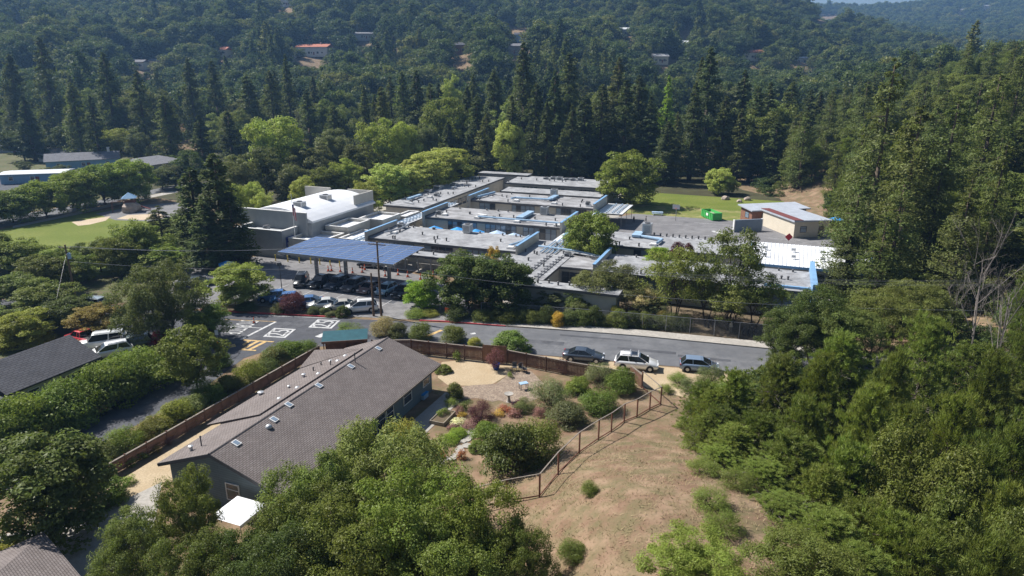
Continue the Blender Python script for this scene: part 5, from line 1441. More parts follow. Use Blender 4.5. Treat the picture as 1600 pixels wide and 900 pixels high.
# park trees
for px, yt, Y, w in ((8, 298, 150, 11), (60, 283, 156, 11), (110, 268, 164, 12), (152, 258, 172, 12), (196, 250, 176, 13), (-45, 305, 146, 11)):
    T('round', px, yt, Y, w, G['bright'], 'green street tree in the row between the park lawn and the road', 'row of trees along the park road', name='park_tree')
for px, yt, Y, w in ((25, 376, 112, 8), (85, 388, 107, 7), (150, 378, 111, 7), (205, 350, 113, 9), (255, 384, 110, 6), (-30, 366, 112, 9), (60, 405, 98, 8), (20, 430, 92, 8), (115, 398, 104, 6), (178, 372, 108, 7)):
    o = T('round' if px % 3 else 'midtree', px, yt, Y, w, G['bright'] if px % 2 else G['oak'], 'x', 'x', name='park_tree')
    o['label'] = ('bright green' if px % 2 else 'deep green') + (' spreading' if w > 8 else ' smaller') + ' tree ' + ('on the park lawn edge' if Y > 110 else 'between the transformer pole and the park'); o['group'] = o['label'] + 's'
T('walnut', 240, 412, 79, 9.5, G['olive'], 'drooping grey green pepper tree over the red and white vehicles')
T('midtree', 322, 478, 79.5, 5.0, G['hedge'], 'dense rounded tree at the street corner by the orange sign')
T('midtree', 292, 514, 65, 6.0, G['oak'], 'small umbrella shaped tree between the side street and the hedge')
T('midtree', 70, 440, 88, 8, G['oak'], 'dark green tree beside the wooden pole with blue transformer')
T('midtree', 30, 490, 78, 6, G['yellow'], 'yellow green tree behind the dark roofed house')
T('midtree', -20, 480, 80, 7, G['oak'], 'green tree at the back corner of the dark roofed house')
T('midtree', 145, 478, 82, 6, G['rust'], 'rust tinged bushy tree between street and parked pickup')
T('midtree', 95, 470, 84, 7, G['oak_dk'], 'dark tree behind the parked pickup')
T('midtree', 195, 480, 84, 5, G['olive'], 'olive green bushy tree behind the white vehicles')
for px, yt, Y, w in ((30, 205, 262, 14), (105, 198, 268, 14), (180, 203, 262, 11), (152, 205, 275, 10), (215, 210, 250, 9), (75, 262, 222, 5), (35, 252, 232, 5), (95, 258, 226, 5), (290, 235, 205, 9), (270, 258, 200, 10), (250, 265, 195, 8)):
    T('midtree', px, yt, Y, w, G['oak_dk'] if px in (30, 105, 290) else (G['plane'] if px in (180, 152) else G['olive']), 'garden tree around the houses beyond the park', 'trees around the houses beyond the park', name='garden_tree')
# trees between the school and the redwoods
for px, yt, Y, w, c in ((432, 188, 190, 15, 'plane'), (400, 230, 172, 12, 'olive'), (372, 245, 165, 10, 'olive'), (480, 230, 185, 13, 'olive'), (520, 205, 200, 12, 'olive'), (590, 188, 205, 13, 'light'), (560, 225, 188, 10, 'olive'),
                        (628, 195, 210, 10, 'light'), (795, 190, 210, 10, 'plane'), (700, 120, 300, 11, 'light'), (665, 195, 215, 9, 'olive'), (455, 260, 168, 9, 'olive'), (505, 262, 175, 9, 'oak'), (540, 250, 180, 9, 'light'), (395, 285, 150, 5, 'plane'), (362, 290, 146, 6, 'light'), (408, 300, 142, 5, 'plane'), (470, 275, 160, 6, 'plane')):
    o = T('round' if px % 2 else 'midtree', px, yt, Y, w, G[c], 'x', 'x', name='broadleaf_tree')
    o['label'] = {'plane': 'pale green', 'olive': 'olive green', 'light': 'light green', 'oak': 'dark green'}[c] + (' spreading' if w > 11 else (' medium' if w > 7 else ' small')) + ' broad leaved tree in the belt ' + behind(px); o['group'] = o['label'] + 's'
T('redwood', 1046, 118, 232, 10, G['lime'], 'vivid lime green conifer standing out among the dark redwoods', name='conifer_tree')
T('redwood', 1060, 175, 215, 8, G['olive'], 'olive conifer right below the lime green one', name='conifer_tree')
# the redwood rows
rl = 'tall dark redwood in the rows behind the school'
rg_ = 'redwoods behind the school'
for px, yt, Y, w in ((60, 58, 300, 13), (12, 85, 290, 12), (160, 82, 285, 13), (212, 110, 270, 11), (255, 150, 250, 11), (292, 92, 300, 10), (330, 95, 300, 11), (385, 118, 275, 11), (420, 110, 280, 11), (445, 85, 300, 10), (478, 140, 250, 10), (310, 180, 225, 10), (355, 175, 235, 10),
                     (568, 135, 250, 9), (585, 148, 245, 8), (597, 152, 245, 8), (650, 110, 265, 12), (672, 130, 250, 11), (730, 135, 240, 11), (745, 150, 225, 10), (772, 110, 260, 11), (760, 178, 215, 9), (818, 66, 245, 12), (838, 130, 225, 11), (868, 110, 222, 11), (890, 84, 240, 12), (915, 150, 215, 10), (942, 132, 218, 11), (968, 90, 245, 12), (980, 125, 220, 11),
                     (1000, 118, 232, 11), (1018, 150, 216, 10), (1088, 130, 214, 10), (1112, 74, 240, 13), (1098, 90, 246, 10), (1135, 150, 212, 10), (1165, 110, 235, 12), (1185, 135, 220, 11), (1205, 128, 236, 11), (1240, 128, 250, 11), (1268, 140, 240, 10), (855, 160, 208, 9), (800, 150, 212, 9), (895, 165, 206, 9), (1045, 190, 205, 9), (1160, 170, 208, 9),
                     (700, 190, 220, 9), (520, 165, 240, 9), (110, 130, 260, 10), (140, 150, 250, 9), (35, 150, 260, 11), (1215, 190, 205, 9)):
    relabel(T('redwood', px, yt, Y, w * 1.35, G['redwood'] if (px // 7) % 3 else G['fir'], rl, rg_, name='redwood_tree'), 'redwood', px)
cnt = 0
for i in range(1500):
    if cnt >= 130: break
    px = rr.uniform(-120, 1330); Y = rr.uniform(208, 345)
    if Y < 225 and px < 760: continue
    if Y < 245 and px < 520: continue
    if px < 330 and Y < 285: continue
    yt = rr.uniform(110, 205)
    x, zt = top_at(px, yt, Y)
    if any((x - a) ** 2 + (Y - b) ** 2 < 22 for a, b, h_, w_ in PLANTED): continue
    if zt - g1(x, Y) < 14: continue
    if any(abs(px - hx) < hw + 12 and yt < hy + 10 for hx, hy, hw, hY in HILL_HOUSES): continue
    cnt += 1
    if rr.random() < 0.36: o = plant('redwood', x, Y, min(zt - g1(x, Y), 34), rr.uniform(10, 15), rr.choice([G['redwood'], G['fir'], G['redwood_dk'], G['fir'], G['ragged']]), 'slim dark conifer filling the belt behind the redwood rows', 'tree', 'conifers filling the belt behind the redwoods', 'conifer_tree')
    else: o = plant('midtree', x, Y, min(zt - g1(x, Y), rr.uniform(14, 26)), rr.uniform(11, 18), rr.choice([G['oak'], G['olive'], G['walnut'], G['oak_dk'], G['oak']]), 'rounded dark broad leaved tree between the conifers behind the redwood rows', 'tree', 'broad leaved trees between the belt conifers', 'broadleaf_tree')
    relabel(o, 'conifer' if o.name.startswith('conifer') else 'broad leaved tree', px)

# hedges and shrubs along the streets
B = bush_px
for k in range(10):
    f = k / 9
    plant('bush', -47.6 + 8.4 * f + 0.5 * math.sin(k * 3), 46.0 + 21.0 * f, 4.6 + 0.6 * math.sin(k * 2.1), 6.0, G['hedge'], 'clump of the tall green hedge between the dark roofed house and the side street', 'hedge', 'tall hedge along the side street', 'hedge_shrub')
for k in range(9):
    plant('bush', -42.8 - 0.2 * k, 61 - 2.1 * k + 8, 3.4, 4.2, G['hedge'], 'hedge shrub close to the neighbour house wall', 'hedge', 'inner hedge by the dark roofed house', 'hedge_shrub') if k < 3 else None
for k in range(11):
    f = k / 10
    c = [G['yellow'], G['olive'], G['hedge'], G['rust']][k % 4] if k % 5 else G['olive']
    plant('bush', -35.9 + 9.0 * f + 0.4 * math.sin(k * 5), 49.0 + 23.0 * f, 2.3 + 0.4 * math.sin(k * 3.3), 3.5, tuple(0.6 * a + 0.4 * b for a, b in zip(c, G['hedge'])), 'roadside shrub outside the plank fence', 'shrub', 'shrubs outside the plank fence', 'roadside_shrub')
B('bush', 452, 560, 2.4, 4.0, G['hedge'], 'dense green shrub at the top end of the plank fence')
B('bush', 478, 556, 2.2, 3.2, G['hedge'], 'green shrub against the plank fence near the lean-to')
B('bush', 430, 572, 2.2, 3.6, G['rust'], 'rust tinged shrub beside the yellow crossing')
B('bush', 345, 575, 2.0, 2.6, G['hedge'], 'green shrub on the street corner opposite the crossing')
B('wispy', 545, 525, 1.8, 4.2, G['hedge'], 'grassy low shrub behind the lean-to roof')
B('bush', 600, 522, 2.4, 3.6, (0.20, 0.17, 0.09), 'buff flowering shrub at the foot of the utility poles')
B('bush', 622, 527, 2.0, 2.6, G['olive'], 'olive shrub right of the buff flowering shrub')
B('bush', 657, 529, 2.4, 3.2, G['oak'], 'round dark green shrub behind the garden fence, left of a twin')
B('bush', 708, 533, 2.3, 3.4, (0.11, 0.12, 0.04), 'round shrub with reddish tips behind the garden fence')
B('bush', 742, 540, 1.2, 1.8, G['yellow'], 'low yellow green shrub beside the garden gate')
B('clipped', 799, 549, 2.8, 5.4, G['hedge'], 'large clipped dome shaped bush outside the garden fence')
for px, py, h, w, c in ((651, 494, 1.1, 3.4, 'hedge'), (672, 493, 1.0, 2.6, 'yellow'), (715, 498, 2.2, 3.6, 'oak_dk')):
    B('bush', px, py, h, w, G[c], 'low shrub on the planted corner by the stop sign', 'shrubs by the stop sign')
B('bush', 458, 486, 3.1, 4.0, G['purple'], 'purple leaved shrub between the parked blue cars')
B('bush', 436, 489, 1.5, 2.2, G['olive'], 'olive shrub on the parking island under the purple shrub')
for px, py, h, w in ((490, 491, 1.3, 1.8), (508, 491, 1.2, 1.6), (518, 494, 0.8, 1.8)):
    B('bush', px, py, h, w, G['olive'], 'small shrub on the parking island before the pale cars', 'shrubs on the parking island')
B('clipped', 536, 494, 1.7, 2.3, G['oak_dk'], 'clipped dark bush at the end of the parking island')
B('bush', 385, 484, 1.3, 3.4, G['oak_dk'], 'dark low shrub under the round island tree')
rr2 = random.Random(8)
for k in range(17):
    f = k / 16
    px = 755 + 310 * f; py = 503 + 12 * f
    B('bush', px, py - 2, rr2.uniform(1.5, 2.8), rr2.uniform(2.4, 3.4), rr2.choice([G['oak_dk'], G['oak'], G['olive'], G['oak_dk']]), 'dark green shrub growing against the chain link fence', 'shrubs against the chain link fence', name='fence_shrub')
for k, (px, py) in enumerate(((872, 512), (960, 503), (1035, 510))):
    B('bush', px, py - 3, 2.2, 2.0, (G['gold'], G['yellow'], G['rust'])[k], ('golden', 'yellow green', 'rust coloured')[k] + ' shrub among the dark ones behind the chain link fence')
# left: driveway shrubs
B('bush', 253, 541, 2.2, 3.0, G['maroon'], 'deep red leaved shrub beside the pepper tree trunk')
B('bush', 190, 573, 0.9, 2.2, G['maroon'], 'low red shrub beside the white estate car')
B('bush', 112, 552, 1.8, 2.6, (0.4, 0.42, 0.33), 'pale flowering shrub between house roof and red pickup')
B('bush', 240, 574, 2.0, 4.0, G['hedge'], 'spreading green shrub between driveway and hedge')
B('bush', 280, 585, 2.0, 4.0, G['hedge'], 'green shrub under the umbrella shaped tree')
B('bush', 205, 592, 2.4, 4.0, G['hedge'], 'green shrub behind the tall hedge')
B('bush', 60, 540, 2.2, 4.0, G['yellow'], 'yellow green shrub behind the chimney of the dark house')
B('bush', 15, 545, 2.5, 4.0, G['yellow'], 'yellow green bush at the far gable of the dark house')
B('bush', 310, 520, 3.2, 4.0, G['hedge'], 'dense green bush by the street corner')
# garden
B('bush', 632, 706, 3.3, 4.2, G['yellow'], 'round yellow green shrub against the house patio')
B('bush', 795, 742, 4.2, 5.0, G['oak_dk'], 'large dark green shrub in the garden, darker twin by the rail fence')
B('bush', 838, 730, 4.0, 4.8, G['oak'], 'large leafy green shrub in the garden by the rail fence')
B('bush', 760, 690, 2.0, 3.0, G['hedge'], 'low spreading green shrub left of the large garden shrubs')
B('clipped', 747, 704, 1.0, 1.9, G['hedge'], 'small clipped mound beside the stone path')
B('bush', 702, 690, 0.7, 1.9, G['lime'], 'low lime green edging hedge by the stone path')
B('bush', 716, 680, 0.7, 1.8, G['lime'], 'lime green edging plant at the upper stone path')
B('wispy', 680, 752, 2.4, 2.6, G['sage'], 'small silver green tree with bare stems on dry grass', cat='tree', name='small_tree')
B('wispy', 858, 634, 3.2, 4.4, G['sage'], 'silvery grey green shrub behind the garden path')
B('wispy', 935, 600, 2.6, 3.4, G['sage'], 'silvery shrub close to the garden fence')
B('bush', 970, 612, 2.8, 3.4, G['hedge'], 'bushy green shrub at the fence corner of the garden')
B('bush', 905, 612, 1.9, 2.4, G['bright'], 'bright green shrub between the silvery shrubs')
B('bush', 936, 640, 2.3, 4.2, G['hedge'], 'flat topped shrub tree near the deer fence corner')
B('bush', 885, 662, 2.2, 4.0, G['olive'], 'flat topped olive shrub tree beside the large garden shrubs')
B('wispy', 820, 640, 1.3, 2.4, G['olive'], 'fine leaved olive shrub by the garden path')
B('wispy', 752, 655, 2.0, 2.8, G['purple'], 'feathery purple shrub in the flower bed')
B('wispy', 775, 577, 1.9, 2.4, (0.12, 0.05, 0.06), 'reddish purple shrub growing in the blue pot', z=0.7)
B('small', 790, 643, 0.8, 1.6, G['red'], 'bright red flowering plant in the garden bed')
B('small', 780, 648, 0.6, 1.4, G['gold'], 'yellow flowers beside the red ones')
B('small', 735, 668, 0.9, 2.0, G['pink'], 'pink flowering plant near the raised bed')
B('small', 716, 664, 0.8, 1.6, G['white'], 'white and pink flowers beside the raised bed')
B('bush', 711, 622, 1.8, 1.8, G['oak'], 'upright green plant at the end of the patio')
B('clipped', 693, 581, 0.9, 2.2, G['oak'], 'low green mound plant on the tan gravel')
B('small', 714, 563, 1.4, 1.1, G['bright'], 'bright green sapling against the board fence')
B('small', 663, 552, 1.4, 1.0, G['olive'], 'slim cactus like plant against the board fence')
B('small', 797, 590, 0.8, 0.8, G['hedge'], 'small potted green plant on the gravel')
B('small', 878, 580, 1.7, 1.6, G['pink'], 'pink flowering bush against the board fence')
B('small', 658, 710, 0.7, 0.9, G['red'], 'coral flowers at the edge of the yellow green shrub')
B('small', 688, 715, 0.8, 1.0, (0.45, 0.15, 0.06), 'orange rose plant beside the stone path')
B('small', 722, 716, 1.0, 1.0, (0.35, 0.14, 0.07), 'orange flowered plant on the dry grass edge')
for px, py, c, n in ((187, 712, 'bright', 'lime green tuft'), (205, 727, 'bright', 'larger green tuft'), (203, 755, 'lime', 'yellow green tuft'), (222, 718, 'hedge', 'small green tuft'), (265, 692, 'pink', 'magenta flower clump'), (290, 668, 'pink', 'pink flower clump'), (300, 656, 'maroon', 'dark red flower clump'), (244, 706, 'rust', 'rust coloured plant')):
    B('small', px, py, 0.8, 1.2, G[c], n + ' in the side yard along the plank fence')
rg2 = random.Random(31)
for k in range(26):
    px, py = rg2.choice([(rg2.uniform(700, 760), rg2.uniform(628, 672)), (rg2.uniform(800, 850), rg2.uniform(612, 650)), (rg2.uniform(870, 960), rg2.uniform(596, 625)), (rg2.uniform(640, 690), rg2.uniform(684, 712))])
    c = rg2.choice([G['olive'], G['hedge'], G['sage'], G['oak'], G['bright'], G['purple'], G['gold'], G['pink']])
    o = B(rg2.choice(['small', 'small', 'wispy']), px, py, rg2.uniform(.5, 1.1), rg2.uniform(.7, 1.7), c, 'small leafy perennial in the garden beds', 'perennials in the garden beds', name='garden_plant')
    o['label'] = {G['purple']: 'small purple', G['gold']: 'small yellow', G['pink']: 'small pink', G['sage']: 'small silvery'}.get(c, 'small green') + ' perennial in the mixed garden beds'; o['group'] = o['label']
B('bush', 165, 782, 2.2, 3.6, G['hedge'], 'dense green bush at the near end of the plank fence')
B('bush', 20, 880, 2.0, 3.4, G['yellow'], 'yellow green bush at the driveway edge')
B('bush', 921, 772, 1.0, 1.3, G['bright'], 'small round green bush alone on the dry knoll', terrain=True)
B('bush', 894, 872, 1.2, 1.9, G['oak'], 'larger round green bush low on the dry knoll', terrain=True)
B('bush', 725, 765, 1.6, 1.8, G['oak'], 'leafy oak seedling by the near end of the deer fence', terrain=True)
for px, py, h, w, c in ((1060, 600, 1.4, 2.6, 'hedge'), (1080, 612, 1.6, 2.8, 'olive'), (1040, 612, 0.9, 1.8, 'bright'), (1110, 600, 2.2, 3.4, 'olive'), (1130, 625, 2.2, 3.6, 'hedge'), (1085, 640, 1.2, 2.4, 'olive')):
    B('wispy', px, py, h, w, G[c], 'scrubby shrub on the verge between the parked cars and the pines', 'verge scrub below the pines', terrain=True)
for px, py in ((1085, 700), (1100, 740), (1110, 790), (1075, 670), (1130, 830), (1150, 760)):
    B('wispy', px, py, 1.2, 2.6, G['pine'], 'grassy pine scrub at the edge of the dry knoll', 'scrub at the edge of the dry knoll', terrain=True)
# bare trees
def bare_tree(label, px, ytop, Y, seed, spread=0.42):
    x, zt = top_at(px, ytop, Y); z0 = g1(x, Y); h = zt - z0
    rg = random.Random(seed)
    tk, br = MB(), MB()
    def grow(p, d, L, r, lvl):
        q = p + d * L
        (tk if lvl == 0 else br).tube([p, p.lerp(q, .5) + Vector((rg.uniform(-.05, .05), rg.uniform(-.05, .05), 0)) * L, q], r, 5 if lvl < 2 else 3, r * 0.55)
        if lvl >= 4: return
        for k in range(4 if lvl else 9):
            s = rg.uniform(0.35, 1.0) if lvl == 0 else rg.uniform(0.3, 1)
            nd = (d + Vector((rg.uniform(-1, 1), rg.uniform(-1, 1), rg.uniform(-0.2, 0.8))) * (0.9 if lvl else 0.75)).normalized()
            grow(p + d * L * s, nd, L * rg.uniform(0.32, 0.55), r * 0.42, lvl + 1)
    grow(Vector((0, 0, -0.3)), Vector((rg.uniform(-.12, .12), 0, 1)).normalized(), h * 0.8, 0.0065 * h, 0)
    t = thing('bare_tree', label, 'tree', (x, Y, z0))
    tk.build('trunk', 'bark_grey', t); br.build('branch', 'bark_grey', t)
bare_tree('leafless grey tree with fine twigs rising above the pines', 1558, 372, 66, 3)
bare_tree('leaning leafless tree beside the leafless grey one', 1592, 410, 62, 9)
bare_tree('small dead tree with pale trunk at the foot of the roadside scrub', 1122, 560, 66, 14)
bare_tree('dead tree with pale forked limbs in front of the ragged conifers', 1500, 425, 78, 19)

# ------------------------------------------------------------------ far wooded hills (one mass, nobody could count it)
FAR = [broadleaf(101, 9, 10, 60, 60, 0.34, 0.05, 'leaf_far'), broadleaf(102, 9, 10, 56, 62, 0.34, 0.05, 'leaf_far', lobes=7), broadleaf(103, 11, 9, 58, 60, 0.34, 0.05, 'leaf_far', shape=0.6),
       redwood(104, 17, 9, 90, 36, 0.42, 'leaf_far', power=0.6), redwood(105, 17, 9.5, 84, 38, 0.42, 'leaf_far', power=0.5)]
def forest_object(nm, label, cat, X, Y, Z, sc, rot, proto):
    me = bpy.data.meshes.new(nm)
    me.from_pydata(np.stack([X, Y, Z], -1).tolist(), [], [])
    a = me.attributes.new('size', 'FLOAT', 'POINT'); a.data.foreach_set('value', sc.astype(np.float32))
    r = np.zeros((len(X), 3), np.float32); r[:, 2] = rot
    a = me.attributes.new('turn', 'FLOAT_VECTOR', 'POINT'); a.data.foreach_set('vector', r.reshape(-1))
    o = structure(link(nm, me), 'stuff')
    o['label'] = label; o['category'] = cat
    po = bpy.data.objects.new('far_tree', proto[1])            # leaf mass of one plant
    ng = bpy.data.node_groups.new('forest_nodes', 'GeometryNodeTree')
    ng.interface.new_socket('Geometry', in_out='INPUT', socket_type='NodeSocketGeometry')
    ng.interface.new_socket('Geometry', in_out='OUTPUT', socket_type='NodeSocketGeometry')
    gi = ng.nodes.new('NodeGroupInput'); go = ng.nodes.new('NodeGroupOutput')
    ip = ng.nodes.new('GeometryNodeInstanceOnPoints')
    ob = ng.nodes.new('GeometryNodeObjectInfo'); ob.inputs['Object'].default_value = po; ob.inputs['As Instance'].default_value = True
    na = ng.nodes.new('GeometryNodeInputNamedAttribute'); na.data_type = 'FLOAT'; na.inputs['Name'].default_value = 'size'
    nr = ng.nodes.new('GeometryNodeInputNamedAttribute'); nr.data_type = 'FLOAT_VECTOR'; nr.inputs['Name'].default_value = 'turn'
    L = ng.links.new
    L(gi.outputs[0], ip.inputs['Points']); L(ob.outputs['Geometry'], ip.inputs['Instance'])
    L(na.outputs['Attribute'], ip.inputs['Scale']); L(nr.outputs['Attribute'], ip.inputs['Rotation'])
    L(ip.outputs[0], go.inputs[0])
    md = o.modifiers.new('scatter', 'NODES'); md.node_group = ng
    return o
def far_forest():
    rng = np.random.default_rng(77)
    pts = []
    n = 13500
    Y = np.sqrt(rng.uniform(300 ** 2, 1120 ** 2, n)); X = rng.uniform(-0.98, 0.98, n) * Y
    n2 = 10000
    Y2 = np.sqrt(rng.uniform(1150 ** 2, 2150 ** 2, n2)); X2 = rng.uniform(0.15, 1.0, n2) * Y2
    X = np.concatenate([X, X2]); Y = np.concatenate([Y, Y2])
    Z = ground(X, Y)
    f = Y * cP - (Z - CAM_H) * sP; u = Y * sP + (Z - CAM_H) * cP
    px = 800 + FPX * X / f; py = 450 - FPX * u / f
    sc = rng.uniform(0.8, 2.1, len(X)) * np.where(Y > 1130, 1.2, 1.0)
    hpx = 13 * sc * FPX / f; wpx = 4.5 * sc * FPX / f
    keep = (Z > 1.0) & (px > -160) & (px < 1760) & ~((X > np.interp(Y, HB[:, 1], HB[:, 0])) & (Y < 340))
    for hx, hy, hw, hY in HILL_HOUSES:
        m = (np.abs(px - hx) < hw * 0.75 + 0.35 * wpx) & (Y < hY + 6) & (py - hpx < hy - 3) & (py > hy - 8)
        keep &= ~m
        keep &= ~((np.abs(px - hx) < hw + 0.5 * wpx) & (np.abs(Y - hY) < 8))
    for hx, hy, hw, hh in CLEAR:
        keep &= ~((np.abs(px - hx) < hw) & (py > hy - hh) & (py - hpx * 0.7 < hy + hh))
    X, Y, Z, sc = X[keep], Y[keep], Z[keep], sc[keep]
    # conifers gather in patches, mostly low on the near slope
    patch = np.sin(X * 0.021 + 1) * np.cos(Y * 0.017 - X * 0.006) + 0.4 * np.sin(X * 0.06)
    con = (patch + (430 - Y) / 420 + rng.normal(0, 0.4, len(X))) > 0.85
    kind = np.where(con, 3 + rng.integers(0, 2, len(X)), rng.integers(0, 3, len(X)))
    sc = sc * np.where(con, rng.uniform(0.7, 1.1, len(X)), 1.0)
    rot = rng.uniform(0, 6.28, len(X))
    for k in range(5):
        s = kind == k
        forest_object('hill_forest', 'dense oak woodland covering the far hills' if k < 3 else 'scattered dark conifers in the far hill woodland', 'forest', X[s], Y[s], Z[s] - 0.4, sc[s], rot[s], FAR[k])
far_forest()
def undergrowth():
    """low scrub over the right-hand hillside: one mass"""
    rng = np.random.default_rng(9)
    n = 5200
    Y = rng.uniform(28, 330, n); X = np.interp(Y, HB[:, 1], HB[:, 0]) + rng.uniform(-1, 130, n)
    X[:500] = rng.uniform(24, 46, 500); Y[:500] = rng.uniform(26, 66, 500)
    Z = ground(X, Y)
    f = Y * cP - (Z - CAM_H) * sP; u = Y * sP + (Z - CAM_H) * cP
    px = 800 + FPX * X / f; py = 450 - FPX * u / f
    keep = (px < 1800) & ~((px > 1222) & (px < 1296) & (py > 272) & (py < 345))
    keep &= ~((px > 1200) & (px < 1280) & (py > 760) & (py < 815))
    for k in range(2):
        s = keep & (np.arange(n) % 2 == k)
        forest_object('hill_scrub', 'low green scrub covering the ground of the right hand hillside', 'scrub', X[s], Y[s], Z[s] - .05, rng.uniform(0.7, 1.6, s.sum()), rng.uniform(0, 6.28, s.sum()), SCRUB[k])
SCRUB = [shrub(111, 2.2, 3.2, 26, 60, 0.14), shrub(112, 2.0, 3.4, 22, 60, 0.14, 0.35)]
for q in SCRUB: q[1].materials.clear(); q[1].materials.append(M['leaf_far'])
undergrowth()

# ------------------------------------------------------------------ vehicles
def loft(st):
    """st: (x, z_low, z_top, half_width, top_half_width)"""
    vs, fs = [], []
    for x, zl, zt, w, tw in st:
        h = zt - zl
        vs += [(x, -w * .92, zl), (x, -w, zl + .3 * h), (x, -w * .985, zl + .72 * h), (x, -tw, zt), (x, tw, zt), (x, w * .985, zl + .72 * h), (x, w, zl + .3 * h), (x, w * .92, zl)]
    n = 8
    for k in range(len(st) - 1):
        for i in range(n): fs.append((k * n + i, k * n + (i + 1) % n, (k + 1) * n + (i + 1) % n, (k + 1) * n + i))
    fs += [tuple(range(n)), tuple(range((len(st) - 1) * n, len(st) * n))[::-1]]
    mb = MB(); mb.add(vs, fs)
    return mb
CARS = {}
def car_kit(kind):
    if kind in CARS: return CARS[kind]
    K = {}
    if kind == 'suv': L, W, H, belt, hood = 4.9, 0.97, 1.70, 1.06, 1.04; cab = (-2.3, -1.85, 0.38, 1.42)
    elif kind == 'sedan': L, W, H, belt, hood = 4.8, 0.92, 1.46, 0.96, 0.92; cab = (-1.85, -0.95, 0.25, 1.3)
    elif kind == 'hatch': L, W, H, belt, hood = 4.3, 0.90, 1.56, 1.0, 0.98; cab = (-2.05, -1.5, 0.35, 1.3)
    elif kind == 'pickup': L, W, H, belt, hood = 5.5, 0.98, 1.82, 1.14, 1.14; cab = (-0.65, -0.45, 0.75, 1.35)
    else: L, W, H, belt, hood = 5.3, 0.98, 1.95, 1.15, 1.12; cab = (-2.58, -2.4, 0.8, 1.5)
    a = L / 2; g = 0.26
    st = [(-a, g + .22, belt - .12, W * .86, W * .78), (-a + .12, g + .05, belt - .02, W * .95, W * .86), (-a + .7, g, belt, W, W * .9), (-0.3, g, belt, W, W * .91), (cab[3] + .05, g, belt - .01, W, W * .9), (a - .75, g, hood - .07, W * .98, W * .86), (a - .2, g + .05, hood - .2, W * .92, W * .78), (a, g + .2, hood - .36, W * .8, W * .68)]
    K['body'] = loft(st).mesh('body', 'paint', True)
    gr = MB(); x0, x1, x2, x3 = cab; hz = H - .07; wb, wt = W * .9, W * .72
    # greenhouse glass and roof
    def trap(xa, xb, za, zb, wa, wb_): pass
    K['side_window'] = []
    for s in (-1, 1):
        m = MB(); m.hexa([(x0 + .12, s * wb, belt - .03), (x3 - .1, s * wb, belt - .03), (x3 - .1, s * (wb - .04), belt - .03), (x0 + .12, s * (wb - .04), belt - .03)],
                         [(x1 + .06, s * (wt + .012), hz - .02), (x2 - .02, s * (wt + .012), hz - .02), (x2 - .02, s * (wt - .04), hz - .02), (x1 + .06, s * (wt - .04), hz - .02)])
        K['side_window'].append(m.mesh('side_window', 'car_glass'))
    m = MB(); m.hexa([(x3 - .06, -wb * .94, belt - .03), (x3, -wb * .94, belt - .03), (x3, wb * .94, belt - .03), (x3 - .06, wb * .94, belt - .03)], [(x2 - .06, -wt * .95, hz), (x2, -wt * .95, hz), (x2, wt * .95, hz), (x2 - .06, wt * .95, hz)])
    K['windscreen'] = m.mesh('windscreen', 'car_glass')
    m = MB(); m.hexa([(x0, -wb * .92, belt - .03), (x0 + .06, -wb * .92, belt - .03), (x0 + .06, wb * .92, belt - .03), (x0, wb * .92, belt - .03)], [(x1, -wt * .93, hz), (x1 + .06, -wt * .93, hz), (x1 + .06, wt * .93, hz), (x1, wt * .93, hz)])
    K['rear_window'] = m.mesh('rear_window', 'car_glass')
    m = loft([(x1 - .02, hz - .03, H - .03, wt * .96, wt * .8), (x1 + .3, hz - .03, H, wt * 1.02, wt * .86), (x2 - .3, hz - .03, H, wt * 1.02, wt * .86), (x2 + .02, hz - .03, H - .05, wt * .96, wt * .8)])
    for s in (-1, 1):
        for (xb, xt) in ((x0 + .05, x1 + .02), (x3 - .07, x2 - .06), ((x0 + x3) / 2 - .35, (x1 + x2) / 2 - .2)):
            m.hexa([(xb - .05, s * (wb + .004), belt - .04), (xb + .05, s * (wb + .004), belt - .04), (xb + .05, s * (wb - .05), belt - .04), (xb - .05, s * (wb - .05), belt - .04)],
                   [(xt - .05, s * (wt + .02), hz), (xt + .05, s * (wt + .02), hz), (xt + .05, s * (wt - .04), hz), (xt - .05, s * (wt - .04), hz)])
    if kind == 'pickup':
        pass
    K['roof'] = m.mesh('roof', 'paint')
    if kind in ('suv', 'van'):
        m = MB()
        for s in (-1, 1): m.box(x1 + .25, x2 - .25, s * wt * .82 - .025, s * wt * .82 + .025, H + .03, H + .08)
        K['roof_rail'] = m.mesh('roof_rail', 'galv')
    if kind == 'pickup':
        m = MB(); m.box(-a + .15, cab[0] - .1, -W * .78, W * .78, belt - .0, belt + .012); K['bed'] = m.mesh('load_bed', 'black')
    ty = MB(); ty.lathe([(0.2, -.11), (0.33, -.11), (0.355, -.07), (0.355, .07), (0.33, .11), (0.2, .11)], 16)
    K['tyre'] = ty.mesh('wheel', 'black', False)
    rm = MB(); rm.lathe([(0.02, -.12), (0.1, -.125), (0.19, -.115), (0.21, -.10), (0.21, .10), (0.19, .115), (0.1, .125), (0.02, .12)], 12); K['rim'] = rm.mesh('rim', 'galv')
    h = MB(); h.box(-.05, .09, -.2, .2, -.07, .08); K['head'] = h.mesh('headlight', 'headlight'); K['tail'] = h.mesh('taillight', 'taillight')
    mi = MB(); mi.box(-.06, .1, -.1, .1, -.06, .08); K['mirror'] = mi.mesh('mirror', 'paint')
    bp = MB(); bp.box(-a - .02, -a + .2, -W * .8, W * .8, g + .1, g + .26); bp.box(a - .3, a + .0, -W * .72, W * .72, g + .08, g + .2); K['bumper'] = bp.mesh('bumper', 'dark_steel')
    ar = MB()
    for s in (-1, 1):
        for x in (-a * .60, a * .63): ar.cyl((x, s * (W * .8), .36), (x, s * (W * 1.002), .36), .42, None, 14)
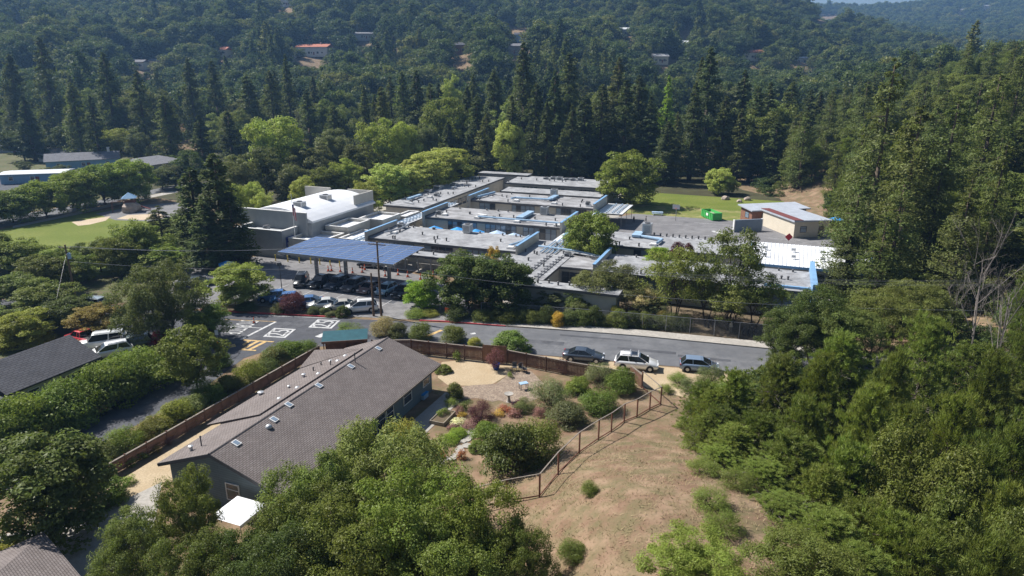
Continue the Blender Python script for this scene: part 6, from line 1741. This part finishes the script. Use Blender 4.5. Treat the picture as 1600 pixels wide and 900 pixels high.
    K['arch'] = ar.mesh('wheel_arch', 'black')
    K['dim'] = (L, W, H, belt, a, g, cab)
    CARS[kind] = K
    return K
def car(kind, colour, x, y, rot, label, group=None, name=None, box=None):
    K = car_kit(kind); L, W, H, belt, a, g, cab = K['dim']
    t = thing(name or {'suv': 'parked_suv', 'sedan': 'parked_sedan', 'hatch': 'parked_hatchback', 'pickup': 'pickup_truck', 'van': 'parked_van'}[kind], label, 'car', (x, y, 0.03), rot, group)
    def pt(nm, me, loc=None, col=False, par=t, rz=0):
        o = link(nm, me, par, loc, rz)
        if col: o.color = (*colour, 1)
        return o
    pt('body', K['body'], col=True); pt('roof', K['roof'], col=True); pt('windscreen', K['windscreen']); pt('rear_window', K['rear_window']); pt('bumper', K['bumper']); pt('wheel_arch', K['arch'])
    for m in K['side_window']: pt('side_window', m)
    if 'roof_rail' in K: pt('roof_rail', K['roof_rail'])
    if 'bed' in K: pt('load_bed', K['bed'])
    for s in (-1, 1):
        for xx in (-a * .60, a * .63):
            w = pt('wheel', K['tyre'], (xx, s * (W - .1), .355)); w.rotation_euler = (R(90), 0, 0); link('rim', K['rim'], w)
        pt('headlight', K['head'], (a - .16, s * W * .66, .72)); pt('taillight', K['tail'], (-a + .07, s * W * .72, .86)); pt('mirror', K['mirror'], (cab[3] - .25, s * (W + .06), belt + .03), True)
    return t
WH, SV, BL, DK, RD, NB = (0.78, 0.78, 0.77), (0.45, 0.46, 0.47), (0.05, 0.14, 0.36), (0.025, 0.027, 0.03), (0.5, 0.03, 0.04), (0.06, 0.075, 0.10)
def at(px, py): return tuple(P(px, py)[:2])
rd = R(-13)
t = car('suv', WH, *at(994, 575), rd, 'white sport utility car with roof bars parked on the street behind the garden fence')
for q in (-0.75, 0.15): MB().box(q - .04, q + .04, -0.72, 0.72, 1.82, 1.9).build('roof_bar', 'galv', t)
MB().box(-0.55, 0.05, -0.55, 0.55, 1.745, 1.765).build('sunroof', 'car_glass', t)
car('sedan', NB, *at(912, 563), R(-12), 'dark blue sedan parked on the street behind the garden fence')
car('hatch', (0.20, 0.27, 0.38), *at(1092, 579), R(-13), 'grey blue hatchback half behind the verge shrubs on the street')
front = R(-21 - 90 + 4)
car('hatch', BL, *S(-67.0, 76.4), R(-21 + 215), 'dark blue car beside the round island tree')
car('hatch', (0.06, 0.20, 0.48), *S(-64.6, 76.2), R(-21 + 215), 'bright blue car half behind the purple shrub')
car('sedan', (0.10, 0.20, 0.40), *S(-60.9, 76.3), R(-21 + 215), 'blue sedan right of the purple shrub')
car('sedan', (0.62, 0.63, 0.62), *S(-58.0, 76.3), R(-21 + 215), 'pale silver sedan between the blue and the beige sedan')
car('sedan', (0.50, 0.48, 0.44), *S(-55.3, 76.5), R(-21 + 215), 'beige silver sedan next to the white car at the row end')
car('suv', WH, *S(-52.3, 76.9), R(-21 + 215), 'white sport utility car at the end of the row on the parking island')
car('suv', DK, *S(-68.2, 84.6), R(-21 - 62), 'black sport utility car standing in the open parking lane')
for k, (u, kd, c, lab) in enumerate(((-64.8, 'pickup', DK, 'black pickup in the shade of the solar carport'), (-62.0, 'suv', NB, 'dark blue sport utility car under the solar carport'), (-59.0, 'suv', (0.12, 0.12, 0.13), 'charcoal sport utility car under the solar carport'), (-56.2, 'sedan', (0.30, 0.20, 0.18), 'brownish sedan under the solar carport'), (-53.2, 'hatch', (0.35, 0.50, 0.60), 'light blue small car under the right end of the solar carport'), (-50.2, 'suv', DK, 'black car parked by the last carport column'))):
    car(kd, c, *S(u, 85.4), R(-21 + 268), lab)
car('suv', DK, *S(-63.2, 97.2), R(-21 + 190), 'black car standing behind the solar carport')
car('sedan', NB, *at(310, 446), R(20), 'dark sedan in the shade beside the blue tarpaulin')
car('suv', DK, *at(300, 455), R(20), 'black car parked behind the corner hedge near the tarpaulin')
car('suv', (0.30, 0.34, 0.36), *at(143, 482), R(170), 'grey off-road car on the street behind the hedge trees')
car('pickup', RD, *at(133, 537), R(155), 'red pickup truck in the neighbour driveway')
t = car('van', WH, *at(160, 543), R(203), 'white pickup with closed canopy between red pickup and white estate')
car('suv', WH, *at(173, 557), R(215), 'white estate car at the driveway edge beside the hedge')
car('sedan', WH, *at(188, 538), R(200), 'white sedan parked behind the canopy pickup')
car('suv', (0.10, 0.12, 0.09), *at(207, 545), R(205), 'dark green car in the shade of the pepper tree')
car('sedan', SV, *at(16, 281), R(20), 'silver sedan in the car park beyond the park trees')
car('sedan', (0.55, 0.60, 0.65), *at(28, 280), R(20), 'pale blue sedan next to the silver one beyond the park trees')
car('sedan', WH, *at(98, 275), R(15), 'white car in the car park beside the flat roofed house')

# ------------------------------------------------------------------ poles, wires, signs
def utility_pole(label, x, y, h, arm=2.4, rot=0.0, transformer=False):
    t = thing('utility_pole', label, 'pole', (x, y, 0), rot)
    MB().cyl((0, 0, -0.3), (0, 0, h), 0.17, 0.11, 9).build('shaft', 'pole_wood', t)
    if arm:
        MB().box(-arm / 2, arm / 2, -0.16, -0.05, h - 0.5, h - 0.38).build('crossarm', 'pole_wood', t)
        for q in (-0.45, -0.2, 0.2, 0.45): MB().cyl((q * arm, -0.1, h - 0.38), (q * arm, -0.1, h - 0.2), 0.04, None, 6).build('insulator', 'white_paint', t)
        MB().tube([(-0.7, -0.1, h - 2.5), (0, -0.15, h - 2.2), (0.9, -0.1, h - 1.9)], 0.03).build('bracket', 'dark_steel', t)
    if transformer:
        MB().lathe([(0.05, 0), (0.24, 0.02), (0.24, 0.75), (0.1, 0.85)], 12).build('transformer', 'duct_blue', t, (0.35, 0, h - 2.0))
    return t
pa = P(596, 494); pb = P(584, 494)
utility_pole('tall wooden utility pole with crossarm in front of the solar carport', pa.x, pa.y, 10.6, 2.6, R(-18))
utility_pole('shorter second pole standing beside the tall utility pole', pb.x, pb.y, 6.2, 0)
pc = P(121, 480); utility_pole('wooden pole with blue transformer behind the hedge trees', pc.x, pc.y, 9.2, 2.0, R(-10), True)
pd = PT(476, 212); t = utility_pole('distant utility pole with two crossarms below the hillside', pd.x, pd.y, 9.5, 3.0, 0.0); MB().box(-1.3, 1.3, -0.16, -0.05, 7.4, 7.55).build('crossarm', 'pole_wood', t)
def wire(label, a, b, sag, r=0.011, group='overhead wires'):
    mb = MB(); a, b = Vector(a), Vector(b); n = 18
    pts = [a.lerp(b, i / n) - Vector((0, 0, sag * 4 * (i / n) * (1 - i / n))) for i in range(n + 1)]
    o = MB().tube([p - a for p in pts], r, 4).build('overhead_wire', 'steel_grey', None, a)
    return tag(o, label, 'wire', group)
for q in (-1.1, -0.5, 0.5, 1.1):
    wire('thin wire running from the tall utility pole towards the transformer pole', (pa.x + q, pa.y, 10.4), (pc.x + q, pc.y, 9.0), 0.9, group='wires towards the transformer pole')
    wire('thin wire running from the tall utility pole over the roadside trees', (pa.x + q, pa.y, 10.4), (52, 70 + q, 10.5), 1.6, group='wires over the roadside trees')
wire('low cable between the utility pole and the transformer pole', (pa.x, pa.y, 7.2), (pc.x, pc.y, 6.8), 0.8, 0.02, None)
wire('low cable from the utility pole over the chain link fence', (pa.x, pa.y, 7.2), (52, 71, 7.0), 1.4, 0.02, None)
wire('slack service cable from the utility pole across the parked cars', (pa.x, pa.y, 6.5), (*S(-72, 84), 4.8), 0.9, 0.016, None)
gq = P(75, 530); wire('guy wire slanting from the transformer pole to the ground', (pc.x, pc.y, 8.0), (gq.x, gq.y, 0.1), 0.0, 0.009, None)

t = thing('lamp_post', 'dark lamp post beside the black car in the lot', 'lamp', (*at(441, 457), 0))
MB().cyl((0, 0, 0), (0, 0, 4.2), 0.07, 0.05).build('pole', 'dark_steel', t); MB().box(-.25, .25, -.25, .25, 4.2, 4.75).build('lamp_head', 'dark_steel', t); MB().box(-.7, .7, -.03, .03, 3.5, 3.56).build('crossbar', 'dark_steel', t)
t = thing('stop_sign', 'red octagonal stop sign with a plate above it at the parking lot exit', 'sign', (*at(697, 492), 0), R(-35))
MB().cyl((0, 0, 0), (0, 0, 3.3), 0.035, None, 6).build('post', 'galv', t)
oc = [(0.38 * math.cos(R(22.5 + 45 * i)), 0.38 * math.sin(R(22.5 + 45 * i))) for i in range(8)]
pl = MB(); pl.add([(x, -0.05, 2.4 + z) for x, z in oc] + [(x, -0.03, 2.4 + z) for x, z in oc], [tuple(range(8)), tuple(range(15, 7, -1))] + [(i, 8 + i, 8 + (i + 1) % 8, (i + 1) % 8) for i in range(8)])
pp = pl.build('sign_plate', 'red', t)
cu = bpy.data.curves.new('lettering', 'FONT'); cu.body = 'STOP'; cu.align_x = 'CENTER'; cu.align_y = 'CENTER'; cu.size = 0.27
to = bpy.data.objects.new('tmp', cu); C.objects.link(to); me = bpy.data.meshes.new_from_object(to.evaluated_get(bpy.context.evaluated_depsgraph_get())); bpy.data.objects.remove(to)
me.materials.clear(); me.materials.append(M['white_paint']); lt = link('lettering', me, pp, (0, -0.055, 2.4)); lt.rotation_euler = (R(90), 0, 0)
MB().box(-.2, .2, -.05, -.03, 2.85, 3.35).build('upper_plate', 'trim_dark', t)
t = thing('barricade_sign', 'orange and white warning sign standing on the planted corner', 'sign', (*at(700, 497), 0), R(-20))
MB().box(-.42, .42, -.03, .0, .75, 1.45).build('panel', 'orange', t); MB().box(-.3, .3, -.03, 0, .3, .74).build('lower_panel', 'white_paint', t)
for q in (-.3, .3): MB().cyl((q, .02, 0), (q, .02, 1.4), .025, None, 6).build('leg', 'galv', t)
t = thing('warning_sign', 'orange a-frame sign under a white plate at the shaded street corner', 'sign', (*at(340, 545), 0))
MB().hexa([(-.3, -.25, 0), (.3, -.25, 0), (.3, .25, 0), (-.3, .25, 0)], [(-.12, -.03, .95), (.12, -.03, .95), (.12, .03, .95), (-.12, .03, .95)]).build('panel', 'orange', t)
MB().cyl((0, .3, 0), (0, .3, 2.3), .03, None, 6).build('post', 'galv', t); MB().box(-.2, .2, .25, .28, 1.7, 2.3).build('upper_plate', 'white_paint', t)
CONE = MB().lathe([(0.15, .03), (0.06, .55), (0.03, .72)], 10); CONEB = MB().box(-.19, .19, -.19, .19, 0, .03); CONES = MB().lathe([(0.118, .28), (0.088, .42)], 10)
cm, cb, cs_ = CONE.mesh('cone', 'orange'), CONEB.mesh('base', 'black'), CONES.mesh('stripe', 'white_paint')
def cone(px, py, label, group=None, s=1.0):
    t = thing('traffic_cone', label, 'cone', (*at(px, py), 0.03), 0, group); t.scale = (s, s, s * 1.15)
    link('cone', cm, t); link('base', cb, t); o = link('stripe', cs_, t)
for px, py in ((513, 424), (518, 423.5), (551, 427), (566, 426), (570, 422), (602, 432), (622, 430), (637, 433), (657, 437), (673, 439), (677, 433), (697, 442), (532, 425)):
    cone(px, py, 'orange traffic cone on the drive behind the solar carport', 'cones behind the solar carport', 1.25)
cone(397, 505, 'single orange cone on the painted street lane')
for k, px in enumerate((431, 450, 468, 486, 500, 516, 531)):
    q = P(px, 408 + 1.4 * k)
    t = thing('bollard', 'yellow bollard in the row below the gymnasium block', 'bollard', (q.x, q.y, 0.0), 0, 'yellow bollards below the gymnasium')
    MB().cyl((0, 0, 0), (0, 0, 1.15), .1, None, 10).build('post', 'yellow', t); MB().lathe([(0.1, 1.15), (0.07, 1.2), (0.02, 1.22)], 10).build('cap', 'yellow', t)
# flagpole
q = S(-79.9, 98.6)
t = thing('flagpole', 'white flagpole with striped flag before the gymnasium wall', 'flagpole', (*q, 0), SA)
MB().cyl((0, 0, 0), (0, 0, 11.5), .07, .04).build('pole', 'white_paint', t); MB().lathe([(0.02, 11.5), (0.1, 11.58), (0.02, 11.68)], 8).build('finial', 'yellow', t)
fl = thing('flag', 'red and white striped flag with blue corner hanging from the flagpole', 'flag', (*q, 0), SA)
for k in range(7):
    m = MB(); x0 = 0.05 + .08 * k
    m.hexa([(x0, -.06 + .1 * math.sin(k), 7.6 - .14 * k), (x0 + .08, -.06 + .1 * math.sin(k + 1), 7.46 - .14 * k), (x0 + .08, -.03 + .1 * math.sin(k + 1), 7.46 - .14 * k), (x0, -.03 + .1 * math.sin(k), 7.6 - .14 * k)],
           [(x0, -.06 + .1 * math.sin(k), 9.6 - .1 * k), (x0 + .08, -.06 + .1 * math.sin(k + 1), 9.5 - .1 * k), (x0 + .08, -.03 + .1 * math.sin(k + 1), 9.5 - .1 * k), (x0, -.03 + .1 * math.sin(k), 9.6 - .1 * k)])
    m.build('stripe', 'flag_red' if k % 2 == 0 else 'white_paint', fl)
MB().box(.05, .3, -.12, .08, 9.0, 9.55).build('corner_field', 'flag_blue', fl)
# playground
q = P(205, 330)
t = thing('play_structure', 'wooden play tower with blue roof and slide in the park', 'play tower', (q.x, q.y, 0), 0.4)
for a in (-1.2, 1.2):
    for b in (-1.2, 1.2): MB().cyl((a, b, 0), (a, b, 3.4), .09, None, 8).build('post', 'post_brown', t)
MB().box(-1.3, 1.3, -1.3, 1.3, 1.5, 1.62).build('platform', 'post_brown', t); MB().add([(-1.6, -1.6, 3.3), (1.6, -1.6, 3.3), (1.6, 1.6, 3.3), (-1.6, 1.6, 3.3), (0, 0, 4.6)], [(0, 1, 4), (1, 2, 4), (2, 3, 4), (3, 0, 4), (3, 2, 1, 0)]).build('roof', 'blue_trim', t)
for s in (-1.25, 1.25): MB().box(-1.2, 1.2, s - .03, s + .03, 1.7, 2.5).build('panel', 'post_brown', t)
MB().hexa([(1.3, -.5, 1.45), (4.2, -.5, .2), (4.2, .5, .2), (1.3, .5, 1.45)], [(1.3, -.5, 1.6), (4.2, -.5, .3), (4.2, .5, .3), (1.3, .5, 1.6)]).build('slide', 'maroon', t)
MB().tube([(-1.3, -.9, 2.6), (-3.8, -.9, 2.6), (-3.8, -.9, 0)], .06).build('swing_beam', 'post_brown', t); MB().tube([(-1.3, .9, 2.6), (-3.8, .9, 2.6), (-3.8, .9, 0)], .06).build('swing_beam', 'post_brown', t)
def rock(label, px, py, s, group=None, m='rock', z=0.0):
    rg = random.Random(int(px * 3 + py))
    bm = bmesh.new(); bmesh.ops.create_icosphere(bm, subdivisions=2, radius=1.0)
    for v in bm.verts: v.co *= rg.uniform(0.82, 1.12); v.co.z = max(v.co.z, -0.35)
    me = bpy.data.meshes.new('boulder'); bm.to_mesh(me); bm.free(); me.materials.append(M[m])
    q = P(px, py); o = link('boulder', me, None, (q.x, q.y, z + s[2] * 0.3), rg.uniform(0, 3)); o.scale = s
    return tag(o, label, 'rock', group)
rock('large rounded climbing boulder beside the play tower', 206, 331, (2.6, 1.8, 1.9))
for px, py, s in ((700, 555, .5), (682, 552, .4), (672, 553, .35), (706, 551, .3)): rock('tan garden rock at the foot of the board fence', px, py, (s, s * .8, s * .7), 'rocks at the board fence')
for px, py, s in ((658, 708, .35), (668, 700, .3), (672, 692, .35), (647, 700, .3)): rock('pale rock edging the flower bed by the patio', px, py, (s, s * .8, s * .7), 'rocks by the patio')
for px, py, s in ((1133, 312, 1.2), (1168, 313, 1.1), (1155, 316, .9)): rock('boulder at the back of the school field', px, py, (s, s * .8, s * .7), 'boulders behind the field')
# stone path in the garden
t = thing('stone_path', 'pale flagstone path winding down from the flower beds', 'path', (*at(715, 705), 0))
O = t.location
rg = random.Random(12)
for k in range(26):
    f = k / 25
    cx = 738 - 62 * f + rg.uniform(-7, 7) + 10 * math.sin(f * 5); cy = 672 + 72 * f + rg.uniform(-2, 2)
    q = P(cx, cy); n = rg.randint(5, 7); r0 = rg.uniform(.3, .55)
    poly = [(r0 * rg.uniform(.75, 1.15) * math.cos(6.283 * i / n), r0 * rg.uniform(.75, 1.15) * math.sin(6.283 * i / n)) for i in range(n)]
    MB().prism(poly, 0.0, .06).build('flagstone', 'concrete', t, (q.x - O.x, q.y - O.y, g1(q.x, q.y) + .02 + .004 * (k % 5)), rg.uniform(0, 3))
# raised bed, pot, bench, birdbath
t = thing('raised_bed', 'weathered wooden raised bed with plants beside the patio', 'planter', (*at(692, 655), 0), HD)
for a in ((-1.3, 1.3, -.75, -.68), (-1.3, 1.3, .68, .75), (-1.3, -1.23, -.68, .68), (1.23, 1.3, -.68, .68)): MB().box(*a, 0, .38).build('plank', 'wood_bed', t)
MB().box(-1.23, 1.23, -.68, .68, 0, .3).build('soil', 'soil', t)
B('small', 690, 652, .7, 1.2, G['hedge'], 'leafy vegetables in the raised bed', z=.3); B('small', 696, 650, .6, 1.0, G['oak'], 'dark leafy plant at the end of the raised bed', z=.3)
t = thing('plant_pot', 'glazed dark blue pot holding the reddish purple shrub', 'pot', (*at(775, 577), 0))
MB().lathe([(0.28, 0), (0.42, .35), (0.45, .65), (0.5, .72), (0.4, .72)], 14).build('pot', 'pot_blue', t); MB().lathe([(0.4, .66), (.02, .68)], 12).build('soil', 'soil', t)
t = thing('birdbath', 'pale stone birdbath in the garden bed', 'birdbath', (*at(795, 628), 0))
MB().lathe([(0.28, 0), (0.2, .1), (0.12, .5), (0.15, .75)], 12).build('pedestal', 'concrete', t); MB().lathe([(0.15, .75), (.45, .88), (.47, .95), (.38, .92), (.05, .86)], 14).build('bowl', 'concrete', t)
q = at(662, 622)
t = thing('blue_cooler', 'small blue lidded box against the house wall on the patio', 'box', (*q, 0.03), HD)
MB().box(-.5, .5, -.3, .3, 0, .5).build('box', 'duct_blue', t); MB().box(-.53, .53, -.33, .33, .5, .58).build('lid', 'umbrella_blue', t)
t = thing('garden_table', 'blue topped garden table on the gravel path', 'table', (*at(818, 608), 0), .4)
MB().box(-.45, .45, -.3, .3, .68, .74).build('tabletop', 'duct_blue', t)
for a in (-.4, .4):
    for b in (-.25, .25): MB().box(a - .03, a + .03, b - .03, b + .03, 0, .68).build('leg', 'dark_steel', t)
for k, (px, py) in enumerate(((804, 579), (815, 580), (820, 582))):
    t = thing('patio_chair', 'dark garden chair in front of the board fence', 'chair', (*at(px, py), 0), .8 * k, 'dark garden chairs by the board fence')
    MB().box(-.25, .25, -.25, .25, .42, .47).build('seat', 'dark_steel', t); MB().box(-.25, .25, .22, .26, .47, .95).build('backrest', 'dark_steel', t)
    for a in (-.22, .22):
        for b in (-.22, .22): MB().cyl((a, b, 0), (a, b, .42), .02, None, 5).build('leg', 'dark_steel', t)
# basketball hoop, bench
t = thing('basketball_hoop', 'white backboard basketball hoop at the field edge of the court', 'hoop', (*at(1055, 346), 0), R(-21))
MB().cyl((0, .5, 0), (0, .5, 3.4), .07).build('pole', 'steel_grey', t); MB().box(-.8, .8, 0, .05, 2.8, 3.8).build('backboard', 'white_paint', t); MB().tube([(.23 * math.cos(R(40 * i)), -.3 + .23 * math.sin(R(40 * i)), 3.0) for i in range(10)], .02, 5).build('ring', 'orange', t)
t = thing('picnic_bench', 'pale blue picnic bench under the large field tree', 'bench', (*at(1027, 336), 0), R(-10))
MB().box(-1.3, 1.3, -.35, .35, .72, .78).build('tabletop', 'umbrella_pale', t)
for s in (-.75, .75): MB().box(-1.3, 1.3, s - .14, s + .14, .42, .47).build('seat', 'umbrella_pale', t)
for s in (-.9, .9): MB().hexa([(s - .04, -.75, 0), (s + .04, -.75, 0), (s + .04, .75, 0), (s - .04, .75, 0)], [(s - .04, -.25, .72), (s + .04, -.25, .72), (s + .04, .25, .72), (s - .04, .25, .72)]).build('leg', 'galv', t)
t = thing('red_kite_sign', 'bright red diamond marker beside the white roofed hall', 'sign', (*at(1231, 384), 0), R(-10))
MB().cyl((0, 0, 0), (0, 0, 1.9), .03, None, 6).build('post', 'galv', t); MB().add([(0, -.03, 1.0), (.75, -.03, 1.75), (0, -.03, 2.5), (-.75, -.03, 1.75), (0, .0, 1.0), (.75, .0, 1.75), (0, .0, 2.5), (-.75, .0, 1.75)], [(0, 1, 2, 3), (7, 6, 5, 4), (0, 4, 5, 1), (1, 5, 6, 2), (2, 6, 7, 3), (3, 7, 4, 0)]).build('panel', 'red', t)

# ------------------------------------------------------------------ people
def person_mat(name, legs, top, skin=(0.35, 0.22, 0.16), hair=(0.03, 0.02, 0.015), h=1.4):
    m, t, b = nt(name)
    tc = t.nodes.new('ShaderNodeTexCoord'); sx = t.nodes.new('ShaderNodeSeparateXYZ'); mr = t.nodes.new('ShaderNodeMapRange')
    mr.inputs['From Max'].default_value = h
    rp = t.nodes.new('ShaderNodeValToRGB'); rp.color_ramp.interpolation = 'CONSTANT'
    e = rp.color_ramp.elements; e[0].color = (*legs, 1); e[1].position = .5; e[1].color = (*top, 1)
    for p_, c in ((.84, skin), (.95, hair)):
        x = e.new(p_); x.color = (*c, 1)
    t.links.new(tc.outputs['Object'], sx.inputs[0]); t.links.new(sx.outputs['Z'], mr.inputs['Value']); t.links.new(mr.outputs[0], rp.inputs[0]); t.links.new(rp.outputs[0], b.inputs['Base Color'])
    b.inputs['Roughness'].default_value = .85
    return m
def person(label, px, py, h, m, rot=0.0, stride=0.12, hat=None):
    k = h / 1.75
    V = [(0, 0, .95, .15), (0, 0, 1.18, .145), (0, 0, 1.38, .16), (0, 0, 1.5, .065), (0, -.02, 1.6, .10), (0, -.02, 1.70, .075),
         (.09, 0, .88, .105), (.1, -stride, .48, .07), (.1, -stride * 1.3, .09, .05), (.1, -stride * 1.3 - .13, .045, .045),
         (-.09, 0, .88, .105), (-.1, stride, .48, .07), (-.1, stride * 1.5, .09, .05), (-.1, stride * 1.5 - .13, .045, .045),
         (.2, 0, 1.4, .06), (.26, .04, 1.12, .045), (.25, -.08, .88, .035), (.25, -.12, .78, .035),
         (-.2, 0, 1.4, .06), (-.26, .04, 1.12, .045), (-.25, -.08, .88, .035), (-.25, -.12, .78, .035)]
    Ed = [(0, 1), (1, 2), (2, 3), (3, 4), (4, 5), (0, 6), (6, 7), (7, 8), (8, 9), (0, 10), (10, 11), (11, 12), (12, 13), (2, 14), (14, 15), (15, 16), (16, 17), (2, 18), (18, 19), (19, 20), (20, 21)]
    me = bpy.data.meshes.new('body'); me.from_pydata([(a * k, b * k, c * k) for a, b, c, r in V], Ed, []); me.materials.append(m)
    q = P(px, py)
    t = thing('person', label, 'person', (q.x, q.y, .03), rot)
    o = link('body', me, t)
    sm = o.modifiers.new('skin', 'SKIN'); o.modifiers.new('sub', 'SUBSURF').render_levels = 1
    for i, (a, b, c, r) in enumerate(V):
        me.skin_vertices[0].data[i].radius = (r * k, r * k); me.skin_vertices[0].data[i].use_root = (i == 0)
    hm = MB().lathe([(.105, 1.60), (.115, 1.68), (.09, 1.76), (.03, 1.79)], 10); hm.v = [(a * k, (b - .01) * k, c * k) for a, b, c in hm.v]
    hm.build('hat' if hat else 'hair', hat or 'black', t)
    return t
pm1 = person_mat('dark_clothes_mat', (.02, .02, .025), (.025, .025, .03))
person('person in dark clothes walking on the court', 990, 348, 1.5, pm1, .4)
person('second person in dark clothes walking on the court beside the roof unit', 1009, 348, 1.5, pm1, 1.2, .16)
person('person in a white sun hat and light shirt standing under the roadside trees', 1141, 520, 1.55, person_mat('light_shirt_mat', (.2, .18, .15), (.55, .5, .42), h=1.55), .3, .03, 'white_paint')
for i, (px, py) in enumerate(((1101, 513), (1107, 514), (1113, 514), (1161, 526), (1169, 527), (1175, 527), (1180, 528))):
    person('child in dark clothes standing in the shade behind the chain link fence', px, py - 1, 1.25, pm1, i * .9, .04)['group'] = 'children behind the chain link fence'

# ------------------------------------------------------------------ haze: one even volume of pale air round everything
hz = MB(); hz.box(-3900, 3900, -60, 3500, -2.0, 340)
hm, ht, hb = nt('haze_mat')
ht.nodes.remove(hb)
pv = ht.nodes.new('ShaderNodeVolumePrincipled')
pv.inputs['Color'].default_value = (0.30, 0.56, 1.0, 1)
pv.inputs['Density'].default_value = 0.0002
pv.inputs['Anisotropy'].default_value = 0.2
ht.links.new(pv.outputs[0], ht.nodes.get('Material Output').inputs['Volume'])
ho = hz.build('haze', hm); ho['kind'] = 'stuff'; ho['label'] = 'thin blue haze in the air'; ho['category'] = 'haze'
